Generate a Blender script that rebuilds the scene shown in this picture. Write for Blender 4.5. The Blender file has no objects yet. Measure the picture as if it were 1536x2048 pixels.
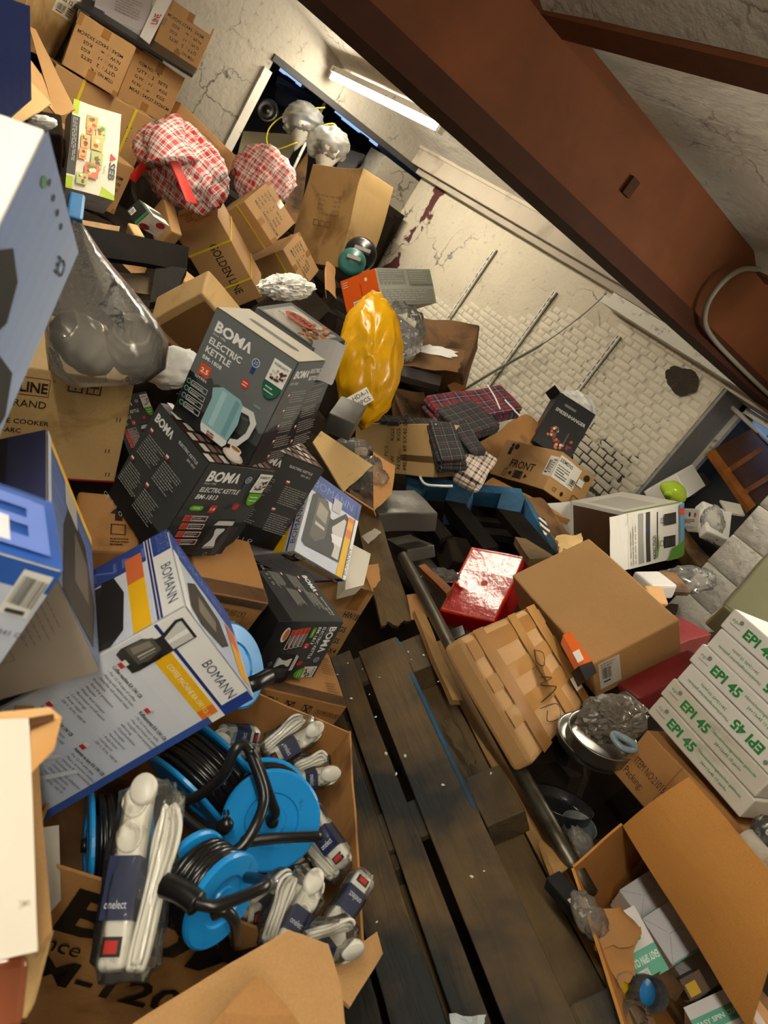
import bpy, math, random
from mathutils import Vector, Matrix, Quaternion, noise

random.seed(7)
SC = bpy.context.scene
COL = SC.collection
PI = math.pi
CZ = 1.9                      # camera height above the floor
YW = 4.1                      # whitewashed brick wall
XL = -6.2                     # wall with the doorway

# ------------------------------------------------------------------ camera
FPX = 1455.88
RC = Matrix(((0.44694541, 0.70804788, 0.54672479),
             (0.5960186, 0.2200544, -0.77222917),
             (-0.66708442, 0.67100243, -0.3236574)))
RT = RC.transposed()
cam_d = bpy.data.cameras.new('camera')
cam = bpy.data.objects.new('camera', cam_d)
COL.objects.link(cam)
cm = Matrix.Identity(4)
for i in range(3):
    cm[i][0] = RT[i][0]
    cm[i][1] = -RT[i][1]
    cm[i][2] = -RT[i][2]
    cm[i][3] = (0, 0, CZ)[i]
cam.matrix_world = cm
cam_d.sensor_fit = 'HORIZONTAL'
cam_d.sensor_width = 36.0
cam_d.lens = FPX / 1536.0 * 36.0
cam_d.clip_start = 0.02
cam_d.dof.use_dof = True
cam_d.dof.focus_distance = 2.3
cam_d.dof.aperture_fstop = 9.0
SC.camera = cam

# ------------------------------------------------------------------ world / exposure
wd = bpy.data.worlds.new('world')
SC.world = wd
wd.use_nodes = True
wb = wd.node_tree.nodes['Background']
wb.inputs[0].default_value = (0.35, 0.55, 1.0, 1)
wb.inputs[1].default_value = 0.6
SC.view_settings.view_transform = 'Standard'
SC.view_settings.look = 'None'
SC.view_settings.gamma = 1.0
SC.view_settings.use_curve_mapping = False
SC.view_settings.exposure = 0.85
SC.cycles.use_denoising = True
SC.cycles.max_bounces = 8
SC.cycles.transparent_max_bounces = 16
TUBE_POWER = 74.0
TUBE_COL = (1.0, 0.93, 0.77)

# ------------------------------------------------------------------ helpers
def P(px, py, d):
    """World point seen at photo position (px, py) at distance d along the view axis."""
    v = RT @ Vector(((px - 768) / FPX, (py - 1024) / FPX, 1.0))
    return Vector((v.x * d, v.y * d, v.z * d + CZ))

def lin(c):
    def f(u):
        u /= 255.0
        return u / 12.92 if u <= 0.04045 else ((u + 0.055) / 1.055) ** 2.4
    return tuple(f(u) for u in c[:3])

class MB:
    def __init__(s):
        s.v, s.f, s.c, s.m = [], [], [], []
    def add(s, vs, fs, col=None, mi=0, M=None):
        b = len(s.v)
        for p in vs:
            p = Vector(p)
            s.v.append(M @ p if M is not None else p)
        for f in fs:
            s.f.append([b + i for i in f])
            s.c.append(col)
            s.m.append(mi)
    def box(s, x0, y0, z0, x1, y1, z1, col=None, mi=0, M=None):
        vs = [(x, y, z) for z in (z0, z1) for y in (y0, y1) for x in (x0, x1)]
        s.add(vs, [(0, 2, 3, 1), (4, 5, 7, 6), (0, 1, 5, 4), (1, 3, 7, 5), (3, 2, 6, 7), (2, 0, 4, 6)], col, mi, M)
    def build(s, name, mats, parent=None, smooth=False, M=None, warp=None):
        me = bpy.data.meshes.new(name)
        if warp:
            s.v = [warp(Vector(p)) for p in s.v]
        me.from_pydata([tuple(p) for p in s.v], [], s.f)
        if not isinstance(mats, (list, tuple)):
            mats = [mats]
        for m in mats:
            me.materials.append(m)
        if len(mats) > 1:
            me.polygons.foreach_set('material_index', s.m)
        if any(c is not None for c in s.c):
            a = me.color_attributes.new('Col', 'FLOAT_COLOR', 'CORNER')
            data = []
            for f, c in zip(s.f, s.c):
                c = c or (1, 1, 1)
                data += list((c[0], c[1], c[2], 1.0)) * len(f)
            a.data.foreach_set('color', data)
        if smooth:
            me.polygons.foreach_set('use_smooth', [True] * len(s.f))
        me.update()
        ob = bpy.data.objects.new(name, me)
        COL.objects.link(ob)
        if parent is not None:
            ob.parent = parent
        if M is not None:
            if parent is not None:
                ob.matrix_local = M
            else:
                ob.matrix_world = M
        return ob

def tag(o, label=None, cat=None, group=None, kind=None):
    if label:
        o['label'] = label
    if cat:
        o['category'] = cat
    if group:
        o['group'] = group
    if kind:
        o['kind'] = kind
    return o

def empty(name, loc=(0, 0, 0), M=None):
    o = bpy.data.objects.new(name, None)
    o.empty_display_size = 0.05
    COL.objects.link(o)
    if M is not None:
        o.matrix_world = M
    else:
        o.location = loc
    return o

def grid_faces(nu, nv, off=0, flip=False):
    fs = []
    for j in range(nv - 1):
        for i in range(nu - 1):
            a = off + j * nu + i
            q = (a, a + 1, a + 1 + nu, a + nu)
            fs.append(q[::-1] if flip else q)
    return fs

def rbox(dims, r=0.004, n=5):
    """Rounded cuboid centred at the origin, subdivided n times per side. -> verts, faces"""
    key, vs, fs = {}, [], []
    hx = [d / 2 for d in dims]
    def lines(h):
        rr = min(r, h * 0.45)
        a = [-h, -h + rr * 0.35, -h + rr]
        inner = [(-h + rr) + (2 * h - 2 * rr) * i / n for i in range(1, n)]
        return a + inner + [h - rr, h - rr * 0.35, h]
    L = [lines(h) for h in hx]
    def vid(p):
        q = []
        c = [max(-h + min(r, h * .45), min(h - min(r, h * .45), x)) for x, h in zip(p, hx)]
        d = Vector(p) - Vector(c)
        if d.length > 1e-9:
            mx = max(abs(x) for x in d)
            d = d.normalized() * min(r, min(hx) * .45) if sum(abs(x) > 1e-9 for x in d) > 1 else d
        pt = Vector(c) + d
        k = (round(pt.x, 6), round(pt.y, 6), round(pt.z, 6))
        if k not in key:
            key[k] = len(vs)
            vs.append(pt)
        return key[k]
    for ax in range(3):
        u, w = [(1, 2), (2, 0), (0, 1)][ax]
        for sg in (-1, 1):
            for i in range(len(L[u]) - 1):
                for j in range(len(L[w]) - 1):
                    q = []
                    for a, b in ((i, j), (i + 1, j), (i + 1, j + 1), (i, j + 1)):
                        p = [0, 0, 0]
                        p[ax] = sg * hx[ax]
                        p[u] = L[u][a]
                        p[w] = L[w][b]
                        q.append(vid(p))
                    if sg < 0:
                        q = q[::-1]
                    if len(set(q)) >= 3:
                        fs.append([x for k2, x in enumerate(q) if x not in q[:k2]])
    return vs, fs

def warp_fn(amp, freq, seed):
    o = Vector((seed * 7.13, seed * 3.77, seed * 1.91))
    def f(p):
        return p + noise.noise_vector(p * freq + o) * amp
    return f

def tube_geo(pts, r, n=8, closed=False):
    pts = [Vector(p) for p in pts]
    N = len(pts)
    vs, fs = [], []
    up = None
    for i, p in enumerate(pts):
        a = pts[i - 1] if (i > 0 or closed) else p
        b = pts[(i + 1) % N] if (i < N - 1 or closed) else p
        t = (b - a).normalized()
        if up is None:
            up = t.orthogonal().normalized()
        up = (up - t * up.dot(t))
        if up.length < 1e-6:
            up = t.orthogonal()
        up.normalize()
        w = t.cross(up)
        rr = r(i / max(1, N - 1)) if callable(r) else r
        for k in range(n):
            a2 = 2 * PI * k / n
            vs.append(p + (up * math.cos(a2) + w * math.sin(a2)) * rr)
    for i in range(N if closed else N - 1):
        j = (i + 1) % N
        for k in range(n):
            k2 = (k + 1) % n
            fs.append((i * n + k, i * n + k2, j * n + k2, j * n + k))
    if not closed:
        fs.append(tuple(range(n))[::-1])
        fs.append(tuple((N - 1) * n + k for k in range(n)))
    return vs, fs

def smooth_path(pts, sub=6, closed=False):
    pts = [Vector(p) for p in pts]
    N = len(pts)
    out = []
    for i in range(N if closed else N - 1):
        p0 = pts[(i - 1) % N] if (closed or i > 0) else pts[0]
        p1, p2 = pts[i], pts[(i + 1) % N]
        p3 = pts[(i + 2) % N] if (closed or i + 2 < N) else pts[-1]
        for k in range(sub):
            t = k / sub
            out.append(0.5 * ((2 * p1) + (p2 - p0) * t + (2 * p0 - 5 * p1 + 4 * p2 - p3) * t * t + (3 * p1 - p0 - 3 * p2 + p3) * t ** 3))
    if not closed:
        out.append(pts[-1])
    return out

def lathe_geo(prof, n=24, rib=None):
    vs, fs = [], []
    for (r, z) in prof:
        for k in range(n):
            a = 2 * PI * k / n
            rr = r * (rib(a, z) if rib else 1)
            vs.append((rr * math.cos(a), rr * math.sin(a), z))
    for i in range(len(prof) - 1):
        for k in range(n):
            k2 = (k + 1) % n
            fs.append((i * n + k, i * n + k2, (i + 1) * n + k2, (i + 1) * n + k))
    if prof[0][0] > 1e-6:
        fs.append(tuple(range(n))[::-1])
    if prof[-1][0] > 1e-6:
        fs.append(tuple((len(prof) - 1) * n + k for k in range(n)))
    return vs, fs

def panel_geo(q, t, nu=8, nv=6, bend=0.0, amp=0.0, seed=1, freq=9.0, rag=0.0):
    """Sheet through four world points with real thickness t (its face towards n)."""
    q = [Vector(p) for p in q]
    nrm = (q[1] - q[0]).cross(q[3] - q[0]).normalized()
    o = Vector((seed * 5.1, seed * 2.3, seed * 8.7))
    top = []
    for j in range(nv):
        for i in range(nu):
            u, v = i / (nu - 1), j / (nv - 1)
            if rag and j == nv - 1:
                v += rag * noise.noise(Vector((u * 9 + seed, seed * 3.3, 0)))
            if rag and i == nu - 1:
                u += rag * noise.noise(Vector((v * 9 + seed, seed * 1.3, 5)))
            p = q[0] * (1 - u) * (1 - v) + q[1] * u * (1 - v) + q[2] * u * v + q[3] * (1 - u) * v
            p = p + nrm * (bend * math.sin(PI * v)) + noise.noise_vector(p * freq + o) * amp
            top.append(p)
    n = nu * nv
    vs = top + [p - nrm * t for p in top]
    fs = grid_faces(nu, nv) + grid_faces(nu, nv, n, True)
    rim = [i for i in range(nu)] + [j * nu + nu - 1 for j in range(1, nv)] + [(nv - 1) * nu + i for i in range(nu - 2, -1, -1)] + [j * nu for j in range(nv - 2, 0, -1)]
    for a, b in zip(rim, rim[1:] + rim[:1]):
        fs.append((b, a, a + n, b + n))
    return vs, fs

def panel(name, q, t, mat, parent=None, **k):
    m = MB()
    m.add(*panel_geo(q, t, **k))
    return m.build(name, mat, parent, smooth=False) if parent is None else local_build(m, name, mat, parent)

def local_build(m, name, mats, parent, smooth=False):
    """Build a mesh given in world space as a child of parent (converted to parent space)."""
    inv = parent_inv(parent)
    m.v = [inv @ Vector(p) for p in m.v]
    return m.build(name, mats, parent, smooth=smooth)

def parent_inv(parent):
    M = Matrix.Identity(4)
    o = parent
    chain = []
    while o is not None:
        chain.append(o.matrix_basis.copy())
        o = o.parent
    for b in reversed(chain):
        M = M @ b
    return M.inverted()

def frame(o, x, z):
    """Matrix with origin o, X axis along x, Z axis near z."""
    x = Vector(x).normalized()
    z = Vector(z)
    z = (z - x * z.dot(x)).normalized()
    y = z.cross(x)
    M = Matrix.Identity(4)
    for i in range(3):
        M[i][0], M[i][1], M[i][2], M[i][3] = x[i], y[i], z[i], o[i]
    return M

VIEW = RT @ Vector((0, 0, 1))
def img_dir(dx, dy, dz=0.0):
    """World direction of a photo-plane direction (right, down) with depth part dz."""
    return (RT @ Vector((dx, dy, dz))).normalized()

# ------------------------------------------------------------------ materials
def newmat(name):
    m = bpy.data.materials.new(name)
    m.use_nodes = True
    nt = m.node_tree
    return m, nt, nt.nodes['Principled BSDF']

def N(nt, typ, **k):
    n = nt.nodes.new(typ)
    for a, b in k.items():
        if hasattr(n, a):
            setattr(n, a, b)
        else:
            n.inputs[a.replace('_', ' ')].default_value = b
    return n

def mixc(nt, fac, a, b):
    n = nt.nodes.new('ShaderNodeMix')
    n.data_type = 'RGBA'
    for i, x in ((0, fac), (6, a), (7, b)):
        if hasattr(x, 'links'):
            nt.links.new(x, n.inputs[i])
        elif isinstance(x, (int, float)):
            n.inputs[i].default_value = x
        else:
            n.inputs[i].default_value = (*x, 1) if len(x) == 3 else x
    return n.outputs[2]

def ramp(nt, src, a, b, ca=(0, 0, 0), cb=(1, 1, 1)):
    r = nt.nodes.new('ShaderNodeValToRGB')
    r.color_ramp.elements[0].position = a
    r.color_ramp.elements[1].position = b
    r.color_ramp.elements[0].color = (*ca, 1)
    r.color_ramp.elements[1].color = (*cb, 1)
    nt.links.new(src, r.inputs[0])
    return r.outputs[0]

def tex(nt, scale, detail=4, coord='Object', stretch=None, dist=0.0, rough=0.55):
    tc = nt.nodes.new('ShaderNodeTexCoord')
    n = nt.nodes.new('ShaderNodeTexNoise')
    n.inputs['Scale'].default_value = scale
    n.inputs['Detail'].default_value = detail
    n.inputs['Roughness'].default_value = rough
    n.inputs['Distortion'].default_value = dist
    src = tc.outputs[coord]
    if stretch:
        mp = nt.nodes.new('ShaderNodeMapping')
        mp.inputs['Scale'].default_value = stretch
        nt.links.new(src, mp.inputs[0])
        src = mp.outputs[0]
    nt.links.new(src, n.inputs['Vector'])
    return n.outputs['Fac']

def bump(nt, bs, h, strength=0.3, dist=0.002):
    b = nt.nodes.new('ShaderNodeBump')
    b.inputs['Strength'].default_value = strength
    b.inputs['Distance'].default_value = dist
    nt.links.new(h, b.inputs['Height'])
    nt.links.new(b.outputs[0], bs.inputs['Normal'])

def simple(name, rgb, rough=0.6, metal=0.0, var=0.12, scale=9.0, bmp=0.0, bscale=60.0, dirt=None, dirt_amt=(0.55, 0.7), dscale=5.0, coat=0.0, spec=0.5, stretch=None):
    m, nt, bs = newmat(name)
    c = lin(rgb)
    f = tex(nt, scale, stretch=stretch)
    col = mixc(nt, f, tuple(x * (1 - var) for x in c), tuple(min(1, x * (1 + var)) for x in c))
    if dirt:
        g = ramp(nt, tex(nt, dscale, 6, dist=0.4), *dirt_amt)
        col = mixc(nt, g, col, lin(dirt))
    nt.links.new(col, bs.inputs['Base Color'])
    bs.inputs['Roughness'].default_value = rough
    bs.inputs['Metallic'].default_value = metal
    bs.inputs['Specular IOR Level'].default_value = spec
    bs.inputs['Coat Weight'].default_value = coat
    bs.inputs['Coat Roughness'].default_value = 0.15
    if bmp:
        bump(nt, bs, tex(nt, bscale, 3), bmp)
    return m

def cardboard(name, rgb, stain=None, amt=(0.58, 0.68), sscale=4.0, rough=0.72):
    m, nt, bs = newmat(name)
    c = lin(rgb)
    f = tex(nt, 7.0, 5)
    col = mixc(nt, f, tuple(x * 0.82 for x in c), tuple(min(1, x * 1.12) for x in c))
    fl = tex(nt, 260.0, 2)
    col = mixc(nt, ramp(nt, fl, 0.35, 0.75), col, tuple(x * 0.86 for x in c))
    if stain:
        g = ramp(nt, tex(nt, sscale, 6, dist=0.6), *amt)
        col = mixc(nt, g, col, lin(stain))
    nt.links.new(col, bs.inputs['Base Color'])
    bs.inputs['Roughness'].default_value = rough
    bs.inputs['Specular IOR Level'].default_value = 0.35
    w = N(nt, 'ShaderNodeTexWave')
    w.inputs['Scale'].default_value = 55.0
    w.inputs['Distortion'].default_value = 1.5
    tc = nt.nodes.new('ShaderNodeTexCoord')
    nt.links.new(tc.outputs['Object'], w.inputs['Vector'])
    bump(nt, bs, w.outputs['Fac'], 0.06, 0.001)
    return m

def ink(name, rough):
    m, nt, bs = newmat(name)
    a = nt.nodes.new('ShaderNodeVertexColor')
    a.layer_name = 'Col'
    f = ramp(nt, tex(nt, 14.0, 4), 0.62, 0.85)
    col = mixc(nt, f, a.outputs['Color'], (0.25, 0.21, 0.15))
    mx = mixc(nt, 0.22, a.outputs['Color'], col)
    nt.links.new(mx, bs.inputs['Base Color'])
    bs.inputs['Roughness'].default_value = rough
    bs.inputs['Specular IOR Level'].default_value = 0.4
    return m

def film(name, tint=(0.9, 0.9, 0.88), haze=0.12, rough=0.08):
    m, nt, bs = newmat(name)
    nt.nodes.remove(bs)
    out = nt.nodes['Material Output']
    tr = N(nt, 'ShaderNodeBsdfTransparent')
    tr.inputs[0].default_value = (*tint, 1)
    gl = N(nt, 'ShaderNodeBsdfGlossy')
    gl.inputs['Roughness'].default_value = rough
    df = N(nt, 'ShaderNodeBsdfTranslucent')
    df.inputs[0].default_value = (0.85, 0.85, 0.83, 1)
    d2 = N(nt, 'ShaderNodeBsdfDiffuse')
    d2.inputs[0].default_value = (0.85, 0.85, 0.83, 1)
    md = N(nt, 'ShaderNodeMixShader')
    nt.links.new(df.outputs[0], md.inputs[1])
    nt.links.new(d2.outputs[0], md.inputs[2])
    m1 = N(nt, 'ShaderNodeMixShader')
    m1.inputs[0].default_value = haze
    nt.links.new(tr.outputs[0], m1.inputs[1])
    nt.links.new(md.outputs[0], m1.inputs[2])
    fr = N(nt, 'ShaderNodeFresnel')
    fr.inputs[0].default_value = 1.5
    b = nt.nodes.new('ShaderNodeBump')
    b.inputs['Strength'].default_value = 0.6
    b.inputs['Distance'].default_value = 0.004
    nt.links.new(tex(nt, 38.0, 3, dist=1.2), b.inputs['Height'])
    nt.links.new(b.outputs[0], gl.inputs['Normal'])
    nt.links.new(b.outputs[0], fr.inputs['Normal'])
    m2 = N(nt, 'ShaderNodeMixShader')
    nt.links.new(fr.outputs[0], m2.inputs[0])
    nt.links.new(m1.outputs[0], m2.inputs[1])
    nt.links.new(gl.outputs[0], m2.inputs[2])
    nt.links.new(m2.outputs[0], out.inputs[0])
    return m

def plaid(name, base, stripes, scale, rough=0.75, axes=(0, 2)):
    """Woven check: stripes = [(centre, halfwidth, rgb)] on a unit repeat in two directions."""
    m, nt, bs = newmat(name)
    tc = nt.nodes.new('ShaderNodeTexCoord')
    sx = nt.nodes.new('ShaderNodeSeparateXYZ')
    nt.links.new(tc.outputs['Object'], sx.inputs[0])
    col = None
    for ax in axes:
        mu = N(nt, 'ShaderNodeMath', operation='MULTIPLY')
        mu.inputs[1].default_value = scale
        nt.links.new(sx.outputs[ax], mu.inputs[0])
        fr = N(nt, 'ShaderNodeMath', operation='FRACT')
        nt.links.new(mu.outputs[0], fr.inputs[0])
        cur = lin(base)
        for (c, h, rgb) in stripes:
            s = N(nt, 'ShaderNodeMath', operation='SUBTRACT')
            s.inputs[1].default_value = c
            nt.links.new(fr.outputs[0], s.inputs[0])
            a = N(nt, 'ShaderNodeMath', operation='ABSOLUTE')
            nt.links.new(s.outputs[0], a.inputs[0])
            l = N(nt, 'ShaderNodeMath', operation='LESS_THAN')
            l.inputs[1].default_value = h
            nt.links.new(a.outputs[0], l.inputs[0])
            cur = mixc(nt, l.outputs[0], cur, lin(rgb))
        col = cur if col is None else mixc(nt, 0.5, col, cur)
    nt.links.new(col, bs.inputs['Base Color'])
    bs.inputs['Roughness'].default_value = rough
    bump(nt, bs, tex(nt, 30, 3), 0.25, 0.004)
    return m

M_INK = ink('printed_ink', 0.5)
M_INKG = ink('glossy_printed_ink', 0.5)
M_CARD = cardboard('brown_cardboard', (186, 143, 92))
M_CARD2 = cardboard('warm_brown_cardboard', (172, 124, 72), (120, 82, 44))
M_CARD_D = cardboard('dark_damp_cardboard', (122, 88, 52), (62, 44, 26), (0.45, 0.62))
M_CARD_B = cardboard('beige_cardboard', (206, 172, 116), (150, 112, 62), (0.6, 0.72))
M_CARD_W = cardboard('stained_beige_cardboard', (186, 152, 100), (140, 106, 62), (0.5, 0.6), 2.2)
M_CARD_O = cardboard('orange_brown_cardboard', (196, 136, 66))
M_TAPE = simple('brown_packing_tape', (158, 112, 58), 0.22, var=0.08, bmp=0.15, bscale=40)
M_CTAPE = film('clear_packing_tape', (0.97, 0.93, 0.85), 0.06)
M_FILM = film('clear_polythene', (0.95, 0.95, 0.94), 0.14)
M_FILM2 = film('thin_clear_wrap', (0.99, 0.99, 0.98), 0.05)
M_FILM3 = film('cloudy_polythene', (0.98, 0.98, 0.97), 0.22, 0.12)
M_STRAP = simple('yellow_plastic_strap', (226, 200, 40), 0.35, var=0.05)
M_WHITE = simple('white_coated_card', (226, 222, 214), 0.5, var=0.05, dirt=(150, 140, 120), dirt_amt=(0.66, 0.85), dscale=9)
M_WHITE_D = simple('dirty_white_card', (206, 200, 186), 0.6, var=0.08, dirt=(120, 104, 82), dirt_amt=(0.55, 0.78), dscale=7)
M_GREYCARD = simple('grey_board_inside', (168, 160, 148), 0.7, var=0.08)
M_BLACKCARD = simple('black_coated_card', (34, 35, 36), 0.4, var=0.1)
M_SILVER = simple('silver_foil_board', (112, 112, 108), 0.3, 0.75, var=0.12, bmp=0.12, bscale=14)
M_STEEL = simple('dull_steel', (150, 148, 140), 0.35, 0.9, var=0.2, scale=20)
M_PIPE = simple('weathered_steel_pipe', (104, 100, 88), 0.38, 0.8, var=0.3, scale=16, dirt=(70, 60, 44), dirt_amt=(0.5, 0.66), dscale=12)
M_BLACKP = simple('black_plastic', (22, 22, 23), 0.3, var=0.1)
M_DARK = simple('dark_debris_and_gap_shade', (34, 27, 20), 0.95, var=0.4, scale=12, bmp=0.4, bscale=25, spec=0.08)  # near-black for debris, with the shade of the gaps put into the colour
M_WHITEP = simple('white_plastic', (224, 220, 208), 0.35, var=0.05, dirt=(120, 96, 60), dirt_amt=(0.62, 0.8), dscale=30)
M_BLUEP = simple('blue_plastic', (24, 140, 214), 0.28, var=0.06, dirt=(30, 70, 90), dirt_amt=(0.68, 0.8), dscale=30)
M_CABLE = simple('black_cable', (20, 20, 21), 0.25, var=0.2, scale=30)
M_NAVY = simple('navy_label', (32, 42, 78), 0.35, var=0.1)
M_REDP = simple('red_plastic', (196, 40, 30), 0.3, var=0.06)
M_YELLOWBAG = simple('glossy_yellow_sack', (204, 150, 12), 0.25, var=0.12, scale=6, bmp=0.5, bscale=18)
# ------------------------------------------------------------------ structure materials
def wall_paint(name, rgb, dirty, band=None, low=None, cracks=True):
    m, nt, bs = newmat(name)
    c = lin(rgb)
    f = tex(nt, 3.0, 6, 'Generated' if False else 'Object')
    col = mixc(nt, f, tuple(x * 0.78 for x in c), tuple(min(1, x * 1.1) for x in c))
    sp = ramp(nt, tex(nt, 22.0, 6, dist=0.5), 0.6, 0.74)
    col = mixc(nt, sp, col, tuple(x * 0.55 for x in c))
    if cracks:
        v = N(nt, 'ShaderNodeTexVoronoi')
        v.feature = 'DISTANCE_TO_EDGE'
        v.inputs['Scale'].default_value = 3.2
        tc = nt.nodes.new('ShaderNodeTexCoord')
        nz = nt.nodes.new('ShaderNodeTexNoise')
        nz.inputs['Scale'].default_value = 6.0
        nz.inputs['Detail'].default_value = 5.0
        nt.links.new(tc.outputs['Object'], nz.inputs['Vector'])
        ad = N(nt, 'ShaderNodeMixRGB')
        ad.inputs[0].default_value = 0.22
        nt.links.new(tc.outputs['Object'], ad.inputs[1])
        nt.links.new(nz.outputs['Color'], ad.inputs[2])
        nt.links.new(ad.outputs[0], v.inputs['Vector'])
        msk = ramp(nt, tex(nt, 1.6, 4), 0.5, 0.62)
        cr = ramp(nt, v.outputs['Distance'], 0.0, 0.022, (1, 1, 1), (0, 0, 0))
        mm = N(nt, 'ShaderNodeMath', operation='MULTIPLY')
        nt.links.new(cr, mm.inputs[0])
        nt.links.new(msk, mm.inputs[1])
        col = mixc(nt, mm.outputs[0], col, lin(dirty))
    def mask(lo, hi, axis, thr, color, sc, lo2=None, hi2=None, axis2=0):
        nonlocal col
        tc = nt.nodes.new('ShaderNodeTexCoord')
        s = nt.nodes.new('ShaderNodeSeparateXYZ')
        nt.links.new(tc.outputs['Object'], s.inputs[0])
        mr = N(nt, 'ShaderNodeMapRange')
        mr.inputs['From Min'].default_value = lo
        mr.inputs['From Max'].default_value = hi
        nt.links.new(s.outputs[axis], mr.inputs['Value'])
        tr = N(nt, 'ShaderNodeMath', operation='PINGPONG')
        tr.inputs[1].default_value = 0.5
        nt.links.new(mr.outputs[0], tr.inputs[0])
        if lo2 is not None:
            mr2 = N(nt, 'ShaderNodeMapRange')
            mr2.inputs['From Min'].default_value = lo2
            mr2.inputs['From Max'].default_value = hi2
            nt.links.new(s.outputs[axis2], mr2.inputs['Value'])
            tr2 = N(nt, 'ShaderNodeMath', operation='PINGPONG')
            tr2.inputs[1].default_value = 0.5
            nt.links.new(mr2.outputs[0], tr2.inputs[0])
            tm = N(nt, 'ShaderNodeMath', operation='MINIMUM')
            nt.links.new(tr.outputs[0], tm.inputs[0])
            nt.links.new(tr2.outputs[0], tm.inputs[1])
            tr = tm
        n = tex(nt, sc, 6, dist=0.3)
        ml = N(nt, 'ShaderNodeMath', operation='MULTIPLY')
        nt.links.new(tr.outputs[0], ml.inputs[0])
        nt.links.new(n, ml.inputs[1])
        g = ramp(nt, ml.outputs[0], thr, thr + 0.012)
        col = mixc(nt, g, col, lin(color))
    if band:
        mask(*band)
    if low:
        mask(*low)
    nt.links.new(col, bs.inputs['Base Color'])
    bs.inputs['Roughness'].default_value = 0.8
    bump(nt, bs, tex(nt, 26.0, 6), 0.55, 0.012)
    return m

M_BRICK = wall_paint('whitewashed_brick', (226, 216, 194), (70, 60, 50), band=(XL - 0.05, XL + 0.75, 0, 0.215, (84, 40, 38), 5.0), low=(CZ - 1.0, CZ - 0.12, 2, 0.165, (66, 58, 48), 9.0, -3.5, -2.1, 0), cracks=False)
M_MORTAR = wall_paint('whitewashed_mortar', (210, 199, 176), (60, 52, 44), band=(XL - 0.05, XL + 0.75, 0, 0.205, (84, 40, 38), 5.0), low=(CZ - 1.0, CZ - 0.12, 2, 0.155, (56, 48, 40), 9.0, -3.5, -2.1, 0))
M_PLASTER = wall_paint('cracked_plaster', (158, 150, 136), (54, 46, 38))
M_CEIL = wall_paint('painted_arch', (186, 178, 164), (70, 60, 50))
M_GREYWALL = wall_paint('grey_painted_masonry', (160, 156, 148), (80, 74, 66), cracks=False)
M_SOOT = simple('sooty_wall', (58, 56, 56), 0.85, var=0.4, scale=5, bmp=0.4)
M_RUST = simple('rust_brown_steel', (92, 53, 30), 0.75, 0.0, spec=0.12, var=0.28, scale=4.5, bmp=0.45, bscale=120, dirt=(110, 62, 34), dirt_amt=(0.55, 0.8), dscale=2.2)
M_RUST_D = simple('dark_rusted_steel', (58, 30, 18), 0.75, 0.0, spec=0.12, var=0.3, scale=8)
M_CONC = simple('painted_concrete_beam', (176, 164, 146), 0.8, var=0.15, scale=4, bmp=0.3, bscale=30, dirt=(112, 98, 78), dirt_amt=(0.6, 0.8), dscale=3)
M_FLOOR = simple('dirty_floor', (66, 54, 40), 0.9, var=0.4, scale=6, bmp=0.5, bscale=20)
M_TIMBER_W = simple('white_painted_timber', (220, 214, 200), 0.6, var=0.08, dirt=(110, 98, 80), dirt_amt=(0.58, 0.72), dscale=14, stretch=(0.3, 1, 1))

def wood(name, rgb, dark, rough=0.65, stretch=(1.5, 14, 14), amt=(0.42, 0.66), bstr=0.5, spec=0.3):
    m, nt, bs = newmat(name)
    c = lin(rgb)
    f = tex(nt, 4.0, 7, stretch=stretch, dist=0.8)
    col = mixc(nt, f, tuple(x * 0.55 for x in c), tuple(min(1, x * 1.3) for x in c))
    g = ramp(nt, tex(nt, 3.0, 5, dist=0.5), *amt)
    col = mixc(nt, g, col, lin(dark))
    nt.links.new(col, bs.inputs['Base Color'])
    bs.inputs['Roughness'].default_value = rough
    bs.inputs['Specular IOR Level'].default_value = spec
    bump(nt, bs, f, bstr, 0.006)
    return m

M_WOOD = wood('grimy_pallet_wood', (112, 90, 58), (42, 44, 44), 0.6, (1.2, 10, 10), (0.36, 0.62), 0.8)
M_WOOD2 = wood('damp_brown_board', (104, 84, 54), (58, 46, 30))
M_WOOD_L = wood('raw_split_wood', (176, 136, 84), (112, 82, 46))
M_WOOD_BK = wood('black_wet_wood', (24, 18, 13), (12, 9, 7), 0.7, spec=0.12)
M_WOOD_BL = wood('blue_painted_wood', (42, 92, 128), (40, 48, 50))
M_WOOD_C = wood('orange_cabinet_wood', (158, 98, 42), (110, 62, 24), 0.5)
M_WOOD_P = wood('cabinet_back_board', (96, 60, 30), (70, 42, 22), 0.6)

def H(z):
    return z + CZ

# ------------------------------------------------------------------ floor, walls
m = MB()
n = 24
vs = [(XL - 1.6 + (2.6 - XL + 1.6) * i / (n - 1), -2.6 + (YW + 1.2 + 2.6) * j / (n - 1), 0) for j in range(n) for i in range(n)]
m.add(vs, grid_faces(n, n))
tag(m.build('floor', M_FLOOR), kind='structure')

WX0, WX1, WZ0, WZ1 = -2.38, -0.95, H(-0.66), H(0.27)     # window opening
m = MB()
y0, y1 = YW, YW + 0.32
def slab(mb, x0, x1, z0, z1):
    mb.box(x0, y0, z0, x1, y1, z1)
slab(m, XL, WX0, 0, H(0.9))
slab(m, WX1, 2.6, 0, H(0.9))
slab(m, WX0, WX1, 0, WZ0)
slab(m, WX0, WX1, WZ1, H(0.9))
wall_back = m.build('wall_back', M_MORTAR)
tag(wall_back, kind='structure')
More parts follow.
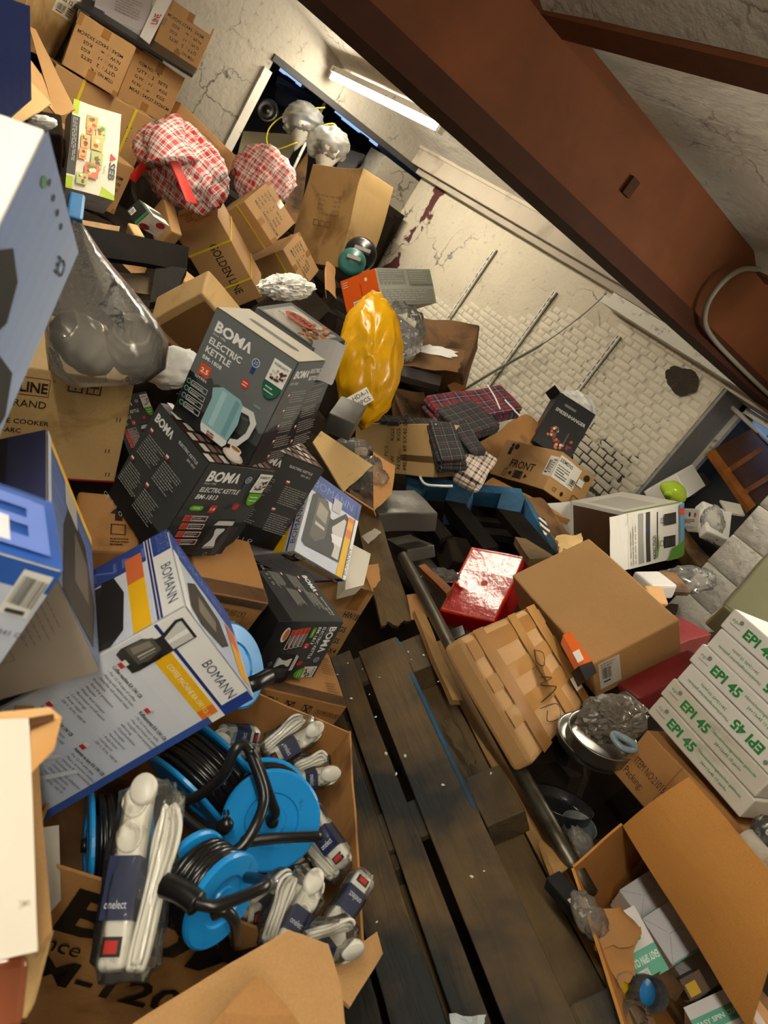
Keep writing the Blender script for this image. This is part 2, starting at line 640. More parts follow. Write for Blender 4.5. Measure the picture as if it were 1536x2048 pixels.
# bricks on the visible part of the wall
def brick_mesh(L, hgt, seed):
    vs, fs = rbox((L, 0.02, hgt), 0.005, 2)
    w = warp_fn(0.0035, 30, seed)
    mb = MB()
    mb.add([w(v) for v in vs], fs)
    me = bpy.data.meshes.new('brick')
    me.from_pydata([tuple(v) for v in mb.v], [], mb.f)
    me.materials.append(M_BRICK)
    me.polygons.foreach_set('use_smooth', [True] * len(me.polygons))
    return me
CH = 0.047
LS, LH = 0.152, 0.076
meshes = {}
for kind, L in (('s', LS), ('h', LH)):
    meshes[kind] = [brick_mesh(L - 0.007, CH - 0.006, k + (9 if kind == 'h' else 0)) for k in range(4)]
bricks = []
row = 0
z = H(-0.72)
while z < H(0.39):
    L, kind = (LS, 's') if row % 2 == 0 else (LH, 'h')
    x = WX0 - (0.0 if row % 2 == 0 else LH * 0.5)
    while x - L > XL + 0.02:
        pl = (x + 3.2) * -0.45 + (z - H(-0.1)) * 1.3 + 0.25 * noise.noise(Vector((x * 2, z * 3, 1)))
        if pl < 0.45:
            bricks.append((x - L / 2, z + CH / 2, kind))
        x -= L
    z += CH
    row += 1
def vis_key(b):
    return -(b[0]) * 1.0 + abs(b[1] - H(-0.05)) * 0.8
vis = [b for b in bricks if b[1] > H(-0.66)]
vis.sort(key=vis_key)
near, far = vis[:300], vis[300:] + [b for b in bricks if b[1] <= H(-0.66)]
rnd = random.Random(3)
for (x, z, kind) in near:
    o = bpy.data.objects.new('brick', rnd.choice(meshes[kind]))
    COL.objects.link(o)
    o.parent = wall_back
    o.location = (x, YW + 0.0068 + rnd.uniform(-0.002, 0.002), z)
    o.rotation_euler = (rnd.uniform(-.03, .03), rnd.uniform(-.035, .035), rnd.uniform(-.025, .025))
m = MB()
for (x, z, kind) in far:
    L = LS if kind == 's' else LH
    me = rnd.choice(meshes[kind])
    T = Matrix.Translation((x, YW + 0.0068 + rnd.uniform(-0.002, 0.002), z))
    m.add([T @ v.co for v in me.vertices], [tuple(p.vertices) for p in me.polygons])
tag(m.build('far_brickwork', M_BRICK, wall_back, smooth=True), kind='stuff')
# broken plaster hollow under the ledge
m = MB()
ctr = Vector((-2.63, YW - 0.004, H(0.18)))
ring = []
for k in range(40):
    a = 2 * PI * k / 40
    rr = 0.105 * (1 + 0.35 * noise.noise(Vector((math.cos(a) * 1.2, math.sin(a) * 1.2, 3))) + 0.12 * noise.noise(Vector((math.cos(a) * 5, math.sin(a) * 5, 7))))
    ring.append(ctr + Vector((math.cos(a) * rr * 1.25, -0.008 - 0.01 * random.random(), math.sin(a) * rr * 0.75)))
m.add([ctr + Vector((0, -0.02, 0))] + ring, [(0, 1 + (k + 1) % 40, 1 + k) for k in range(40)])
m.build('broken_plaster', simple('bare_dirty_render', (58, 48, 36), .9, var=.5, scale=14, bmp=.6), wall_back)

# wall with the doorway
OY0, OY1, OZ = 2.40, 3.66, H(0.43)
m = MB()
m.box(XL - 0.3, -2.6, 0, XL, OY0, H(0.95))
m.box(XL - 0.3, OY1, 0, XL, YW + 0.32, H(0.36))
m.box(XL - 0.3, OY0, H(0.45), XL, YW + 0.32, H(0.95))
wall_left = tag(m.build('wall_left', M_PLASTER), kind='structure')
m = MB()
m.box(XL - 0.02, OY0 - 0.05, 0.2, XL + 0.03, OY0 + 0.02, OZ - 0.10)
m.build('door_post', M_TIMBER_W, wall_left)
m = MB()
m.box(XL - 0.05, OY0 - 0.02, H(0.40), XL + 0.02, YW, H(0.45))
m.build('lintel', M_SOOT, wall_left)
# dark lean-to beyond the doorway
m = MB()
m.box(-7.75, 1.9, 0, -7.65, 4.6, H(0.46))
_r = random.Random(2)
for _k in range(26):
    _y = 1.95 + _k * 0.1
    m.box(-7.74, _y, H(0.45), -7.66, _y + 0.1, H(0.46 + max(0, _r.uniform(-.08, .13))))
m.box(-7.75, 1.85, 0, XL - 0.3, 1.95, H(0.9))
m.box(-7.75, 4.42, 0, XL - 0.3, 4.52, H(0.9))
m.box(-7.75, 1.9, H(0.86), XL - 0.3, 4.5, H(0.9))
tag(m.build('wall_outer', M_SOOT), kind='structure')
# remaining walls behind the camera
m = MB()
m.box(2.5, -2.6, 0, 2.6, YW + 0.3, H(0.95))
tag(m.build('wall_right', M_PLASTER), kind='structure')
m = MB()
m.box(XL, -2.7, 0, 2.6, -2.6, H(0.95))
tag(m.build('wall_front', M_PLASTER), kind='structure')

# ------------------------------------------------------------------ ceiling of shallow arches
beams = [-1.87, -0.225, 1.415, 3.05]
spans = [(-2.6, -1.93), (-1.81, -0.285), (-0.165, 1.36), (1.47, 2.99), (3.11, 3.94)]
m = MB()
nx, ny = 60, 14
for (a, b) in spans:
    vs = []
    rise = 0.13 * min(1, (b - a) / 1.5)
    for j in range(ny):
        t = j / (ny - 1)
        for i in range(nx):
            x = XL + (2.55 - XL) * i / (nx - 1)
            y = a + (b - a) * t
            zz = H(0.665 if b < 3.5 else 0.665 - 0.07 * t) + rise * math.sin(PI * t) ** 0.8
            zz += 0.008 * noise.noise(Vector((x * 2.1, y * 3, 1.7))) + 0.004 * noise.noise(Vector((x * 11, y * 11, 4)))
            vs.append((x, y, zz))
    m.add(vs, grid_faces(nx, ny, 0, True))
m.box(XL - 0.3, -2.7, H(0.92), 2.6, YW + 0.32, H(0.98))
ceiling = tag(m.build('ceiling', M_CEIL, smooth=False), kind='structure')
for i, y in enumerate(beams):
    m = MB()
    m.box(XL, y - 0.055, H(0.652), 2.55, y + 0.055, H(0.667))
    m.box(XL, y - 0.008, H(0.667), 2.55, y + 0.008, H(0.8))
    m.build('joist_flange', M_RUST, ceiling)
# bearing beam along the brick wall
m = MB()
m.box(XL, 3.92, H(0.45), 2.5, YW, H(0.60))
m.box(XL, 3.90, H(0.585), 2.5, 3.94, H(0.61))
m.box(XL, 4.0, H(0.40), 2.5, YW, H(0.45))
w = warp_fn(0.004, 3, 4)
tag(m.build('wall_beam', M_CONC), 'plastered beam running along the top of the white brick wall', 'beam')
# main rust-brown beam
m = MB()
xb = -1.98
m.box(xb - 0.13, -2.5, H(0.375), xb, YW, H(0.70))
mb_root = m.build('steel_beam', M_RUST)
tag(mb_root, 'broad rust-brown steel beam crossing under the ceiling', 'beam')
m = MB()
m.box(xb - 0.20, -2.5, H(0.295), xb + 0.035, YW, H(0.322))
m.build('bottom_flange', M_RUST_D, mb_root)
m = MB()
m.box(xb - 0.16, -2.5, H(0.322), xb + 0.012, YW, H(0.375))
m.build('flange_plate', M_RUST_D, mb_root)
for (px, py) in ((1290, 410),):
    m = MB()
    c = P(px, py, 2.3)
    c.x = xb + 0.006
    m.box(-0.006, -0.022, -0.03, 0.012, 0.022, 0.03)
    m.build('plate_lug', M_RUST_D, mb_root, M=Matrix.Translation(Vector((xb + 0.002, 2.05, H(0.52)))))
# grey conduit bending over the beam at the right
pts = [(xb + 0.03, 2.95, H(0.66)), (xb + 0.05, 2.82, H(0.60)), (xb + 0.06, 2.76, H(0.50)), (xb + 0.055, 2.80, H(0.40)), (xb + 0.05, 2.95, H(0.345)), (xb + 0.05, 3.4, H(0.33)), (xb + 0.05, 4.0, H(0.33))]
m = MB()
m.add(*tube_geo(smooth_path(pts, 6), 0.011, 8))
tag(m.build('cable_conduit', simple('grey_conduit', (120, 116, 104), 0.5), smooth=True), 'grey cable looping over the rust-brown beam at the right edge', 'cable')
# white ledge under the wall beam
m = MB()
m.box(-3.4, 3.93, H(0.30), -1.2, YW, H(0.345))
m.box(-3.4, 3.99, H(0.345), -1.2, YW, H(0.395))
tag(m.build('wall_ledge', M_TIMBER_W), 'brightly lit white timber ledge fixed high on the brick wall', 'ledge')
# slotted shelf rails
M_RAIL_SHADOW = simple('painted_rail_shadow', (112, 100, 80), .9)
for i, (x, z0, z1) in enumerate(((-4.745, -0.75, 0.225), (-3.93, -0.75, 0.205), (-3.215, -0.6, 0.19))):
    m = MB()
    m.box(x - 0.016, YW - 0.028, H(z0), x - 0.006, YW - 0.008, H(z1))
    m.box(x + 0.006, YW - 0.028, H(z0), x + 0.016, YW - 0.008, H(z1))
    zz = z0
    while zz < z1:
        m.box(x - 0.006, YW - 0.026, H(zz), x + 0.006, YW - 0.010, H(min(zz + 0.018, z1)))
        zz += 0.05
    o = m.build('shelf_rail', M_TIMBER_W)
    tag(o, ['slotted shelf rail on the brick wall behind the torn brown carton', 'middle slotted shelf rail, the one crossed by the slanting rod', 'slotted shelf rail rising above the black skewer box'][i], 'rail', 'slotted rails on the brick wall')
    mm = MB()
    mm.box(x - 0.006, YW - 0.014, H(z0), x + 0.018, YW - 0.003, H(z1) + .002)  # dark strip behind the slots, painted as the rail's shadow on one side
    mm.build('rail_shadow_strip', M_RAIL_SHADOW, o)
# slanting rod against the wall
m = MB()
a, b = Vector((-3.42, YW - 0.06, H(0.33))), Vector((-4.35, YW - 0.12, H(-0.62)))
def onwall(px, py, y):
    v = RT @ Vector(((px - 768) / FPX, (py - 1024) / FPX, 1))
    return Vector((v.x * y / v.y, y, H(v.z * y / v.y)))
pts = [onwall(1214, 586, YW - 0.04), onwall(1165, 630, YW - 0.05), onwall(1090, 685, YW - 0.06), onwall(1000, 736, YW - 0.08), onwall(930, 778, YW - 0.12)]
m.add(*tube_geo(smooth_path(pts, 6), lambda t: 0.004 + 0.007 * (t > 0.5), 8))
tag(m.build('wall_rod', simple('grey_painted_rod', (116, 116, 104), 0.5), smooth=True), 'thin grey rod slanting across the white brick wall', 'rod')

# window reveal, frame and a dark panel added behind to block the sky
m = MB()
m.box(WX0 - 0.001, YW + 0.01, WZ0, WX0 + 0.02, YW + 0.36, WZ1)
m.box(WX0, YW + 0.02, WZ0 - 0.03, WX1, YW + 0.5, WZ0 + 0.01)
rev = tag(m.build('window_1', M_GREYWALL), kind='structure')
m = MB()
for x in (WX0 + 0.02, WX1 - 0.06):
    m.box(x, YW + 0.26, WZ0, x + 0.035, YW + 0.30, WZ1)
m.box(WX0 + 0.02, YW + 0.26, WZ1 - 0.045, WX1, YW + 0.30, WZ1 - 0.005)
m.box(WX0 + 0.55, YW + 0.26, WZ0, WX0 + 0.59, YW + 0.30, WZ1)
m.build('window_frame', M_TIMBER_W, rev)
m = MB()
m.box(WX0 - 0.5, YW + 0.50, WZ0 - 0.1, WX1 + 0.6, YW + 0.52, WZ1 - 0.01)
m.build('sky_blocking_panel', M_SOOT, rev)

# grey brick pillar
pil = empty('brick_pillar', (-1.02, 3.25, 0))
tag(pil, 'grey-white painted masonry pillar between the large brown carton and the green-lettered boxes', 'pillar')
m = MB()
m.box(-0.265, -0.235, 0, 0.265, 0.235, H(0.66))
m.build('core', M_MORTAR, pil)
rnd = random.Random(5)
zz, k = 0.3, 0
bm_ = None
while zz < H(0.64):
    for (x0, x1) in (((-0.27, -0.02), (-0.0175, 0.27)) if k % 2 else ((-0.27, 0.12), (0.1225, 0.27))):
        vs, fs = rbox((x1 - x0, 0.48, 0.1475), 0.004, 3)
        mb = MB()
        wf = warp_fn(0.0025, 9, k + x0)
        T = Matrix.Translation(((x0 + x1) / 2, 0, zz + 0.075))
        mb.add([T @ wf(v) for v in vs], fs)
        mb.build('block', M_GREYWALL, pil, smooth=True)
    zz += 0.15
    k += 1

# ------------------------------------------------------------------ fluorescent lights
def tube_mat():
    m, nt, bs = newmat('lit_fluorescent_tube')
    bs.inputs['Emission Color'].default_value = (*TUBE_COL, 1)
    bs.inputs['Emission Strength'].default_value = TUBE_POWER
    bs.inputs['Base Color'].default_value = (0.9, 0.9, 0.85, 1)
    return m
M_TUBE = tube_mat()
def tube_light(x0, x1, y, z, label, yaw=False):
    L = x1 - x0
    root = empty('fluorescent_light', ((x0 + x1) / 2, y, z))
    tag(root, label, 'ceiling light', 'fluorescent lights')
    m = MB()
    m.box(-L / 2, -0.035, 0.028, L / 2, 0.035, 0.07)
    m.build('batten', M_TIMBER_W, root)
    m = MB()
    m.add(*tube_geo([(-L / 2 + 0.03, 0, 0), (L / 2 - 0.03, 0, 0)], 0.017, 16))
    m.build('tube', M_TUBE, root, smooth=True)
    for s in (-1, 1):
        m = MB()
        m.box(-0.018, -0.02, -0.022, 0.018, 0.02, 0.03)
        m.build('lamp_holder', M_WHITEP, root, M=Matrix.Translation((s * (L / 2 - 0.015), 0, 0)))
tube_light(-6.13, -4.37, 2.83, H(0.575), 'glaring fluorescent tube under the ceiling above the cartons')
tube_light(-1.45, 0.3, 2.83, H(0.575), 'fluorescent tube on the near side of the main beam')
tube_light(-3.95, -2.2, 0.93, H(0.575), 'fluorescent tube overhead on the far side of the main beam')
tube_light(-0.75, 1.0, -0.33, H(0.575), 'fluorescent tube over the near end of the room')

# ---- fitted cuboids: location relative to the camera, orientation, size (m)
FITS = {
    'gl_top1': ((-4.616, 0.963, -0.198), (0.0128, -0.6486, 0.7610, 0.0104), (0.277, 0.340, 0.256)),
    'gl_top2': ((-4.891, 1.283, -0.197), (-0.6897, -0.0139, 0.0178, -0.7238), (0.295, 0.340, 0.275)),
    'gl_top3': ((-5.148, 1.433, 0.126), (0.0128, -0.6486, 0.7610, 0.0104), (0.270, 0.340, 0.263)),
    'gl_side': ((-4.567, 1.043, -0.468), (-0.6620, -0.0067, 0.0134, -0.7493), (0.540, 0.170, 0.273)),
    'gl_low': ((-4.136, 1.001, -0.671), (-0.0018, 0.8593, -0.5110, -0.0223), (0.294, 0.300, 0.256)),
    'gl_golden': ((-4.207, 1.871, -0.747), (0.7025, -0.0663, 0.3113, 0.6365), (0.547, 0.266, 0.261)),
    'gl_item1': ((-4.513, 2.085, -0.531), (0.6767, -0.4534, -0.0686, 0.5760), (0.289, 0.360, 0.276)),
    'gl_item2': ((-4.577, 2.433, -0.713), (0.6152, -0.5030, -0.0863, 0.6009), (0.281, 0.400, 0.263)),
    'rss_carton': ((-4.624, 0.626, -0.177), (-0.3195, 0.0048, -0.0188, -0.9474), (0.416, 0.180, 0.362)),
    'seb_box': ((-3.414, 0.834, -0.512), (0.6972, -0.5303, 0.3199, 0.3611), (0.348, 0.200, 0.181)),
    'flat_carton': ((-5.128, 1.805, -0.339), (-0.5065, 0.1108, 0.0273, -0.8546), (0.662, 0.080, 0.199)),
    'tall_carton': ((-4.920, 2.856, -0.267), (0.9835, 0.0574, -0.1542, 0.0757), (0.569, 0.302, 0.658)),
    'k1808_a': ((-1.233, 0.724, -0.423), (0.9528, 0.0439, -0.0179, 0.2999), (0.195, 0.113, 0.233)),
    'k1808_b': ((-1.435, 0.909, -0.441), (-0.9572, -0.1382, -0.0090, -0.2543), (0.170, 0.122, 0.284)),
    'k1813_a': ((-1.250, 0.734, -0.674), (-0.5920, -0.0077, -0.0113, -0.8059), (0.190, 0.192, 0.238)),
    'k1813_b': ((-1.438, 0.992, -0.723), (0.7105, -0.0446, -0.0131, 0.7022), (0.200, 0.194, 0.254)),
    'k1813_c': ((-1.136, 1.073, -0.927), (0.5228, -0.5051, 0.4430, 0.5247), (0.179, 0.188, 0.188)),
    'boma_big': ((-0.807, 0.513, -0.793), (0.7504, -0.2298, 0.1974, 0.5875), (0.207, 0.226, 0.352)),
    'boma_small': ((-1.408, 1.208, -0.806), (-0.6302, 0.3613, 0.1920, -0.6599), (0.205, 0.174, 0.228)),
    'orange_box': ((-3.704, 2.681, -0.380), (0.9058, 0.2017, -0.3502, 0.1271), (0.270, 0.541, 0.208)),
    'pcs_carton': ((-2.388, 2.305, -0.805), (0.9515, 0.1151, -0.2756, 0.0745), (0.494, 0.250, 0.228)),
    'front_carton': ((-2.342, 3.171, -0.651), (0.9773, -0.0698, -0.1879, -0.0683), (0.414, 0.304, 0.213)),
    'spiesen': ((-2.642, 3.449, -0.446), (-0.8821, 0.2269, 0.1242, -0.3936), (0.241, 0.153, 0.335)),
    'red_box': ((-1.426, 2.098, -0.875), (0.8992, -0.3064, -0.3083, 0.0507), (0.219, 0.100, 0.303)),
    'big_brown': ((-1.078, 2.132, -0.646), (-0.9042, -0.4147, 0.0759, 0.0686), (0.470, 0.305, 0.155)),
    'taped': ((-0.883, 1.698, -0.777), (0.9685, -0.0375, 0.1510, 0.1944), (0.327, 0.597, 0.060)),
    'silver_top': ((-1.790, 1.851, -0.845), (0.7778, 0.0649, -0.2309, 0.5809), (0.224, 0.248, 0.071)),
    'suitcase_box': ((-1.770, 3.186, -0.559), (-0.7267, 0.0005, 0.3362, -0.5991), (0.326, 0.394, 0.259)),
    'oven': ((-1.091, 1.169, -1.095), (-0.7803, 0.0020, 0.0138, -0.6252), (0.250, 0.201, 0.141)),
    'hw18': ((-1.492, 1.474, -1.123), (0.7890, 0.0006, -0.0365, 0.6133), (0.291, 0.120, 0.296)),
    'frag_carton': ((-1.189, 0.877, -0.886), (-0.7315, -0.0453, -0.0212, -0.6800), (0.170, 0.204, 0.146)),
    'cooker': ((-1.694, 0.501, -0.792), (0.7136, 0.0633, -0.1060, 0.6896), (0.360, 0.366, 0.264)),
    'epi1': ((-0.430, 1.833, -0.550), (-0.9975, -0.0108, 0.0198, 0.0668), (0.296, 0.295, 0.052)),
    'beige_open': ((-2.189, 0.997, -0.594), (-0.7263, -0.4590, 0.3212, -0.3983), (0.218, 0.131, 0.170)),
    'boma_left': ((-0.806, 0.301, -0.621), (-0.2795, 0.6598, 0.1927, -0.6704), (0.201, 0.160, 0.265)),
    'boma_p': ((-0.732, 0.114, -0.288), (0.1826, 0.3655, -0.2176, 0.8864), (0.296, 0.120, 0.178)),
    'boma_q': ((-0.578, 0.198, -0.475), (-0.4838, 0.5477, 0.4614, -0.5030), (0.078, 0.150, 0.107)),
    'small_green': ((-3.369, 1.132, -0.608), (0.4165, -0.0055, 0.1692, 0.8932), (0.198, 0.074, 0.074)),
    'item21016': ((-0.409, 1.860, -0.674), (0.9996, 0.0092, -0.0268, -0.0096), (0.299, 0.298, 0.141)),
    'dark_red': ((-1.008, 2.500, -0.643), (-0.6627, 0.0345, 0.1773, -0.7268), (0.262, 0.225, 0.121)),
    'white_vcr': ((-1.981, 3.693, -0.314), (-0.5272, 0.2057, 0.5236, -0.6368), (0.268, 0.200, 0.134)),
    'white_small': ((-1.619, 3.464, -0.323), (-0.8931, -0.1806, 0.2344, 0.3390), (0.201, 0.150, 0.113)),
    'silver_low': ((-1.714, 1.947, -0.944), (-0.9252, -0.2636, 0.2424, 0.1256), (0.237, 0.106, 0.048)),
    'silver_bot': ((-1.594, 1.975, -0.976), (-0.9444, -0.2036, 0.1667, 0.1973), (0.191, 0.094, 0.070)),
    'hda_silver': ((-1.848, 1.456, -0.609), (0.8939, 0.1311, -0.0454, 0.4262), (0.091, 0.165, 0.068)),
}

# ------------------------------------------------------------------ printing on box faces
_tc = {}
def text2d(s, bold=0.0, shear=0.0):
    k = (s, bold, shear)
    if k in _tc:
        return _tc[k]
    cu = bpy.data.curves.new('lettering', 'FONT')
    cu.body = s
    cu.size = 1.0
    cu.offset = bold
    cu.shear = shear
    cu.resolution_u = 2
    ob = bpy.data.objects.new('lettering', cu)
    COL.objects.link(ob)
    me = bpy.data.meshes.new_from_object(ob)
    vs = [(v.co.x, v.co.y) for v in me.vertices]
    fs = [tuple(p.vertices) for p in me.polygons]
    COL.objects.unlink(ob)
    bpy.data.objects.remove(ob)
    bpy.data.curves.remove(cu)
    bpy.data.meshes.remove(me)
    if not vs:
        vs = [(0, 0), (0.1, 0), (0, 0.1)]
        fs = [(0, 1, 2)]
    x0 = min(v[0] for v in vs)
    vs = [(v[0] - x0, v[1]) for v in vs]
    _tc[k] = (vs, fs, max(v[0] for v in vs))
    return _tc[k]
CAP = 0.72

W_, K_ = (255, 255, 255), (0, 0, 0)

class Art:
    """Flat print on one face; coordinates are fractions of face width / height, origin lower left."""
    def __init__(s, w, h, rnd=1):
        s.w, s.h = w, h
        s.items = []
        s.rnd = random.Random(rnd)
    def poly(s, pts, c, raw=False):
        s.items.append(([(p[0] * s.w, p[1] * s.h) for p in pts], [tuple(range(len(pts)))], lin(c)))
    def r(s, u0, v0, u1, v1, c, nu=1, nv=1):
        nu = max(nu, int(abs(u1 - u0) * s.w / 0.035) + 1)
        nv = max(nv, int(abs(v1 - v0) * s.h / 0.035) + 1)
        pts, fs = [], []
        for j in range(nv + 1):
            for i in range(nu + 1):
                pts.append(((u0 + (u1 - u0) * i / nu) * s.w, (v0 + (v1 - v0) * j / nv) * s.h))
        for j in range(nv):
            for i in range(nu):
                a = j * (nu + 1) + i
                fs.append((a, a + 1, a + nu + 2, a + nu + 1))
        s.items.append((pts, fs, lin(c)))
    def grad(s, u0, v0, u1, v1, c0, c1, n=8, vert=True):
        for i in range(n):
            t = (i + 0.5) / n
            c = tuple(a + (b - a) * t for a, b in zip(c0, c1))
            if vert:
                s.r(u0, v0 + (v1 - v0) * i / n, u1, v0 + (v1 - v0) * (i + 1) / n, c)
            else:
                s.r(u0 + (u1 - u0) * i / n, v0, u0 + (u1 - u0) * (i + 1) / n, v1, c)
    def e(s, u, v, ru, c, rv=None, n=18, a0=0, a1=360):
        rv = rv if rv else ru * s.w / s.h
        pts = [(u + ru * math.cos(math.radians(a0 + (a1 - a0) * k / n)), v + rv * math.sin(math.radians(a0 + (a1 - a0) * k / n))) for k in range(n if a1 - a0 == 360 else n + 1)]
        s.poly(pts, c)
    def t(s, txt, u, v, h, c, w=None, bold=0.0, rot=0, shear=0.0, al='l'):
        """h = cap height as a fraction of face height; w = optional width fraction."""
        vs, fs, W = text2d(txt, bold, shear)
        k = h * s.h / CAP
        kx = k if w is None else (w * s.w / W if rot in (0, 180) else w * s.h / W)
        tw = W * kx
        dx = 0 if al == 'l' else (-tw / 2 if al == 'c' else -tw)
        a = math.radians(rot)
        ca, sa = math.cos(a), math.sin(a)
        out = []
        for x, y in vs:
            X, Y = x * kx + dx, y * k
            out.append((u * s.w + X * ca - Y * sa, v * s.h + X * sa + Y * ca))
        s.items.append((out, fs, lin(c)))
    def lines(s, u, v, w, n, dv, hh, c, jit=0.35):
        for i in range(n):
            ww = w * (1 - jit * s.rnd.random())
            x = u
            while x < u + ww:
                seg = w * s.rnd.uniform(0.05, 0.16)
                s.r(x, v - i * dv - hh, min(x + seg, u + ww), v - i * dv, c)
                x += seg + w * 0.025
    def barcode(s, u0, v0, u1, v1, bg=(236, 234, 226)):
        s.r(u0, v0, u1, v1, bg)
        x = u0 + (u1 - u0) * 0.08
        while x < u1 - (u1 - u0) * 0.1:
            wd = (u1 - u0) * s.rnd.choice((0.012, 0.02, 0.03))
            s.r(x, v0 + (v1 - v0) * 0.25, x + wd, v1 - (v1 - v0) * 0.12, (30, 30, 30))
            x += wd + (u1 - u0) * s.rnd.choice((0.015, 0.025, 0.04))
        s.r(u0 + (u1 - u0) * .15, v0 + (v1 - v0) * .08, u1 - (u1 - u0) * .2, v0 + (v1 - v0) * .17, (60, 60, 60))
    def frame(s, u0, v0, u1, v1, t, c):
        tv = t * s.w / s.h
        s.r(u0, v0, u1, v0 + tv, c)
        s.r(u0, v1 - tv, u1, v1, c)
        s.r(u0, v0, u0 + t, v1, c)
        s.r(u1 - t, v0, u1, v1, c)

def face_axes(f, d):
    w, dp, h = d
    return {'F': (Vector((-w / 2, -dp / 2, -h / 2)), Vector((1, 0, 0)), Vector((0, 0, 1)), Vector((0, -1, 0)), w, h),
            'K': (Vector((w / 2, dp / 2, -h / 2)), Vector((-1, 0, 0)), Vector((0, 0, 1)), Vector((0, 1, 0)), w, h),
            'L': (Vector((-w / 2, dp / 2, -h / 2)), Vector((0, -1, 0)), Vector((0, 0, 1)), Vector((-1, 0, 0)), dp, h),
            'R': (Vector((w / 2, -dp / 2, -h / 2)), Vector((0, 1, 0)), Vector((0, 0, 1)), Vector((1, 0, 0)), dp, h),
            'T': (Vector((-w / 2, -dp / 2, h / 2)), Vector((1, 0, 0)), Vector((0, 1, 0)), Vector((0, 0, 1)), w, dp),
            'B': (Vector((-w / 2, dp / 2, -h / 2)), Vector((1, 0, 0)), Vector((0, -1, 0)), Vector((0, 0, -1)), w, dp)}[f]

def face_art(box, f, rot=0, rnd=1):
    """Art sheet for a face; rot (quarter turns counter-clockwise of the print)."""
    o, u, v, n, w, h = face_axes(f, box['_d'])
    for _ in range(rot % 4):
        o, u, v, w, h = o + u * w, v, -u, h, w
    a = Art(w, h, rnd)
    a.fr = (o, u, v, n)
    a.box = box
    return a

def clusters(a, gap):
    """Groups of prints that lie apart from each other on the face."""
    bbs = []
    for (pts, fs, c) in a.items:
        xs, ys = [p[0] for p in pts], [p[1] for p in pts]
        bbs.append([min(xs) - gap, min(ys) - gap, max(xs) + gap, max(ys) + gap])
    par = list(range(len(bbs)))
    def fd(i):
        while par[i] != i:
            i = par[i]
        return i
    for i in range(len(bbs)):
        for j in range(i):
            p, q = bbs[i], bbs[j]
            if p[0] < q[2] and q[0] < p[2] and p[1] < q[3] and q[1] < p[3]:
                par[fd(i)] = fd(j)
    g = {}
    for i in range(len(bbs)):
        g.setdefault(fd(i), []).append(a.items[i])
    return list(g.values())

def put(a, name='printed_panel', gloss=False, off=0.0012, mat=None):
    o, u, v, n = a.fr
    if name != 'printed_panel' and not getattr(a, 'one', False):
        gs = clusters(a, 0.03 * max(a.w, a.h))
        if len(gs) > 1:
            r = None
            for it in gs:
                a.items, a.one = it, True
                r = put(a, name, gloss, off, mat)
            return r
    m = MB()
    w = a.box['_w']
    for i, (pts, fs, c) in enumerate(a.items):
        lift = off + 0.00012 * i
        m.add([w(o + u * x + v * y) + n * lift for x, y in pts], fs, c)
    return m.build(name, mat or (M_INKG if gloss else M_INK), a.box['o'])

def box(name, key, label, cat, mat, r=0.004, n=6, amp=0.0012, freq=6.0, group=None, dims=None, M=None, seed=None):
    if M is None:
        loc, q, d = FITS[key]
        M = Quaternion(q).to_matrix().to_4x4()
        M.translation = Vector((loc[0], loc[1], loc[2] + CZ))
    else:
        d = dims
    sd = seed if seed is not None else (sum(ord(c) for c in key) % 97)
    w = warp_fn(amp, freq, sd)
    vs, fs = rbox(d, r, n)
    m = MB()
    m.add(vs, fs)
    ob = m.build(name, mat, M=M, warp=w)
    tag(ob, label, cat, group)
    return {'o': ob, '_d': d, '_w': w, 'M': M}

def strip(bx, f, u0, v0, u1, v1, mat, name='tape', lift=0.0018, n=8):
    """A band of tape (real thin sheet following the face)."""
    o, u, v, nn, w, h = face_axes(f, bx['_d'])
    m = MB()
    pts = []
    for j in range(n + 1):
        for i in range(n + 1):
            p = o + u * (u0 + (u1 - u0) * i / n) * w + v * (v0 + (v1 - v0) * j / n) * h
            pts.append(bx['_w'](p) + nn * lift)
    m.add(pts, grid_faces(n + 1, n + 1))
    return m.build(name, mat, bx['o'])

def band(bx, axis, pos, wid, mat, name='strap', lift=0.0025):
    """Strap running all round the box, perpendicular to axis at fraction pos."""
    d = bx['_d']
    h = [x / 2 + lift for x in d]
    a = 'xyz'.index(axis)
    b, c = [i for i in range(3) if i != a]
    x = (pos - 0.5) * d[a]
    ring = [(-h[b], -h[c]), (h[b], -h[c]), (h[b], h[c]), (-h[b], h[c])]
    pts = []
    for s in (-wid / 2, wid / 2):
        for (p, q) in ring:
            for_ = [0, 0, 0]
            for_[a], for_[b], for_[c] = x + s, p, q
            pts.append(tuple(for_))
    m = MB()
    m.add(pts, [(i, (i + 1) % 4, 4 + (i + 1) % 4, 4 + i) for i in range(4)])
    return m.build(name, mat, bx['o'])

# ================================================================== boxes
BLK = (40, 32, 22)
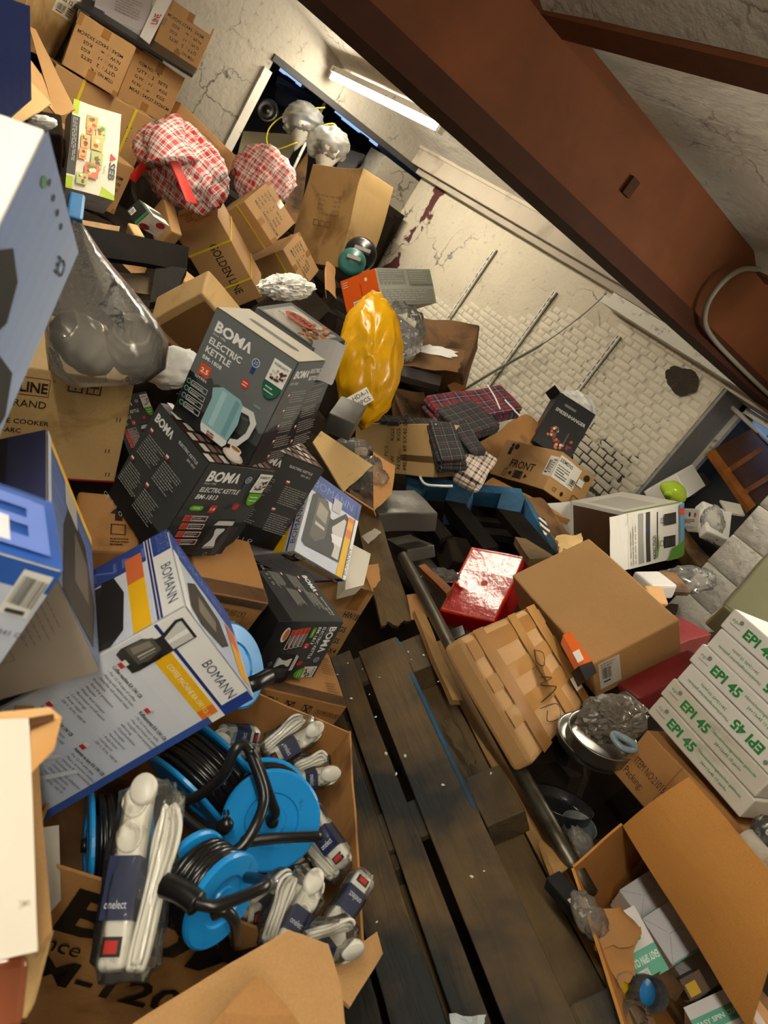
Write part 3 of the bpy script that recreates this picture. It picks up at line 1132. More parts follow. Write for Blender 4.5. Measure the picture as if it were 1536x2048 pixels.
# ---- cartons of gift sets (brown, stencilled)
def gl_text(a, c=BLK):
    for i, (s, w) in enumerate((('ITEM NO. : 4L', 0.42), ('QTY :  2   SETS', 0.62), ('G.W. :  r.l      KGS', 0.66), ('N.W. :  w      KGS', 0.66), ('MEAS : 54X27.3X26CM', 0.80))):
        a.t(s, 0.14, 0.76 - 0.125 * i, 0.062, c, w=w, bold=0.012)
def gl_carton(key, label, face='F', straps=(), rot=0, flip=False):
    b = box('gift_carton', key, label, 'carton', M_CARD, group='brown stencilled cartons by the doorway', amp=0.004, freq=5)
    a = face_art(b, face, rot)
    gl_text(a)
    put(a, 'stencilled_lettering', off=0.0016)
    strip(b, face, 0.44, 0.8, 0.58, 1.0, M_TAPE)
    strip(b, face, 0.44, 0.0, 0.58, 0.18, M_TAPE)
    for c in ((0, 0.9), (0.92, 0)):
        strip(b, face, c[0], c[1], c[0] + 0.09, min(1, c[1] + 0.2), M_TAPE, 'corner_tape')
    return b
g1 = gl_carton('gl_top1', 'brown carton with upside-down stencilled lettering, left of the upper pair')
g2 = gl_carton('gl_top2', 'brown carton with upright stencilled lettering, right of the upper pair')
g3 = gl_carton('gl_top3', 'brown carton with upside-down lettering and torn white label, highest against the wall')
strip(g3, 'F', 0.05, 0.0, 0.45, 0.16, M_WHITE_D, 'torn_label')
g4 = box('gift_carton', 'gl_side', 'long side of a yellow-strapped brown carton under the upper pair, behind the fryer box', 'carton', M_CARD, group='brown stencilled cartons by the doorway', amp=0.004, freq=5)
band(g4, 'x', 0.27, 0.014, M_STRAP)
band(g4, 'x', 0.80, 0.014, M_STRAP)
strip(g4, 'F', 0.94, 0.6, 1.0, 0.9, M_TAPE, 'corner_tape')
a = face_art(g4, 'F', 3)
a.t('L x Y', 0.35, 0.78, 0.05, BLK)
put(a, 'stencilled_lettering')
g5 = gl_carton('gl_low', 'brown carton with upside-down lettering under the fryer box')
g6 = box('gift_carton', 'gl_golden', 'long brown carton with two yellow straps and large lettering along its side', 'carton', M_CARD, group='brown stencilled cartons by the doorway', amp=0.004, freq=5)
a = face_art(g6, 'F')
a.t('GOLDEN LINE', 0.24, 0.5, 0.2, BLK, w=0.62, bold=0.006)
put(a, 'stencilled_lettering')
a = face_art(g6, 'L', 3)
gl_text(a)
put(a, 'stencilled_lettering')
band(g6, 'x', 0.27, 0.013, M_STRAP)
band(g6, 'x', 0.74, 0.013, M_STRAP)
g7 = gl_carton('gl_item1', 'tilted carton, stencilled end facing right, upper of two beside the long double-strapped carton')
band(g7, 'y', 0.2, 0.012, M_STRAP)
g8 = gl_carton('gl_item2', 'tilted carton, stencilled end facing right, lower of two beside the long double-strapped carton')
band(g8, 'y', 0.16, 0.012, M_STRAP)

b = box('large_carton', 'rss_carton', 'weathered brown carton with a printed paper label, top left', 'carton', M_CARD_W, amp=0.008, freq=4)
a = face_art(b, 'F')
a.r(0.50, 0.60, 0.95, 0.92, (224, 214, 190))
a.t('RSS 12 0', 0.54, 0.78, 0.06, (40, 34, 30), w=0.37, bold=0.02)
a.barcode(0.52, 0.62, 0.74, 0.75, (224, 214, 190))
a.lines(0.76, 0.74, 0.16, 4, 0.03, 0.014, (70, 60, 50))
a.r(0.72, 0.94, 0.88, 1.0, (40, 32, 24))
put(a, 'paper_label')

b = box('fryer_box', 'seb_box', 'white and green fryer box standing on end, with small food photographs', 'box', M_WHITE, amp=0.005, freq=7)
a = face_art(b, 'F')
a.r(0, 0, 1, 1, (226, 218, 194))
a.r(0, 0, 0.16, 0.13, (168, 190, 40))
a.r(0.86, 0.0, 1.0, 0.14, (168, 190, 40))
a.poly([(0.88, 0.72), (1, 0.68), (1, 1), (0.94, 1)], (168, 190, 40))
a.r(0.18, 0.0, 0.84, 0.17, (64, 62, 58))
a.lines(0.2, 0.12, 0.5, 3, 0.035, 0.012, (190, 186, 176))
a.t('SEB', 0.58, 0.84, 0.13, (70, 72, 76), w=0.2, bold=0.03)
a.poly([(0.48, 0.84), (0.57, 0.84), (0.525, 0.97)], (200, 40, 46))
a.t('Actifry', 0.64, 0.72, 0.05, (150, 160, 150))
rr = random.Random(4)
for (u, v, su, sv) in ((.12, .3, .15, .22), (.24, .32, .1, .14), (.2, .5, .16, .2), (.36, .22, .15, .16), (.34, .42, .16, .24), (.52, .44, .18, .24), (.52, .2, .12, .14), (.66, .34, .17, .28), (.8, .2, .13, .22)):
    base = rr.choice(((206, 150, 80), (216, 130, 70), (190, 90, 60), (150, 160, 90), (120, 130, 140)))
    a.r(u, v, u + su, v + sv, tuple(min(255, x + 30) for x in base))
    for k in range(7):
        a.e(u + su * rr.uniform(.2, .8), v + sv * rr.uniform(.2, .8), su * rr.uniform(.07, .16), rr.choice(((220, 180, 90), (200, 70, 50), (90, 130, 60), (240, 220, 190), (120, 80, 60))), n=10)
put(a, 'printed_panel', True)

b = box('flat_carton', 'flat_carton', 'plain flat brown carton leaning on the wall behind the checked bags', 'carton', M_CARD2, amp=0.006, freq=4)
a = face_art(b, 'F')
a.frame(0.42, 0.35, 0.74, 0.8, 0.004, (110, 80, 46))
a.lines(0.44, 0.75, 0.26, 4, 0.1, 0.03, (110, 80, 46))
put(a, 'stencilled_lettering')
b = box('tall_carton', 'tall_carton', 'tall brown carton leaning in the corner under the hanging plastic bags', 'carton', M_CARD_W, amp=0.02, freq=2.5)
a = face_art(b, 'F', 2)
for i, (s, w) in enumerate((('ITEM NO:KZ-28-37', .36), ('QTY          PCS', .40), ('N.W          KGS', .40), ('G.W          KGS', .40), ('MEAS. 47 X 30 X 33 CM', .46))):
    a.t(s, 0.26, 0.46 - 0.045 * i, 0.022, (96, 70, 40), w=w)
for i in range(3):
    a.frame(0.36 + 0.11 * i, 0.54, 0.45 + 0.11 * i, 0.6, 0.006, (96, 70, 40))
put(a, 'stencilled_lettering', off=0.002)

# ---- electric kettle boxes
GREY, CHAR, BLK2 = (102, 106, 106), (64, 66, 66), (22, 23, 24)
def para(a, u, v, w, n, dv, c=(170, 170, 166)):
    a.lines(u, v, w, n, dv, dv * 0.32, c)
def flag(a, u, v, c1=(240, 240, 240), c2=(200, 40, 50)):
    a.r(u, v, u + 0.05, v + 0.018, c1)
    a.r(u, v - 0.018, u + 0.05, v, c2)
def boma(a, u, v, h, w, c=(240, 240, 238)):
    a.t('BOM', u, v, h, c, w=w * 0.78, bold=0.035)
    x = u + w * 0.80
    k = w * 0.2
    a.poly([(x, v), (x + k * .42, v + h), (x + k * .62, v + h), (x + k * 1.1, v), (x + k * .72, v), (x + k * .5, v + h * .62), (x + k * .3, v)], c)
def warranty(a, u, v, w, h, low):
    a.r(u, v + h * .42, u + w, v + h, (236, 234, 228))
    a.t('WARRANTY', u + w * .08, v + h * .86, h * .075, (40, 40, 40), w=w * .84, bold=.02)
    rr = random.Random(2)
    for k in range(26):
        a.e(u + w * rr.uniform(.1, .9), v + h * rr.uniform(.48, .8), w * .07, rr.choice(((120, 70, 56), (190, 150, 130), (80, 50, 44), (220, 210, 200))), n=7)
    a.e(u + w * .5, v + h * .42, w * .5, low, rv=h * .38, n=16, a0=180, a1=360)
    a.lines(u + w * .2, v + h * .32, w * .6, 2, h * .1, h * .03, (230, 240, 230))
def badge(a, u, v, r, c=(34, 62, 120)):
    a.r(u - r * .5, v - r * 2.2, u + r * .5, v, c)
    a.e(u, v, r, (200, 206, 214))
    a.e(u, v, r * .8, c)
    a.t('25', u, v - r * .3, r * .7, (220, 224, 230), al='c')

def art_1808_front(a):
    a.r(0, 0, 1, 1, GREY, 2, 2)
    rr = random.Random(9)
    pts = [(0, 0), (1, 0)]
    top = []
    for k in range(24):
        t = k / 23
        top.append((t, 0.36 + 0.07 * math.sin(t * 5) + rr.uniform(0, .05)))
    a.poly(pts + top[::-1], (64, 67, 68))
    a.r(0, 0, 1, 0.2, (32, 33, 34))
    a.poly([(0, 0), (.3, 0), (.22, .3), (.05, .42), (0, .42)], (26, 27, 28))
    boma(a, 0.07, 0.83, 0.085, 0.44)
    a.t('Since 1996', 0.07, 0.795, 0.022, (225, 225, 222), shear=.2)
    a.t('ELECTRIC', 0.07, 0.715, 0.055, (240, 240, 238), w=.40, bold=.02)
    a.t('KETTLE', 0.07, 0.635, 0.055, (240, 240, 238), w=.31, bold=.02)
    a.t('BM-1808', 0.07, 0.575, 0.034, (236, 236, 234), w=.24, bold=.012)
    a.r(0.09, 0.44, 0.22, 0.54, (214, 84, 40))
    a.t('2.5', 0.155, 0.468, 0.04, W_, w=.09, al='c', bold=.015)
    a.t('LITRES', 0.155, 0.405, 0.02, (235, 235, 232), w=.14, al='c', bold=.01)
    badge(a, 0.62, 0.80, 0.045)
    a.e(0.61, 0.60, 0.048, (200, 60, 40))
    a.lines(0.58, 0.615, 0.06, 2, .022, .008, W_)
    warranty(a, 0.78, 0.60, 0.205, 0.33, (30, 92, 70))
    a.t('1500W', 0.80, 0.5, 0.018, (150, 200, 180))
    for i in range(4):
        y = 0.33 - .062 * i
        x = 0.03 + .012 * i
        a.e(x + .035, y + .022, .028, (110, 160, 150))
        a.e(x + .035, y + .022, .02, (30, 34, 34))
        a.frame(x + .07, y, x + .27, y + .046, .005, (226, 226, 224))
        a.lines(x + .09, y + .032, .15, 2, .014, .006, (210, 210, 208))
    # kettle picture
    body = [(.40, .10), (.43, .06), (.70, .05), (.73, .09), (.76, .30), (.73, .47), (.68, .50), (.46, .50), (.40, .46), (.36, .43), (.38, .40), (.40, .36)]
    a.poly([(.40, .10), (.43, .06), (.71, .05), (.74, .09), (.73, .14), (.39, .15)], (226, 226, 222))
    a.poly([(.39, .13), (.735, .12), (.765, .30), (.73, .46), (.68, .49), (.46, .495), (.36, .44), (.395, .36)], (140, 182, 188))
    a.poly([(.47, .15), (.53, .15), (.53, .47), (.47, .47)], (166, 204, 208))
    a.poly([(.64, .14), (.70, .14), (.70, .46), (.64, .47)], (110, 156, 164))
    hx = [(.73, .46), (.86, .47), (.94, .40), (.93, .26), (.86, .14), (.75, .11), (.755, .16), (.83, .19), (.88, .28), (.88, .37), (.83, .42), (.74, .41)]
    for i in range(6):
        a.poly([hx[i], hx[i + 1] if i < 5 else hx[5], hx[11 - i - 1] if i < 5 else hx[6], hx[11 - i]], (214, 214, 210))
    a.t('BOMA', .5, .085, .018, (30, 40, 60), w=.09, bold=.03)
    a.r(.5, .062, .59, .078, (180, 40, 50))
    a.e(.86, .05, .125, (206, 190, 170), rv=.045)
    a.e(.86, .055, .09, (228, 220, 208), rv=.032)
    a.poly([(.79, .115), (.93, .115), (.915, .07), (.88, .05), (.83, .05), (.805, .07)], (232, 224, 212))
    a.e(.86, .115, .07, (240, 234, 224), rv=.022)
    a.e(.86, .115, .058, (170, 104, 56), rv=.016)
def art_1808_side(a):
    a.r(0, 0, 1, 1, (98, 102, 102))
    a.r(0, 0, 1, .34, (30, 31, 32))
    a.poly([(0, .34), (.3, .40), (.6, .36), (1, .42), (1, .34)], (60, 63, 64))
    boma(a, .08, .85, .07, .5)
    a.t('ELECTRIC', .60, .89, .04, (236, 236, 234), w=.38, bold=.02)
    a.t('KETTLE', .66, .82, .04, (236, 236, 234), w=.3, bold=.02)
    a.t('BM-1808', .08, .79, .025, (220, 220, 218))
    for i in range(5):
        para(a, .25, .72 - .135 * i, .55, 5, .021)
        flag(a, .1, .70 - .135 * i)
def art_1813_front(a):
    a.r(0, 0, 1, 1, CHAR)
    a.grad(0, 0, 1, .34, (24, 25, 26), (50, 52, 52), 6)
    boma(a, .08, .83, .105, .44)
    a.t('Since 1996', .08, .795, .022, (220, 220, 218), shear=.2)
    a.t('ELECTRIC KETTLE', .08, .715, .05, (238, 238, 236), w=.56, bold=.015, shear=.15)
    a.t('BM-1813', .08, .64, .05, (238, 238, 236), w=.30, bold=.015, shear=.15)
    badge(a, .66, .88, .045, (60, 70, 110))
    warranty(a, .78, .60, .2, .36, (96, 168, 30))
    a.e(.09, .56, .03, (96, 168, 30))
    a.e(.21, .56, .03, (96, 168, 30))
    a.r(.09, .534, .21, .586, (96, 168, 30))
    a.t('1500W', .10, .55, .022, (230, 245, 220), w=.1)
    a.r(.33, .52, .42, .60, (190, 50, 40))
    a.t('1.8', .375, .545, .03, W_, al='c', w=.06)
    a.e(.68, .60, .045, (190, 50, 44))
    for i in range(4):
        y = .42 - .078 * i
        x = .06
        a.frame(x, y, x + .32, y + .062, .008, (214, 120, 100))
        a.r(x + .01, y + .006, x + .09, y + .056, (190, 50, 40))
        a.frame(x + .1, y + .004, x + .315, y + .058, .006, (226, 226, 224))
        a.lines(x + .12, y + .042, .17, 2, .018, .008, (190, 190, 188))
    a.poly([(.42, .06), (.78, .06), (.80, .12), (.76, .40), (.72, .46), (.48, .46), (.46, .40)], (34, 34, 36))
    a.poly([(.68, .07), (.77, .07), (.79, .12), (.755, .40), (.70, .42)], (58, 58, 60))
    a.poly([(.46, .42), (.74, .42), (.735, .47), (.5, .475)], (196, 196, 194))
    a.poly([(.47, .47), (.73, .475), (.74, .50), (.48, .49)], (40, 40, 42))
    a.poly([(.74, .46), (.92, .46), (.96, .40), (.93, .22), (.84, .14), (.78, .15), (.79, .2), (.85, .22), (.87, .37), (.85, .41), (.75, .41)], (28, 28, 30))
    a.poly([(.50, .155), (.66, .155), (.665, .18), (.625, .25), (.625, .30), (.665, .36), (.66, .385), (.53, .385), (.525, .36), (.555, .3), (.55, .25), (.50, .18)], (206, 206, 206))
    a.r(.50, .16, .655, .176, (120, 120, 120))
    a.e(.60, .085, .028, (150, 150, 150))
    a.e(.60, .085, .022, (28, 28, 30))
    a.e(.12, .09, .12, (226, 222, 214), rv=.05)
    a.e(.12, .1, .095, (196, 116, 50), rv=.034)
def art_1813_side(a):
    a.r(0, 0, 1, 1, (62, 64, 64))
    a.r(0, 0, 1, .2, (20, 21, 22))
    boma(a, .06, .86, .075, .34)
    a.t('ELECTRIC KETTLE', .52, .90, .026, (230, 230, 228), w=.36, bold=.01)
    a.t('BM-1813', .74, .855, .022, (230, 230, 228), w=.14)
    for i in range(2):
        for j in range(2):
            u, v = .08 + .46 * i, .76 - .3 * j
            flag(a, u, v + .01)
            para(a, u + .02, v - .03, .36, 9, .022)
    a.t('CE  0  I  O', .12, .08, .035, (200, 200, 198), w=.4)
def art_tiles(a, nu=9, nv=6):
    a.r(0, 0, 1, 1, (58, 40, 34))
    rr = random.Random(11)
    for j in range(nv):
        for i in range(nu):
            u = (i + (0.5 if j % 2 else 0) + .1) / (nu + .5)
            v = (j + .12) / nv
            k = rr.choice(((214, 204, 196), (188, 168, 158), (96, 64, 54), (230, 226, 220), (140, 110, 100)))
            a.r(u, v, u + .075, v + .13, k)

def kettle_box(key, label, kind, faces, group):
    b = box('kettle_box', key, label, 'box', M_BLACKCARD, r=0.003, amp=0.0005, group=group)
    for f, fn, rot in faces:
        a = face_art(b, f, rot)
        fn(a)
        put(a, 'printed_panel', True)
    return b
KG = 'electric kettle boxes'
def cream_top(a):
    a.r(0, 0, 1, 1, (214, 204, 180))
    a.r(0.28, .42, .75, .58, (60, 54, 46))
    a.e(.28, .5, .08, (60, 54, 46), rv=.08)
    a.e(.75, .5, .08, (60, 54, 46), rv=.08)
k1 = kettle_box('k1808_a', 'grey electric kettle box picturing a pale blue kettle, cream top', '1808', (('F', art_1808_front, 0), ('R', art_1808_side, 0), ('L', art_1808_side, 0), ('T', cream_top, 0)), KG)
def art_lid(a):
    a.r(0, 0, 1, 1, GREY)
    a.r(.08, .06, .90, .90, (196, 190, 178))
    rr = random.Random(6)
    a.e(.36, .42, .24, (226, 220, 206))
    a.e(.34, .62, .17, (236, 234, 228))
    for k in range(60):
        a.e(rr.uniform(.60, .88), rr.uniform(.1, .84), .03, rr.choice(((210, 100, 40), (220, 140, 50), (90, 110, 50), (120, 80, 50), (236, 228, 214))), n=8)
    a.e(.47, .46, .24, (214, 84, 30), rv=.17)
    boma(a, .30, .42, .13, .36, (40, 40, 40))
    a.t('ELECTRIC KETTLE', .2, .24, .07, (70, 110, 80), w=.5, bold=.02)
k2 = kettle_box('k1808_b', 'second grey kettle box behind, with a food picture on its lid', '1808', (('F', art_1808_front, 0), ('R', art_1808_side, 0), ('T', art_lid, 0)), KG)
# its loose grey outer flap
d = k2['_d']
m = MB()
pts = []
for j in range(7):
    t = j / 6
    for i in range(9):
        s = i / 8
        pts.append((d[0] / 2 - 0.005 + 0.035 * math.sin(s * PI * .9) * (1 - .2 * t), -d[1] / 2 + d[1] * 1.02 * s + 0.0, d[2] / 2 - .085 + .10 * t + .01 * math.sin(s * 6)))
m.add(pts, grid_faces(9, 7))
m.add([(p[0] + .002, p[1], p[2]) for p in pts], grid_faces(9, 7, 0, True))
m.build('torn_flap', simple('grey_white_card_inside', (176, 174, 172), .6), k2['o'])
k3 = kettle_box('k1813_a', 'black electric kettle box standing upright, front and side showing', '1813', (('F', art_1813_front, 0), ('L', art_1813_side, 0), ('T', art_tiles, 0)), KG)
k4 = kettle_box('k1813_b', 'black kettle box behind the upright one, only its text side showing', '1813', (('F', art_1813_side, 0), ('T', art_tiles, 0), ('R', art_1813_front, 0)), KG)
def art_blackbase(a):
    a.r(0, 0, 1, 1, (16, 17, 18))
k5 = kettle_box('k1813_c', 'black kettle box lying on its side on the OVEN carton', '1813', (('F', art_1813_front, 0), ('L', art_1813_side, 0), ('B', art_blackbase, 0)), KG)

# ---- coffee machine boxes (white and blue)
NAVYB, SKY, YEL = (40, 70, 150), (206, 214, 230), (236, 184, 20)
def coffee_machine(a, u0, v0, u1, v1):
    """Coffee maker picture inside a rectangle, machine upright along +v."""
    def q(x, y):
        return (u0 + (u1 - u0) * x, v0 + (v1 - v0) * y)
    def pl(pts, c):
        a.poly([q(*p) for p in pts], c)
    pl([(0.1, 0), (.95, 0), (1, .1), (.95, 1), (.1, 1), (.05, .9), (.3, .62), (.3, .55), (.05, .4), (0, .1)], (38, 38, 40))
    pl([(.42, .64), (.92, .64), (.92, .96), (.18, .96), (.16, .9)], (206, 206, 204))
    pl([(.55, .64), (.68, .64), (.68, .96), (.5, .96)], (238, 238, 238))
    pl([(.08, .14), (.78, .14), (.84, .3), (.70, .52), (.2, .52), (.04, .34)], (84, 80, 72))
    pl([(.14, .2), (.4, .18), (.46, .46), (.22, .46)], (130, 126, 116))
    pl([(.5, .2), (.56, .2), (.58, .46), (.53, .46)], (190, 188, 180))
    pl([(.62, .2), (.66, .2), (.66, .44), (.63, .44)], (160, 156, 148))
    pl([(.80, .16), (.96, .2), (.98, .42), (.84, .5), (.80, .46), (.9, .38), (.89, .26), (.79, .22)], (20, 20, 22))
def bomann_text(a, u, v, h, w, c=(50, 62, 90), rot=0):
    a.t('BOMANN', u, v, h, c, w=w, rot=rot)
def art_bom_text(a):
    """Text side: white band with name at the top, yellow stripe, paragraphs in five languages."""
    a.grad(0, 0, 1, .8, (190, 202, 226), (222, 226, 234), 8)
    a.r(0, .80, 1, 1, (236, 236, 236))
    a.r(.93, 0, 1, .80, (52, 84, 160))
    a.r(0, .862, 1, .876, (30, 44, 110))
    a.r(.90, .862, 1, 1, (30, 60, 140))
    bomann_text(a, .48, .915, .045, .40)
    a.r(0.10, .775, .93, .850, YEL)
    a.t('COFFEE MACHINE KA 1341 CB', .34, .80, .024, (250, 244, 214), w=.54)
    a.r(.84, .775, .93, .85, (226, 120, 40))
    a.t('12-14', .85, .80, .02, (250, 230, 120))
    coffee_machine(a, .03, .68, .26, .97)
    rr = random.Random(3)
    for (u, v, t1, ls) in ((.12, .66, 'Coffee machine KA 1341 CB', ('For 12-14 cups of coffee', 'Housing with stainless steel insert', 'Swivel filter with automatic release', '  button', 'Anti-drip protection', 'Hotplate', 'Water level indicator', 'Illuminated on/off switch', 'Cord storage', 'Power supply:', '230 V, 50 Hz, 1000 W')),
                           (.56, .62, 'Kaffeautomat KA 1341 CB', ('Til 12-14 kopper kaffe', 'Hus med indsats av edelstal', 'Svingfilter med automatisk', '  abning', 'Dryppbeskyttelse', 'Varmeplate', 'Vannstandsviser', 'Av/pa bryter', 'Ledningsrom', '230 V, 50 Hz, 1000 W')),
                           (.10, .36, 'Automat do kawy KA 1341 CB', ('Na 12-14 filizanek kawy', 'Obudowa z wkladka ze stali', 'Automatyczny przycisk', '  zwalniajacy', 'Zabezpieczenie przed', '  kapaniem', 'Plytka podgrzewajaca', 'Wskaznik poziomu wody', '230 V, 50 Hz, 1000 W')),
                           (.54, .335, 'Automat na kavy KA 1341 CB', ('Pro 12-14 salku kavy', 'Plast s nerezovou vlozkou', 'Vyklopny filtr s automatickym', '  uvolnenim', 'Ochrana proti odkapavani', 'Ohrivaci plotynka', 'Ukazatel stavu vody', '230 V, 50 Hz, 1000 W')),
                           (.56, .10, 'KA 1341 CB', ('12-14', 'LED 230 V', '1000 W'))):
        flag(a, u, v + .018, (220, 220, 220), (190, 50, 60))
        a.t(t1, u + .0, v - .022, .0155, (44, 44, 52), w=.34 if len(t1) > 12 else .16, bold=.02)
        for i, l in enumerate(ls):
            a.t(('- ' if l[0] != ' ' else '') + l.strip(), u + .01, v - .046 - .0205 * i, .0115, (66, 66, 76), w=min(.36, .0125 * len(l) + .03))
    for k in range(3):
        a.poly([(.05 + .2 * k, .0), (.3 + .2 * k, .26), (.34 + .2 * k, .26), (.12 + .2 * k, .0)], (214, 220, 232))
def art_bom_photo(a):
    """Photo side, machine lying with top to the right."""
    a.grad(0, 0, 1, 1, (200, 208, 226), (226, 230, 238), 6)
    a.r(0, .78, 1, 1, NAVYB)
    bomann_text(a, .04, .84, .1, .8, (104, 132, 196))
    a.r(.80, .0, .93, .66, YEL)
    a.r(.80, .5, .93, .76, (222, 120, 50))
    a.r(.81, .6, .92, .7, (236, 170, 50))
    a.r(.93, 0, 1, .78, (238, 238, 238))
    a.r(.925, 0, .94, 1, (30, 44, 110))
    a.t('BOMANN', .985, .05, .06, (50, 62, 90), w=.34, rot=90)
def machine_across(a, u0, v0, u1, v1):
    """Machine turned a quarter so its top points right."""
    def q(x, y):
        return (u0 + (u1 - u0) * y, v1 - (v1 - v0) * x)
    def pl(pts, c):
        a.poly([q(*p) for p in pts], c)
    pl([(0.1, 0), (.95, 0), (1, .1), (.95, 1), (.1, 1), (.05, .9), (.3, .62), (.3, .55), (.05, .4), (0, .1)], (38, 38, 40))
    pl([(.42, .64), (.92, .64), (.92, .96), (.18, .96), (.16, .9)], (206, 206, 204))
    pl([(.55, .64), (.68, .64), (.68, .96), (.5, .96)], (238, 238, 238))
    pl([(.08, .14), (.78, .14), (.84, .3), (.70, .52), (.2, .52), (.04, .34)], (84, 80, 72))
    pl([(.14, .2), (.4, .18), (.46, .46), (.22, .46)], (150, 146, 136))
    pl([(.5, .2), (.56, .2), (.58, .46), (.53, .46)], (190, 188, 180))
BG = 'blue and white coffee machine boxes'
def coffee_box(key, label):
    return box('coffee_machine_box', key, label, 'box', M_WHITE, r=0.003, amp=0.0005, group=BG)
b = coffee_box('boma_big', 'large coffee machine box with a page of text and yellow stripe over the cable reels')
a = face_art(b, 'F')
art_bom_text(a)
put(a, 'text_panel', True)
# photo side = left face (x-): print runs along the depth
a = face_art(b, 'L', 1)
a.grad(0, 0, 1, 1, (196, 204, 222), (226, 230, 238), 6)
a.r(0, .74, 1, 1, (44, 66, 140))
a.t('BOMANN', .1, .80, .13, (84, 110, 180), w=.78)
a.r(.10, .02, .66, .72, (40, 42, 44))
a.r(.14, .08, .62, .64, (150, 152, 154))
a.r(.14, .28, .62, .42, (196, 198, 200))
a.poly([(.60, .02), (.68, 0), (.74, .1), (.76, .5), (.72, .74), (.66, .76)], (30, 30, 32))
a.r(.78, .0, .86, .55, YEL)
a.r(.78, .55, .86, .88, (214, 110, 60))
a.r(.88, 0, 1, 1, (226, 226, 226))
a.r(.885, 0, .895, 1, (30, 44, 110))
a.r(.90, 0, .91, 1, (30, 44, 110))
a.r(.915, .72, 1, 1, (44, 66, 140))
a.t('BOMANN', .94, .56, .075, (50, 62, 90), w=.46, rot=270)
a.t('ESTATE', .94, .97, .09, (90, 110, 170), w=.22, rot=270)
put(a, 'photo_panel', True)
a = face_art(b, 'T', 0)
a.grad(0, 0, 1, 1, (206, 212, 226), (176, 190, 220), 6, False)
a.r(0, .70, 1, 1, NAVYB)
bomann_text(a, .1, .78, .14, .7, (100, 126, 190))
a.r(.0, .0, .08, .72, (236, 236, 236))
a.poly([(.10, .12), (.22, .04), (.55, .12), (.72, .30), (.66, .55), (.30, .62), (.14, .44)], (58, 54, 48))
a.poly([(.24, .2), (.5, .24), (.56, .42), (.3, .46)], (126, 118, 104))
a.r(.80, .06, .96, .44, (226, 170, 50))
a.r(.80, .44, .96, .66, (214, 110, 60))
put(a, 'photo_panel', True)
b = coffee_box('boma_small', 'farthest coffee machine box, lying beyond the kettle boxes with its photo side up')
a = face_art(b, 'F')
art_bom_photo(a)
machine_across(a, .06, .12, .80, .80)
a.r(.45, .70, .62, .86, (196, 190, 196))
put(a, 'photo_panel', True)
a = face_art(b, 'B')
art_bom_text(a)
put(a, 'text_panel', True)
a = face_art(b, 'L')
a.r(0, 0, 1, 1, (200, 206, 220))
a.r(.55, 0, .78, .9, YEL)
a.r(.82, 0, .85, 1, (30, 44, 110))
a.t('BOMANN', .97, .1, .08, (50, 62, 90), w=.5, rot=90)
put(a, 'photo_panel', True)
b = coffee_box('boma_left', 'coffee machine box seen edge-on with dark photo side and grey underside, left')
a = face_art(b, 'F')
a.grad(0, 0, 1, 1, (110, 120, 150), (70, 90, 150), 6)
a.r(0, .93, 1, 1, (228, 180, 50))
a.poly([(.25, .0), (.85, .05), (.95, .4), (.80, .75), (.45, .80), (.30, .5)], (40, 38, 36))
a.poly([(.5, .25), (.8, .3), (.82, .6), (.55, .66)], (96, 88, 78))
a.r(.36, .72, .62, .93, (170, 166, 158))
a.r(0, .0, .06, 1, (200, 206, 220))
put(a, 'photo_panel', True)
a = face_art(b, 'B')
a.r(0, 0, 1, 1, (178, 166, 152))
a.frame(.2, .1, .7, .5, .006, (140, 130, 118))
a.lines(.24, .46, .42, 9, .04, .008, (140, 130, 120))
a.lines(.2, .9, .45, 6, .05, .008, (140, 130, 120))
put(a, 'text_panel')
a = face_art(b, 'L')
a.r(0, 0, 1, 1, (44, 38, 52))
a.r(.7, 0, 1, 1, (50, 54, 92))
put(a, 'photo_panel', True)
b = coffee_box('boma_p', 'nearest pale blue coffee machine box, blurred at the left edge')
a = face_art(b, 'F')
a.grad(0, 0, 1, 1, (172, 188, 220), (130, 152, 196), 8)
a.poly([(.42, .95), (.56, 1), (.66, .80), (.62, .60), (.5, .52), (.40, .62)], (34, 34, 34))
a.poly([(.0, .2), (.3, .05), (.42, .2), (.40, .6), (.15, .9), (0, .9)], (52, 52, 50))
a.poly([(.1, .4), (.3, .3), (.34, .55), (.14, .7)], (110, 106, 96))
a.t('CE', .90, .12, .10, (60, 64, 76), rot=110, bold=.02)
for i in range(4):
    a.e(.93, .40 + .12 * i, .012, (60, 64, 76))
a.e(.90, .82, .02, (90, 140, 80))
put(a, 'photo_panel', True)
b = coffee_box('boma_q', 'coffee machine box with ribbed blue band and barcode at the left edge')
a = face_art(b, 'F')
a.r(0, 0, 1, 1, (44, 92, 178))
for i in range(26):
    a.r(0, i / 26, 1, i / 26 + .012, (36, 80, 164))
a.r(.62, .1, .85, .85, (96, 124, 204))
a.r(.25, .1, .70, .28, (96, 124, 204))
a.r(.25, .44, .70, .56, (96, 124, 204))
a.r(.25, .70, .70, .86, (96, 124, 204))
a.r(.0, .15, .4, .5, (222, 222, 228))
put(a, 'photo_panel', True)
a = face_art(b, 'B')
a.grad(0, 0, 1, 1, (196, 206, 226), (206, 214, 230), 4)
a.r(0, .82, 1, 1, (44, 92, 178))
a.barcode(.62, .62, .95, .95)
a.t('KA 1341 CB', .52, .48, .04, (90, 96, 110), rot=0)
a.e(.5, .2, .04, (110, 170, 60))
put(a, 'text_panel', True)

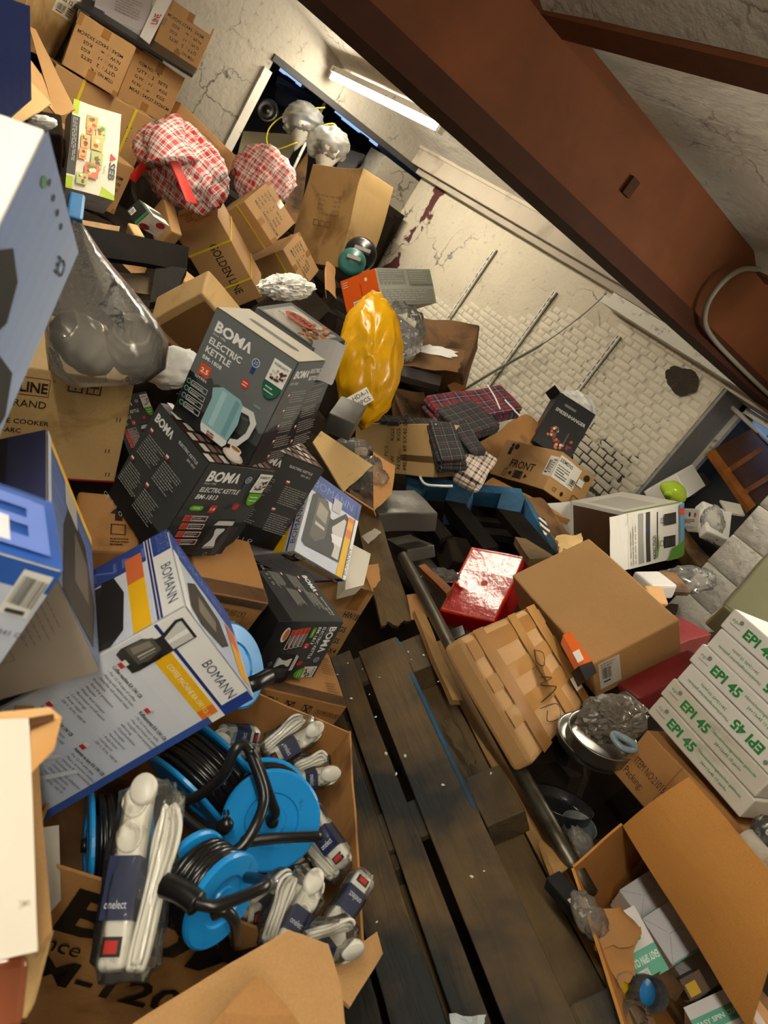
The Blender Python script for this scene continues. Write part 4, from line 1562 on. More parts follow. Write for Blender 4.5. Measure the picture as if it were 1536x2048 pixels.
# ---- other printed boxes
b = box('appliance_box', 'orange_box', 'box with an orange end and white printed side against the brick wall', 'box', M_WHITE, amp=0.004)
a = face_art(b, 'F')
a.r(0, 0, 1, 1, (222, 92, 24))
a.barcode(.24, .10, .44, .34)
a.r(.5, .35, .54, .75, (196, 60, 20))
a.e(.70, .80, .04, (240, 220, 200))
a.lines(.06, .92, .18, 3, .06, .02, (240, 220, 200))
put(a, 'orange_panel', True)
a = face_art(b, 'R')
a.r(0, 0, 1, 1, (196, 198, 184))
for (u0, v0, u1, v1) in ((.03, .55, .48, .95), (.03, .05, .95, .42), (.52, .55, .96, .95)):
    a.r(u0, v0, u1, v1, (166, 168, 156))
    a.lines(u0 + .02, v1 - .03, (u1 - u0) * .9, 5, .065, .02, (216, 216, 206))
put(a, 'text_panel')

b = box('worn_carton', 'pcs_carton', 'beige worn carton with sideways stencilled PCS and KGS beside the dark tartan cloth', 'carton', M_CARD_B, amp=0.008, freq=5)
a = face_art(b, 'F', 1)
for i, s in enumerate(('     128', '       24   PCS', 'G.W        KGS', 'N.W        KGS', 'MEAS 89.5X40.5X32 CM')):
    a.t(s, .10, .62 - .075 * i, .045, (60, 46, 28))
put(a, 'stencilled_lettering', off=.002)
strip(b, 'F', .6, .28, 1.0, .40, M_CTAPE, 'clear_tape')

b = box('appliance_carton', 'front_carton', 'brown carton lettered FRONT with a white maker label on its corner', 'carton', M_CARD, amp=0.003)
a = face_art(b, 'F')
a.t('FRONT', .27, .34, .2, (30, 24, 18), w=.44, bold=.012)
a.e(.17, .88, .028, (36, 30, 22))
a.poly([(.14, .62), (.20, .62), (.2, .82), (.14, .82)], (36, 30, 22))
a.e(.25, .86, .04, (36, 30, 22))
a.frame(.40, .08, .56, .28, .012, (36, 30, 22))
a.r(.42, .1, .54, .26, (60, 50, 36))
a.poly([(.30, .18), (.36, .24), (.36, .12)], (36, 30, 22))
a.poly([(.66, .18), (.60, .24), (.60, .12)], (36, 30, 22))
a.frame(.22, .06, .27, .26, .006, (36, 30, 22))
a.r(.86, .35, 1.0, .85, (226, 222, 212))
a.barcode(.87, .38, .93, .80, (226, 222, 212))
a.t('SIEMENS', .935, .74, .05, (30, 30, 30), w=.062, bold=.01)
a.lines(.935, .7, .06, 5, .06, .02, (60, 60, 60))
put(a, 'stencilled_lettering')
a = face_art(b, 'R')
a.r(0, .36, .62, .92, (226, 222, 212))
a.t('SIEMENS', .03, .78, .09, (30, 30, 30), w=.36, bold=.015)
a.lines(.04, .70, .35, 5, .06, .022, (60, 60, 60))
a.barcode(.42, .42, .60, .62, (226, 222, 212))
a.r(.62, .55, .78, .72, (226, 222, 212))
a.e(.80, .84, .07, (36, 28, 18), rv=.08)
a.t('CE', .16, .10, .1, (36, 30, 22))
a.e(.42, .15, .04, (36, 30, 22))
a.frame(.66, .06, .84, .30, .012, (36, 30, 22))
put(a, 'maker_label')

b = box('skewer_box', 'spiesen', 'tall black skewer box standing against the white brick wall', 'box', M_BLACKCARD, amp=0.002)
a = face_art(b, 'F')
a.r(0, 0, 1, 1, (34, 35, 35))
a.t('SPIESENHANGER', .10, .68, .062, (230, 230, 226), w=.82, bold=.01)
a.r(.24, .83, .55, .875, (120, 120, 118))
rr = random.Random(8)
for k in range(34):
    t = rr.random()
    a.e(.15 + .7 * t, .16 + .10 * math.sin(t * 7) + rr.uniform(0, .16), .035, rr.choice(((196, 70, 40), (220, 120, 60), (226, 218, 206), (150, 50, 36))), n=8)
a.r(.36, .2, .40, .44, (90, 86, 80))
a.r(.64, .2, .68, .44, (90, 86, 80))
put(a, 'printed_panel', True)
a = face_art(b, 'L')
a.r(0, 0, 1, 1, (26, 26, 26))
a.r(.35, .3, .65, .7, (120, 50, 30))
a.e(.5, .16, .25, (206, 120, 70), rv=.07)
put(a, 'printed_panel', True)
d = b['_d']
mm = MB()
mm.add(*panel_geo([(-d[0] / 2, -d[1] / 2, d[2] / 2), (-d[0] / 2, d[1] / 2, d[2] / 2), (-d[0] / 2 - .05, d[1] / 2, d[2] / 2 + .02), (-d[0] / 2 - .05, -d[1] / 2, d[2] / 2 + .02)], .0015, 4, 4, amp=.003))
mm.build('flap', M_BLACKCARD, b['o'])
# crumpled white tissue sticking out of it
def lump_geo(rx, ry, rz, seed, amp=.25, freq=2.5, nu=26, nv=16, ridge=True):
    vs, fs = [], []
    o = Vector((seed * 3.1, seed * 1.7, seed * 5.3))
    for j in range(nv + 1):
        th = PI * j / nv
        for i in range(nu):
            ph = 2 * PI * i / nu
            dd = Vector((math.sin(th) * math.cos(ph), math.sin(th) * math.sin(ph), math.cos(th)))
            q = noise.noise(dd * freq + o)
            if ridge:
                q = 0.5 - abs(noise.noise(dd * freq * 1.7 + o)) * 1.2 + q * .6
            r = 1 + amp * q
            vs.append((dd.x * rx * r, dd.y * ry * r, dd.z * rz * r))
    for j in range(nv):
        for i in range(nu):
            i2 = (i + 1) % nu
            fs.append((j * nu + i, (j + 1) * nu + i, (j + 1) * nu + i2, j * nu + i2))
    return vs, fs
M_TISSUE = simple('white_tissue_paper', (238, 236, 230), .7, var=.04, bmp=.5, bscale=30)
mm = MB()
mm.add(*lump_geo(d[0] * .46, d[1] * .42, .06, 3, .35, 3.5))
tis = mm.build('tissue_paper', M_TISSUE, M=b['M'] @ Matrix.Translation((.02, 0, d[2] / 2 + .03)))
tag(tis, 'crumpled white paper sticking out of the top of the black skewer box', 'paper')

M_RED = simple('glossy_red_lid', (186, 16, 16), .14, var=.06, bmp=.5, bscale=55, coat=.15, dirt=(150, 70, 40), dirt_amt=(.62, .8), dscale=10)
b = box('red_box', 'red_box', 'wet shiny red box with white glare, wedged among dark debris', 'box', M_RED, r=.006, amp=.006, freq=6)
a = face_art(b, 'F')
a.frame(.03, .03, .97, .97, .02, (196, 90, 40))
a.e(.52, .5, .06, (200, 120, 60), n=20)
a.e(.52, .5, .05, (184, 24, 24), n=20)
put(a, 'gold_border', True)
b = box('plain_carton', 'big_brown', 'large plain brown carton with smooth blank top, right of the red box', 'carton', M_CARD, r=.006, amp=.003, freq=4)
a = face_art(b, 'R')
a.r(.06, .18, .30, .92, (216, 210, 198))
a.barcode(.08, .3, .20, .8, (216, 210, 198))
a.lines(.08, .88, .2, 2, .06, .02, (90, 84, 76))
put(a, 'shipping_label')
M_TAPE2 = simple('shiny_brown_tape', (172, 128, 74), .16, var=.12, scale=5, bmp=.35, bscale=22)
b = box('taped_carton', 'taped', 'battered carton wrapped all over in brown tape, with pen scrawl', 'carton', M_CARD, r=.014, amp=.006, freq=5, n=18)
for i, (u0, v0, u1, v1) in enumerate(((.06, 0, .20, 1), (.34, 0, .46, 1), (.60, 0, .74, 1), (.0, .12, 1, .24), (0, .55, 1, .66), (0, .84, 1, .97))):
    strip(b, 'T', u0, v0, u1, v1, M_TAPE2 if i % 3 else M_TAPE, lift=.003 + .0005 * i, n=18)
o_, u_, v_, n_, w_, h_ = face_axes('T', b['_d'])
def scrawl(pts):
    q = [b['_w'](o_ + u_ * x * w_ + v_ * y * h_) + n_ * .008 for x, y in pts]
    return tube_geo(smooth_path(q, 6), .0012, 4)
m = MB()
for pts in (((.55, .50), (.62, .62), (.60, .45), (.70, .60), (.72, .35)), ((.75, .3), (.8, .5), (.9, .45), (.86, .3), (.8, .36)), ((.35, .62), (.42, .70), (.5, .62), (.44, .56), (.36, .62))):
    m.add(*scrawl(pts))
m.build('pen_scrawl', M_BLACKP, b['o'])
strip(b, 'T', .74, .82, .86, .94, M_WHITE, 'paper_sticker', .009)
for key, lab in (('silver_top', 'largest silver-grey metallic box under the blue pallet'), ('silver_low', 'dull silver box tucked under the largest silver one'), ('silver_bot', 'flat grey box at the bottom of the silver boxes, beside the pole'), ('hda_silver', 'small shiny silver box beside the yellow sack')):
    box('silver_box', key, lab, 'box', M_SILVER, r=.004, amp=.005, freq=8, group='silver metallic boxes')

b = box('suitcase_box', 'suitcase_box', 'white open-ended box printed with two black cases and a green plant, on its side', 'box', M_WHITE, amp=.003)
a = face_art(b, 'F', 1)
a.r(0, 0, 1, 1, (218, 214, 204))
a.r(.05, .72, .95, .82, (150, 148, 144))
a.r(.05, .60, .95, .68, (60, 58, 58))
a.e(.64, .64, .05, (50, 60, 110))
a.t('PORTABLE SPEAKERS', .08, .50, .06, (50, 48, 48), w=.42, bold=.02)
a.r(.2, .46, .92, .48, (40, 40, 40))
for v in (.28, .70):
    a.r(v - .05, .14, v + .16, .36, (44, 42, 44))
    a.frame(v, .36, v + .1, .42, .01, (60, 60, 60))
    a.lines(v - .02, .32, .14, 5, .035, .008, (96, 92, 92))
a.r(.28, 0, 1, .08, (90, 150, 190))
a.r(.78, 0, .92, .08, (200, 60, 60))
a.poly([(0, .1), (.0, .34), (.1, .26), (.22, .24), (.26, .1), (.34, 0), (.05, 0)], (90, 140, 50))
a.poly([(.1, .5), (.3, .46), (.5, .48), (.5, .5), (.3, .49), (.1, .53)], (110, 150, 60))
a.lines(.08, .95, .86, 2, .04, .02, (150, 146, 140))
put(a, 'printed_panel', True)
a = face_art(b, 'T')
a.r(0, 0, 1, 1, (206, 202, 192))
a.r(.12, .15, .7, .8, (176, 172, 164))
a.r(0, 0, 1, .06, (120, 150, 80))
put(a, 'printed_panel', True)
a = face_art(b, 'L')
a.r(.05, .06, .95, .94, (84, 58, 36))
put(a, 'open_end')
d = b['_d']
for s, (y, ang) in enumerate(((d[1] / 2, 1), (-d[1] / 2, -.2))):
    mm = MB()
    x = -d[0] / 2
    mm.add(*panel_geo([(x, y, -d[2] / 2), (x, y, d[2] / 2), (x - .11, y + .05 * ang, d[2] / 2), (x - .11, y + .05 * ang, -d[2] / 2)], .002, 5, 5, amp=.004))
    mm.build('flap', M_WHITE, b['o'])

def icons(a, u, v, s, n, c=(50, 38, 24)):
    for i in range(n):
        x = u + i * s * 1.25
        sv = s * a.w / a.h
        a.frame(x, v, x + s, v + sv, s * .09, c)
        if i % 3 == 0:
            a.poly([(x + .3 * s, v + .75 * sv), (x + .7 * s, v + .75 * sv), (x + .55 * s, v + .45 * sv), (x + .45 * s, v + .45 * sv)], c)
            a.r(x + .45 * s, v + .2 * sv, x + .55 * s, v + .5 * sv, c)
        elif i % 3 == 1:
            a.e(x + s * .5, v + sv * .5, s * .32, c, a0=0, a1=180, n=10)
            a.r(x + .47 * s, v + .15 * sv, x + .53 * s, v + .5 * sv, c)
        else:
            for k in (.3, .6):
                a.r(x + k * s, v + .2 * sv, x + (k + .1) * s, v + .75 * sv, c)
                a.r(x + (k - .08) * s, v + .6 * sv, x + (k + .18) * s, v + .68 * sv, c)
b = box('oven_carton', 'oven', 'brown carton lettered OVEN with handle slot and barcode', 'carton', M_CARD2, amp=.003)
a = face_art(b, 'F')
a.t('OVEN', .04, .72, .15, (44, 32, 20), w=.2, bold=.012)
for u in (.34, .54):
    a.frame(u, .66, u + .1, .86, .008, (50, 38, 24))
    a.poly([(u, .66), (u + .02, .66), (u + .1, .86), (u + .08, .86)], (50, 38, 24))
    a.poly([(u + .08, .66), (u + .1, .66), (u + .02, .86), (u, .86)], (50, 38, 24))
icons(a, .70, .72, .055, 4)
a.e(.12, .42, .05, (20, 16, 12), rv=.13)
a.e(.30, .42, .05, (20, 16, 12), rv=.13)
a.r(.12, .29, .30, .55, (20, 16, 12))
a.barcode(.66, .36, .93, .58)
a.r(.72, .06, .93, .16, (60, 44, 28))
put(a, 'stencilled_lettering')
strip(b, 'T', 0, .0, 1, .18, M_CTAPE, 'clear_tape')
a = face_art(b, 'T')
a.lines(.80, .86, .16, 8, .05, .012, (70, 52, 30))
a.lines(.80, .36, .16, 4, .05, .012, (70, 52, 30))
put(a, 'stencilled_lettering')
b = box('stencilled_carton', 'hw18', 'brown carton with a few black letters standing behind the lying kettle box', 'carton', M_CARD, amp=.003)
a = face_art(b, 'F')
a.t('HW18', .80, .60, .085, (44, 32, 20), w=.19, bold=.012)
a.t('KGS', .80, .42, .07, (44, 32, 20), w=.13, bold=.012)
a.t('KGS', .80, .26, .07, (44, 32, 20), w=.13, bold=.012)
a.t('46X4', .79, .12, .07, (44, 32, 20), w=.17, bold=.012)
put(a, 'stencilled_lettering')
strip(b, 'F', .78, .72, .92, 1, M_TAPE)
b = box('stencilled_carton', 'frag_carton', 'brown carton with clear tape and handling symbols under the upright black kettle box', 'carton', M_CARD2, amp=.003)
a = face_art(b, 'F')
icons(a, .30, .62, .10, 4)
a.r(.55, .3, .72, .5, (210, 200, 180))
put(a, 'handling_symbols')
strip(b, 'T', 0, 0, 1, .2, M_CTAPE, 'clear_tape')
strip(b, 'F', 0, .84, 1, 1, M_CTAPE, 'clear_tape')
b = box('cooker_carton', 'cooker', 'brown carton lettered COOKER with red base line, behind the coffee boxes', 'carton', M_CARD_B, amp=.004)
a = face_art(b, 'F')
a.t('LINE', .36, .79, .09, (44, 32, 20), w=.15, bold=.03)
a.frame(.30, .76, .52, .92, .004, (130, 70, 40))
a.t('R', .535, .90, .025, (44, 32, 20))
a.t('BRAND', .30, .655, .065, (44, 32, 20), w=.215)
a.t('RICE COOKER', .24, .50, .042, (44, 32, 20), w=.31, bold=.012)
a.t('BM-ARC', .24, .415, .042, (44, 32, 20), w=.16, bold=.012)
icons(a, .62, .84, .085, 2)
a.r(0, 0, 1, .018, (150, 30, 36))
for (u, v) in ((.93, .62), (.93, .06), (.9, .30)):
    for k in (0, .02):
        a.r(u + k, v, u + k + .006, v + .04, (60, 46, 28))
put(a, 'stencilled_lettering')

# ---- carrier-bag boxes
loc, q, d = FITS['epi1']
M0 = Quaternion(q).to_matrix().to_4x4()
M0.translation = Vector((loc[0], loc[1], loc[2] + CZ))
GRN = (48, 132, 70)
place = ('lowest of the stack', 'second from the bottom of the stack', 'third from the bottom, lettering upside down', 'fourth from the bottom of the stack', 'fifth from the bottom, lettering upside down', 'top of the stack by the pillar')
for i in range(6):
    T = Matrix.Translation((0.003 * (-1) ** i, 0.002 * (i % 3), d[2] / .97 * i))
    b = box('bag_box', 'epi%d' % i, 'white box with green lettering, ' + place[i], 'box', M_WHITE_D if i in (0, 1) else M_WHITE, dims=d, M=M0 @ T, seed=30 + i, amp=.002, group='white boxes with green lettering')
    a = face_art(b, 'F', 2 if i in (2, 4) else 0)
    a.t('epi', .05, .56, .16, (110, 150, 110), w=.065)
    a.r(.05, .40, .15, .42, (90, 90, 80))
    a.e(.125, .72, .018, (130, 130, 120))
    a.t('EPI 45', .19, .30, .42, GRN, w=.28, bold=.035)
    a.t('Hemdchentragetaschen geblockt', .50, .58, .13, GRN, w=.42)
    a.t('24+12x45 10 packs', .56, .30, .13, GRN, w=.26)
    put(a, 'green_lettering')
b = box('stencilled_carton', 'item21016', 'brown carton with an item number under the green-lettered white boxes', 'carton', M_CARD2, amp=.006, freq=5)
a = face_art(b, 'F')
for u in (.08, .42):
    a.t('ITEM NO:21016', u, .42, .15, (60, 42, 22), w=.32)
    a.t('Packing:', u - .02, .16, .14, (60, 42, 22), w=.2)
a.r(.38, 0, .385, 1, (110, 78, 40))
put(a, 'stencilled_lettering')
M_DRED = simple('dark_red_card', (112, 22, 26), .4, var=.15, bmp=.3, bscale=12)
box('red_carton', 'dark_red', 'dark red box between the large brown carton and the green-lettered boxes', 'box', M_DRED, amp=.012, freq=7)
box('white_box', 'white_vcr', 'white box with folded end tilted in the window recess', 'box', M_WHITE, amp=.003)
b = box('small_appliance_box', 'white_small', 'small white printed box beside the suitcase-print box', 'box', M_WHITE, amp=.002)
a = face_art(b, 'F')
a.e(.42, .75, .06, (60, 56, 56))
a.e(.75, .74, .06, (170, 90, 70))
a.lines(.1, .55, .7, 3, .07, .03, (150, 90, 80))
a.lines(.1, .25, .7, 2, .07, .03, (130, 130, 130))
put(a, 'printed_panel')
b = box('shaver_box', 'small_green', 'small white and black box with red oval mark, open flaps, above the black pallet', 'box', M_WHITE, amp=.001)
a = face_art(b, 'F')
a.r(0, 0, 1, 1, (210, 200, 188))
a.e(.70, .72, .2, (170, 40, 36), rv=.2)
a.e(.25, .18, .22, (130, 30, 30), rv=.18)
a.lines(.3, .5, .5, 4, .1, .03, (140, 130, 124))
put(a, 'printed_panel', True)
a = face_art(b, 'L')
a.r(0, 0, 1, 1, (26, 28, 26))
a.r(.8, 0, .95, 1, (40, 110, 60))
a.barcode(.1, .1, .4, .5)
put(a, 'printed_panel', True)
a = face_art(b, 'T')
a.r(0, 0, 1, 1, (220, 216, 206))
a.poly([(.3, .3), (1, .5), (1, .9), (.3, .7)], (44, 44, 42))
a.r(0, 0, .2, 1, (40, 60, 44))
put(a, 'printed_panel', True)
b = box('beige_carton', 'beige_open', 'beige carton with dark damp stain behind the bagged jars', 'carton', M_CARD_W, amp=.006, freq=6, r=.008)
strip(b, 'F', .12, .0, .95, .86, simple('damp_card_patch', (110, 78, 44), .6, var=.2), 'damp_patch')

# ================================================================== items
def slab_px(name, q, t, mat, label=None, cat=None, group=None, parent=None, **k):
    """Sheet or slab seen at four photo points (left-top, right-top, right-bottom, left-bottom), each with its distance; thickness t away from the viewer."""
    w = [P(*p) for p in q]
    ob = panel(name, [w[0], w[3], w[2], w[1]], t, mat, parent, **k)
    if label:
        tag(ob, label, cat, group)
    return ob

def world_mesh(name, vs, fs, mat, label=None, cat=None, group=None, parent=None, smooth=True, M=None, kind=None):
    m = MB()
    m.add(vs, fs, M=M)
    ob = m.build(name, mat, smooth=smooth) if parent is None else local_build(m, name, mat, parent, smooth)
    if label:
        tag(ob, label, cat, group, kind)
    return ob

# ---- main leaning pallet
L0, L1, R0 = P(716, 1303, 2.18), P(1008, 2048, 1.33), P(786, 1262, 2.18)
ux = (L1 - L0).normalized()
vx = ((R0 - L0) + (P(1130, 2000, 1.36) - L1)) * 0.5
nx_ = ux.cross(vx).normalized()
MP = frame(L0, ux, nx_)
pal = empty('pallet', M=MP)
tag(pal, 'grimy wooden pallet leaning in front, its deck boards running down to the lower edge', 'pallet', 'wooden pallets')
def board(parent, x0, y0, z0, x1, y1, z1, mat, name='deck_board', seed=0, amp=.004):
    vs, fs = rbox((x1 - x0, y1 - y0, z1 - z0), .003, 8)
    wf = warp_fn(amp, 5, seed)
    T = Matrix.Translation(((x0 + x1) / 2, (y0 + y1) / 2, (z0 + z1) / 2))
    m = MB()
    m.add([T @ wf(v) for v in vs], fs)
    return m.build(name, mat, parent)
for i, (a_, b_, u0) in enumerate(((0, .123, 0), (-.085, -.022, -.02), (-.20, -.10, .05), (-.31, -.215, .02))):
    board(pal, u0, a_, -.022, 1.2, b_, 0, M_WOOD, seed=i + 1)
board(pal, .005, .112, -.021, .62, .1245, .0015, M_WOOD_BL, 'blue_paint_edge', 9, .003)
for i, u in enumerate((.0, .52, 1.05)):
    board(pal, u, -.31, -.044, u + .1, .13, -.0225, M_WOOD, 'stringer_board', 11 + i)
    board(pal, u - .005, .128, -.115, u + .135, .225, -.03, M_WOOD, 'block', 21 + i, .006)
    board(pal, u - .005, -.12, -.115, u + .135, -.03, -.045, M_WOOD, 'block', 26 + i, .006)
board(pal, -.03, .215, -.135, 1.2, .268, -.112, M_WOOD_L, 'bottom_board', 31, .006)
board(pal, -.03, .12, -.14, 1.2, .212, -.117, M_WOOD2, 'bottom_board', 32, .006)
board(pal, .02, -.12, -.14, 1.2, -.03, -.117, M_WOOD2, 'bottom_board', 33, .006)
# white flecks of plaster and splinters on it
rr = random.Random(12)
m = MB()
for k in range(22):
    x, y = rr.uniform(.02, 1.1), rr.uniform(-.19, .21)
    s = rr.uniform(.002, .006)
    T = Matrix.Translation((x, y, .002 if y < .12 else -.028)) @ Matrix.Rotation(rr.uniform(0, 6), 4, 'Z')
    m.add(*lump_geo(s, s * .6, s * .4, k, .5, 2, 7, 5), M=T)
tag(m.build('plaster_flecks', M_TISSUE, pal), kind='stuff')
m = MB()
m.add(*panel_geo([(.34, .135, -.03), (.50, .15, -.026), (.49, .175, -.02), (.33, .165, -.024)], .004, 9, 5, amp=.008, freq=30, rag=.1))
m.build('torn_wood_splinter', M_WOOD2, pal)
ob = slab_px('crumpled_wrapper', [(896, 2028, 1.30), (972, 2030, 1.31), (960, 2075, 1.29), (905, 2075, 1.28)], .003, simple('blue_white_plastic', (190, 200, 205), .35, var=.1, dirt=(60, 110, 170), dirt_amt=(.5, .56), dscale=25), 'crumpled blue and white wrapper lying on the front pallet boards', 'wrapper', amp=.006, freq=40, rag=.1)

# ---- steel pole lying beside the pallet
m = MB()
m.add(*tube_geo([P(806, 1112, 2.40), P(933, 1352, 1.98), P(1103, 1655, 1.62), P(1180, 1790, 1.50)], .019, 16))
tag(m.build('steel_pole', M_PIPE, smooth=True), 'long weathered steel pole lying beside the front pallet', 'pole')
slab_px('dirty_plank', [(698, 982, 2.62), (740, 978, 2.64), (824, 1238, 2.36), (764, 1252, 2.34)], .02, M_WOOD2, 'dirty brown plank leaning beside the farthest coffee machine box', 'plank', amp=.006, rag=.05, nv=14)
slab_px('paper_scrap', [(724, 1072, 2.50), (750, 1056, 2.50), (762, 1066, 2.49), (735, 1088, 2.48)], .002, M_WHITE_D, 'torn scrap of white paper stuck on the dirty plank', 'paper', amp=.003, freq=30, rag=.2)
slab_px('split_batten', [(828, 1222, 2.20), (850, 1230, 2.20), (925, 1400, 1.96), (905, 1400, 1.96)], .02, M_WOOD_L, 'split pale batten between the pallet and the steel pole', 'batten', amp=.005, nv=14)

# ---- blue pallet further back
p2 = empty('pallet', P(960, 1040, 3.2))
tag(p2, 'blue painted pallet tilted in the middle of the heap below the tartan cloth', 'pallet', 'wooden pallets')
for q, t, mt, nm in (([(812, 950, 3.34), (1042, 978, 3.24), (1047, 993, 3.20), (816, 966, 3.30)], .09, M_WOOD_BL, 'deck_board'),
                     ([(814, 962, 3.32), (852, 968, 3.30), (842, 992, 3.22), (812, 986, 3.24)], .12, M_WOOD_BL, 'block'),
                     ([(898, 974, 3.27), (948, 980, 3.25), (934, 1008, 3.14), (890, 1000, 3.16)], .12, M_WOOD_BL, 'block'),
                     ([(1004, 984, 3.23), (1052, 992, 3.20), (1040, 1024, 3.08), (994, 1016, 3.10)], .12, M_WOOD_BL, 'block'),
                     ([(890, 1000, 3.15), (930, 1008, 3.13), (998, 1092, 2.84), (968, 1098, 2.82)], .06, M_WOOD_BK, 'stringer_board'),
                     ([(994, 1016, 3.09), (1040, 1024, 3.07), (1112, 1106, 2.80), (1078, 1116, 2.78)], .06, M_WOOD_BK, 'stringer_board'),
                     ([(812, 988, 3.23), (838, 992, 3.21), (905, 1070, 2.92), (880, 1078, 2.90)], .06, M_WOOD_BK, 'stringer_board'),
                     ([(1048, 994, 3.19), (1060, 1002, 3.19), (1120, 1100, 2.84), (1108, 1106, 2.82)], .10, M_WOOD_BL, 'edge_board'),
                     ([(940, 1050, 3.06), (1075, 1068, 3.0), (1085, 1082, 2.95), (950, 1064, 3.0)], .03, M_WOOD_BK, 'deck_board'),
                     ([(905, 1025, 3.14), (1010, 1040, 3.1), (1018, 1050, 3.06), (915, 1036, 3.1)], .03, M_WOOD_BK, 'deck_board')):
    slab_px(nm, q, t, mt, parent=p2, amp=.003)
m = MB()
m.add(*tube_geo(smooth_path([P(838, 948, 3.25), P(850, 968, 3.1), P(880, 972, 3.05), P(905, 972, 3.05)], 6), .006, 6))
tag(m.build('white_strap', M_TISSUE, smooth=True), 'white plastic strap draped over the edge of the blue pallet', 'strap')

# ---- black wet pallet, upper left
p3 = empty('pallet', P(270, 520, 2.65))
tag(p3, 'black wet pallet corner behind the bagged jars', 'pallet', 'wooden pallets')
for i, (q, mt) in enumerate(((((160, 448, 2.5), (378, 494, 2.78), (373, 541, 2.76), (160, 507, 2.48)), M_WOOD_BK),
                             (((312, 527, 2.70), (374, 536, 2.74), (345, 600, 2.60), (300, 606, 2.55)), M_WOOD_BK),
                             (((205, 538, 2.62), (310, 556, 2.72), (306, 590, 2.68), (230, 580, 2.60)), M_WOOD2),
                             (((165, 440, 2.54), (240, 452, 2.64), (238, 462, 2.62), (165, 452, 2.52)), M_WOOD_L))):
    slab_px('deck_board' if i else 'edge_board', list(q), .03, mt, parent=p3, amp=.003)
slab_px('card_scrap', [(240, 522, 2.75), (295, 532, 2.8), (290, 545, 2.8), (262, 546, 2.76)], .003, M_CARD2, 'torn piece of brown card behind the black wet pallet', 'card', amp=.004)

# ---- carton of cable reels
MC = Matrix.Identity(4)
Ac, Bc, Cc, Dc = [Vector((x, y, H(-.95))) for x, y in ((-.60, .42), (-.36, .92), (-.83, 1.15), (-1.07, .65))]
dz = Vector((0, 0, -.36))
cc = empty('cable_carton', ((-.715), .785, H(-1.31)))
tag(cc, 'open brown carton full of blue cable reels and bagged power strips', 'carton')
def wallpan(a, b, name='side_wall', top=0.0, **k):
    m = MB()
    m.add(*panel_geo([a + Vector((0, 0, top)), a + dz, b + dz, b + Vector((0, 0, top))], .005, 10, 8, amp=.006, seed=len(name) + a.x, **k))
    return local_build(m, name, M_CARD2, cc)
wallpan(Ac, Bc)
wallpan(Bc, Cc)
wallpan(Cc, Dc)
wallpan(Dc, Ac)
m = MB()
m.add(*panel_geo([Ac + dz, Dc + dz, Cc + dz, Bc + dz], .005))
local_build(m, 'base', M_CARD_D, cc)
# lettering on the near wall
ab = (Bc - Ac)
nrm = Vector((ab.y, -ab.x, 0)).normalized()
art = Art(ab.length, .36)
boma(art, .16, .70, .26, .72, (34, 26, 18))
art.t('Since 1996', .12, .56, .10, (34, 26, 18), w=.30)
art.t('BM-1200', .08, .36, .17, (34, 26, 18), w=.60, bold=.02)
m = MB()
for i, (pts, fs, c) in enumerate(art.items):
    m.add([Ac + dz + ab.normalized() * x + Vector((0, 0, y)) + nrm * .009 for x, y in pts], fs, c)
local_build(m, 'printed_lettering', M_INK, cc)
for i, (q, mt) in enumerate((([(205, 2090, .80), (578, 1860, .98), (655, 1888, 1.0), (695, 2090, .90)], M_CARD), ([(385, 2090, .76), (510, 1958, .82), (530, 1962, .82), (625, 2090, .80)], M_CARD2),
                             ([(640, 1952, 1.10), (752, 1866, 1.22), (764, 1908, 1.20), (700, 2012, 1.08)], M_CARD))):
    slab_px('flap', q, .006, mt, parent=cc, amp=.005, bend=.01, rag=.02)

# ---- cable reels
M_DRUM = simple('dark_drum', (26, 40, 50), .5)
def reel(center, axis, label, R=.095, wdt=.085, upref=None):
    Mx = frame(center, Vector(axis).orthogonal() if upref is None else upref, axis)
    root = empty('cable_reel', M=Mx)
    tag(root, label, 'cable reel', 'blue cable reels in the carton')
    for zz, nm in ((0, 'flange'), (-wdt, 'flange')):
        m = MB()
        m.add(*lathe_geo([(.0, zz + .004), (R * .28, zz + .004), (R * .30, zz + .001), (R * .52, zz + .001), (R * .55, zz + .005), (R * .95, zz + .005), (R, zz + .002), (R, zz - .003), (R * .95, zz - .004), (0, zz - .004)], 40))
        m.build(nm, M_BLUEP, root, smooth=False)
    m = MB()
    m.add(*lathe_geo([(R * .5, -.004), (R * .5, -wdt + .004)], 20))
    m.build('drum', M_DRUM, root, smooth=True)
    m = MB()
    rr = random.Random(int(center.x * 1000))
    pts = []
    turns, per = 11, 28
    for k in range(turns * per + 1):
        a = 2 * PI * k / per
        z = -.010 - (wdt - .02) * (k / (turns * per))
        r2 = R * .84 + .003 * math.sin(k * .37)
        pts.append((r2 * math.cos(a), r2 * math.sin(a), z))
    m.add(*tube_geo(pts, .0046, 6))
    for j in range(8):
        z = -.012 - (wdt - .024) * rr.random()
        r2 = R * rr.uniform(.86, .91)
        tl = rr.uniform(-.006, .006)
        m.add(*tube_geo([(r2 * math.cos(2 * PI * k / 28), r2 * math.sin(2 * PI * k / 28), z + tl * math.sin(2 * PI * k / 28 + j)) for k in range(28)], .0046, 6, True))
    m.build('cable_coil', M_CABLE, root, smooth=True)
    m = MB()
    m.add(*lathe_geo([(0, .012), (R * .12, .012), (R * .13, .002)], 16))
    m.build('hub', M_BLACKP, root, smooth=True)
    return root
def bent(root, pts, r=.0085, name='tube_frame', mat=None):
    m = MB()
    m.add(*tube_geo(smooth_path([P(*p) for p in pts], 7), r, 10))
    return local_build(m, name, mat or M_BLACKP, root, True)
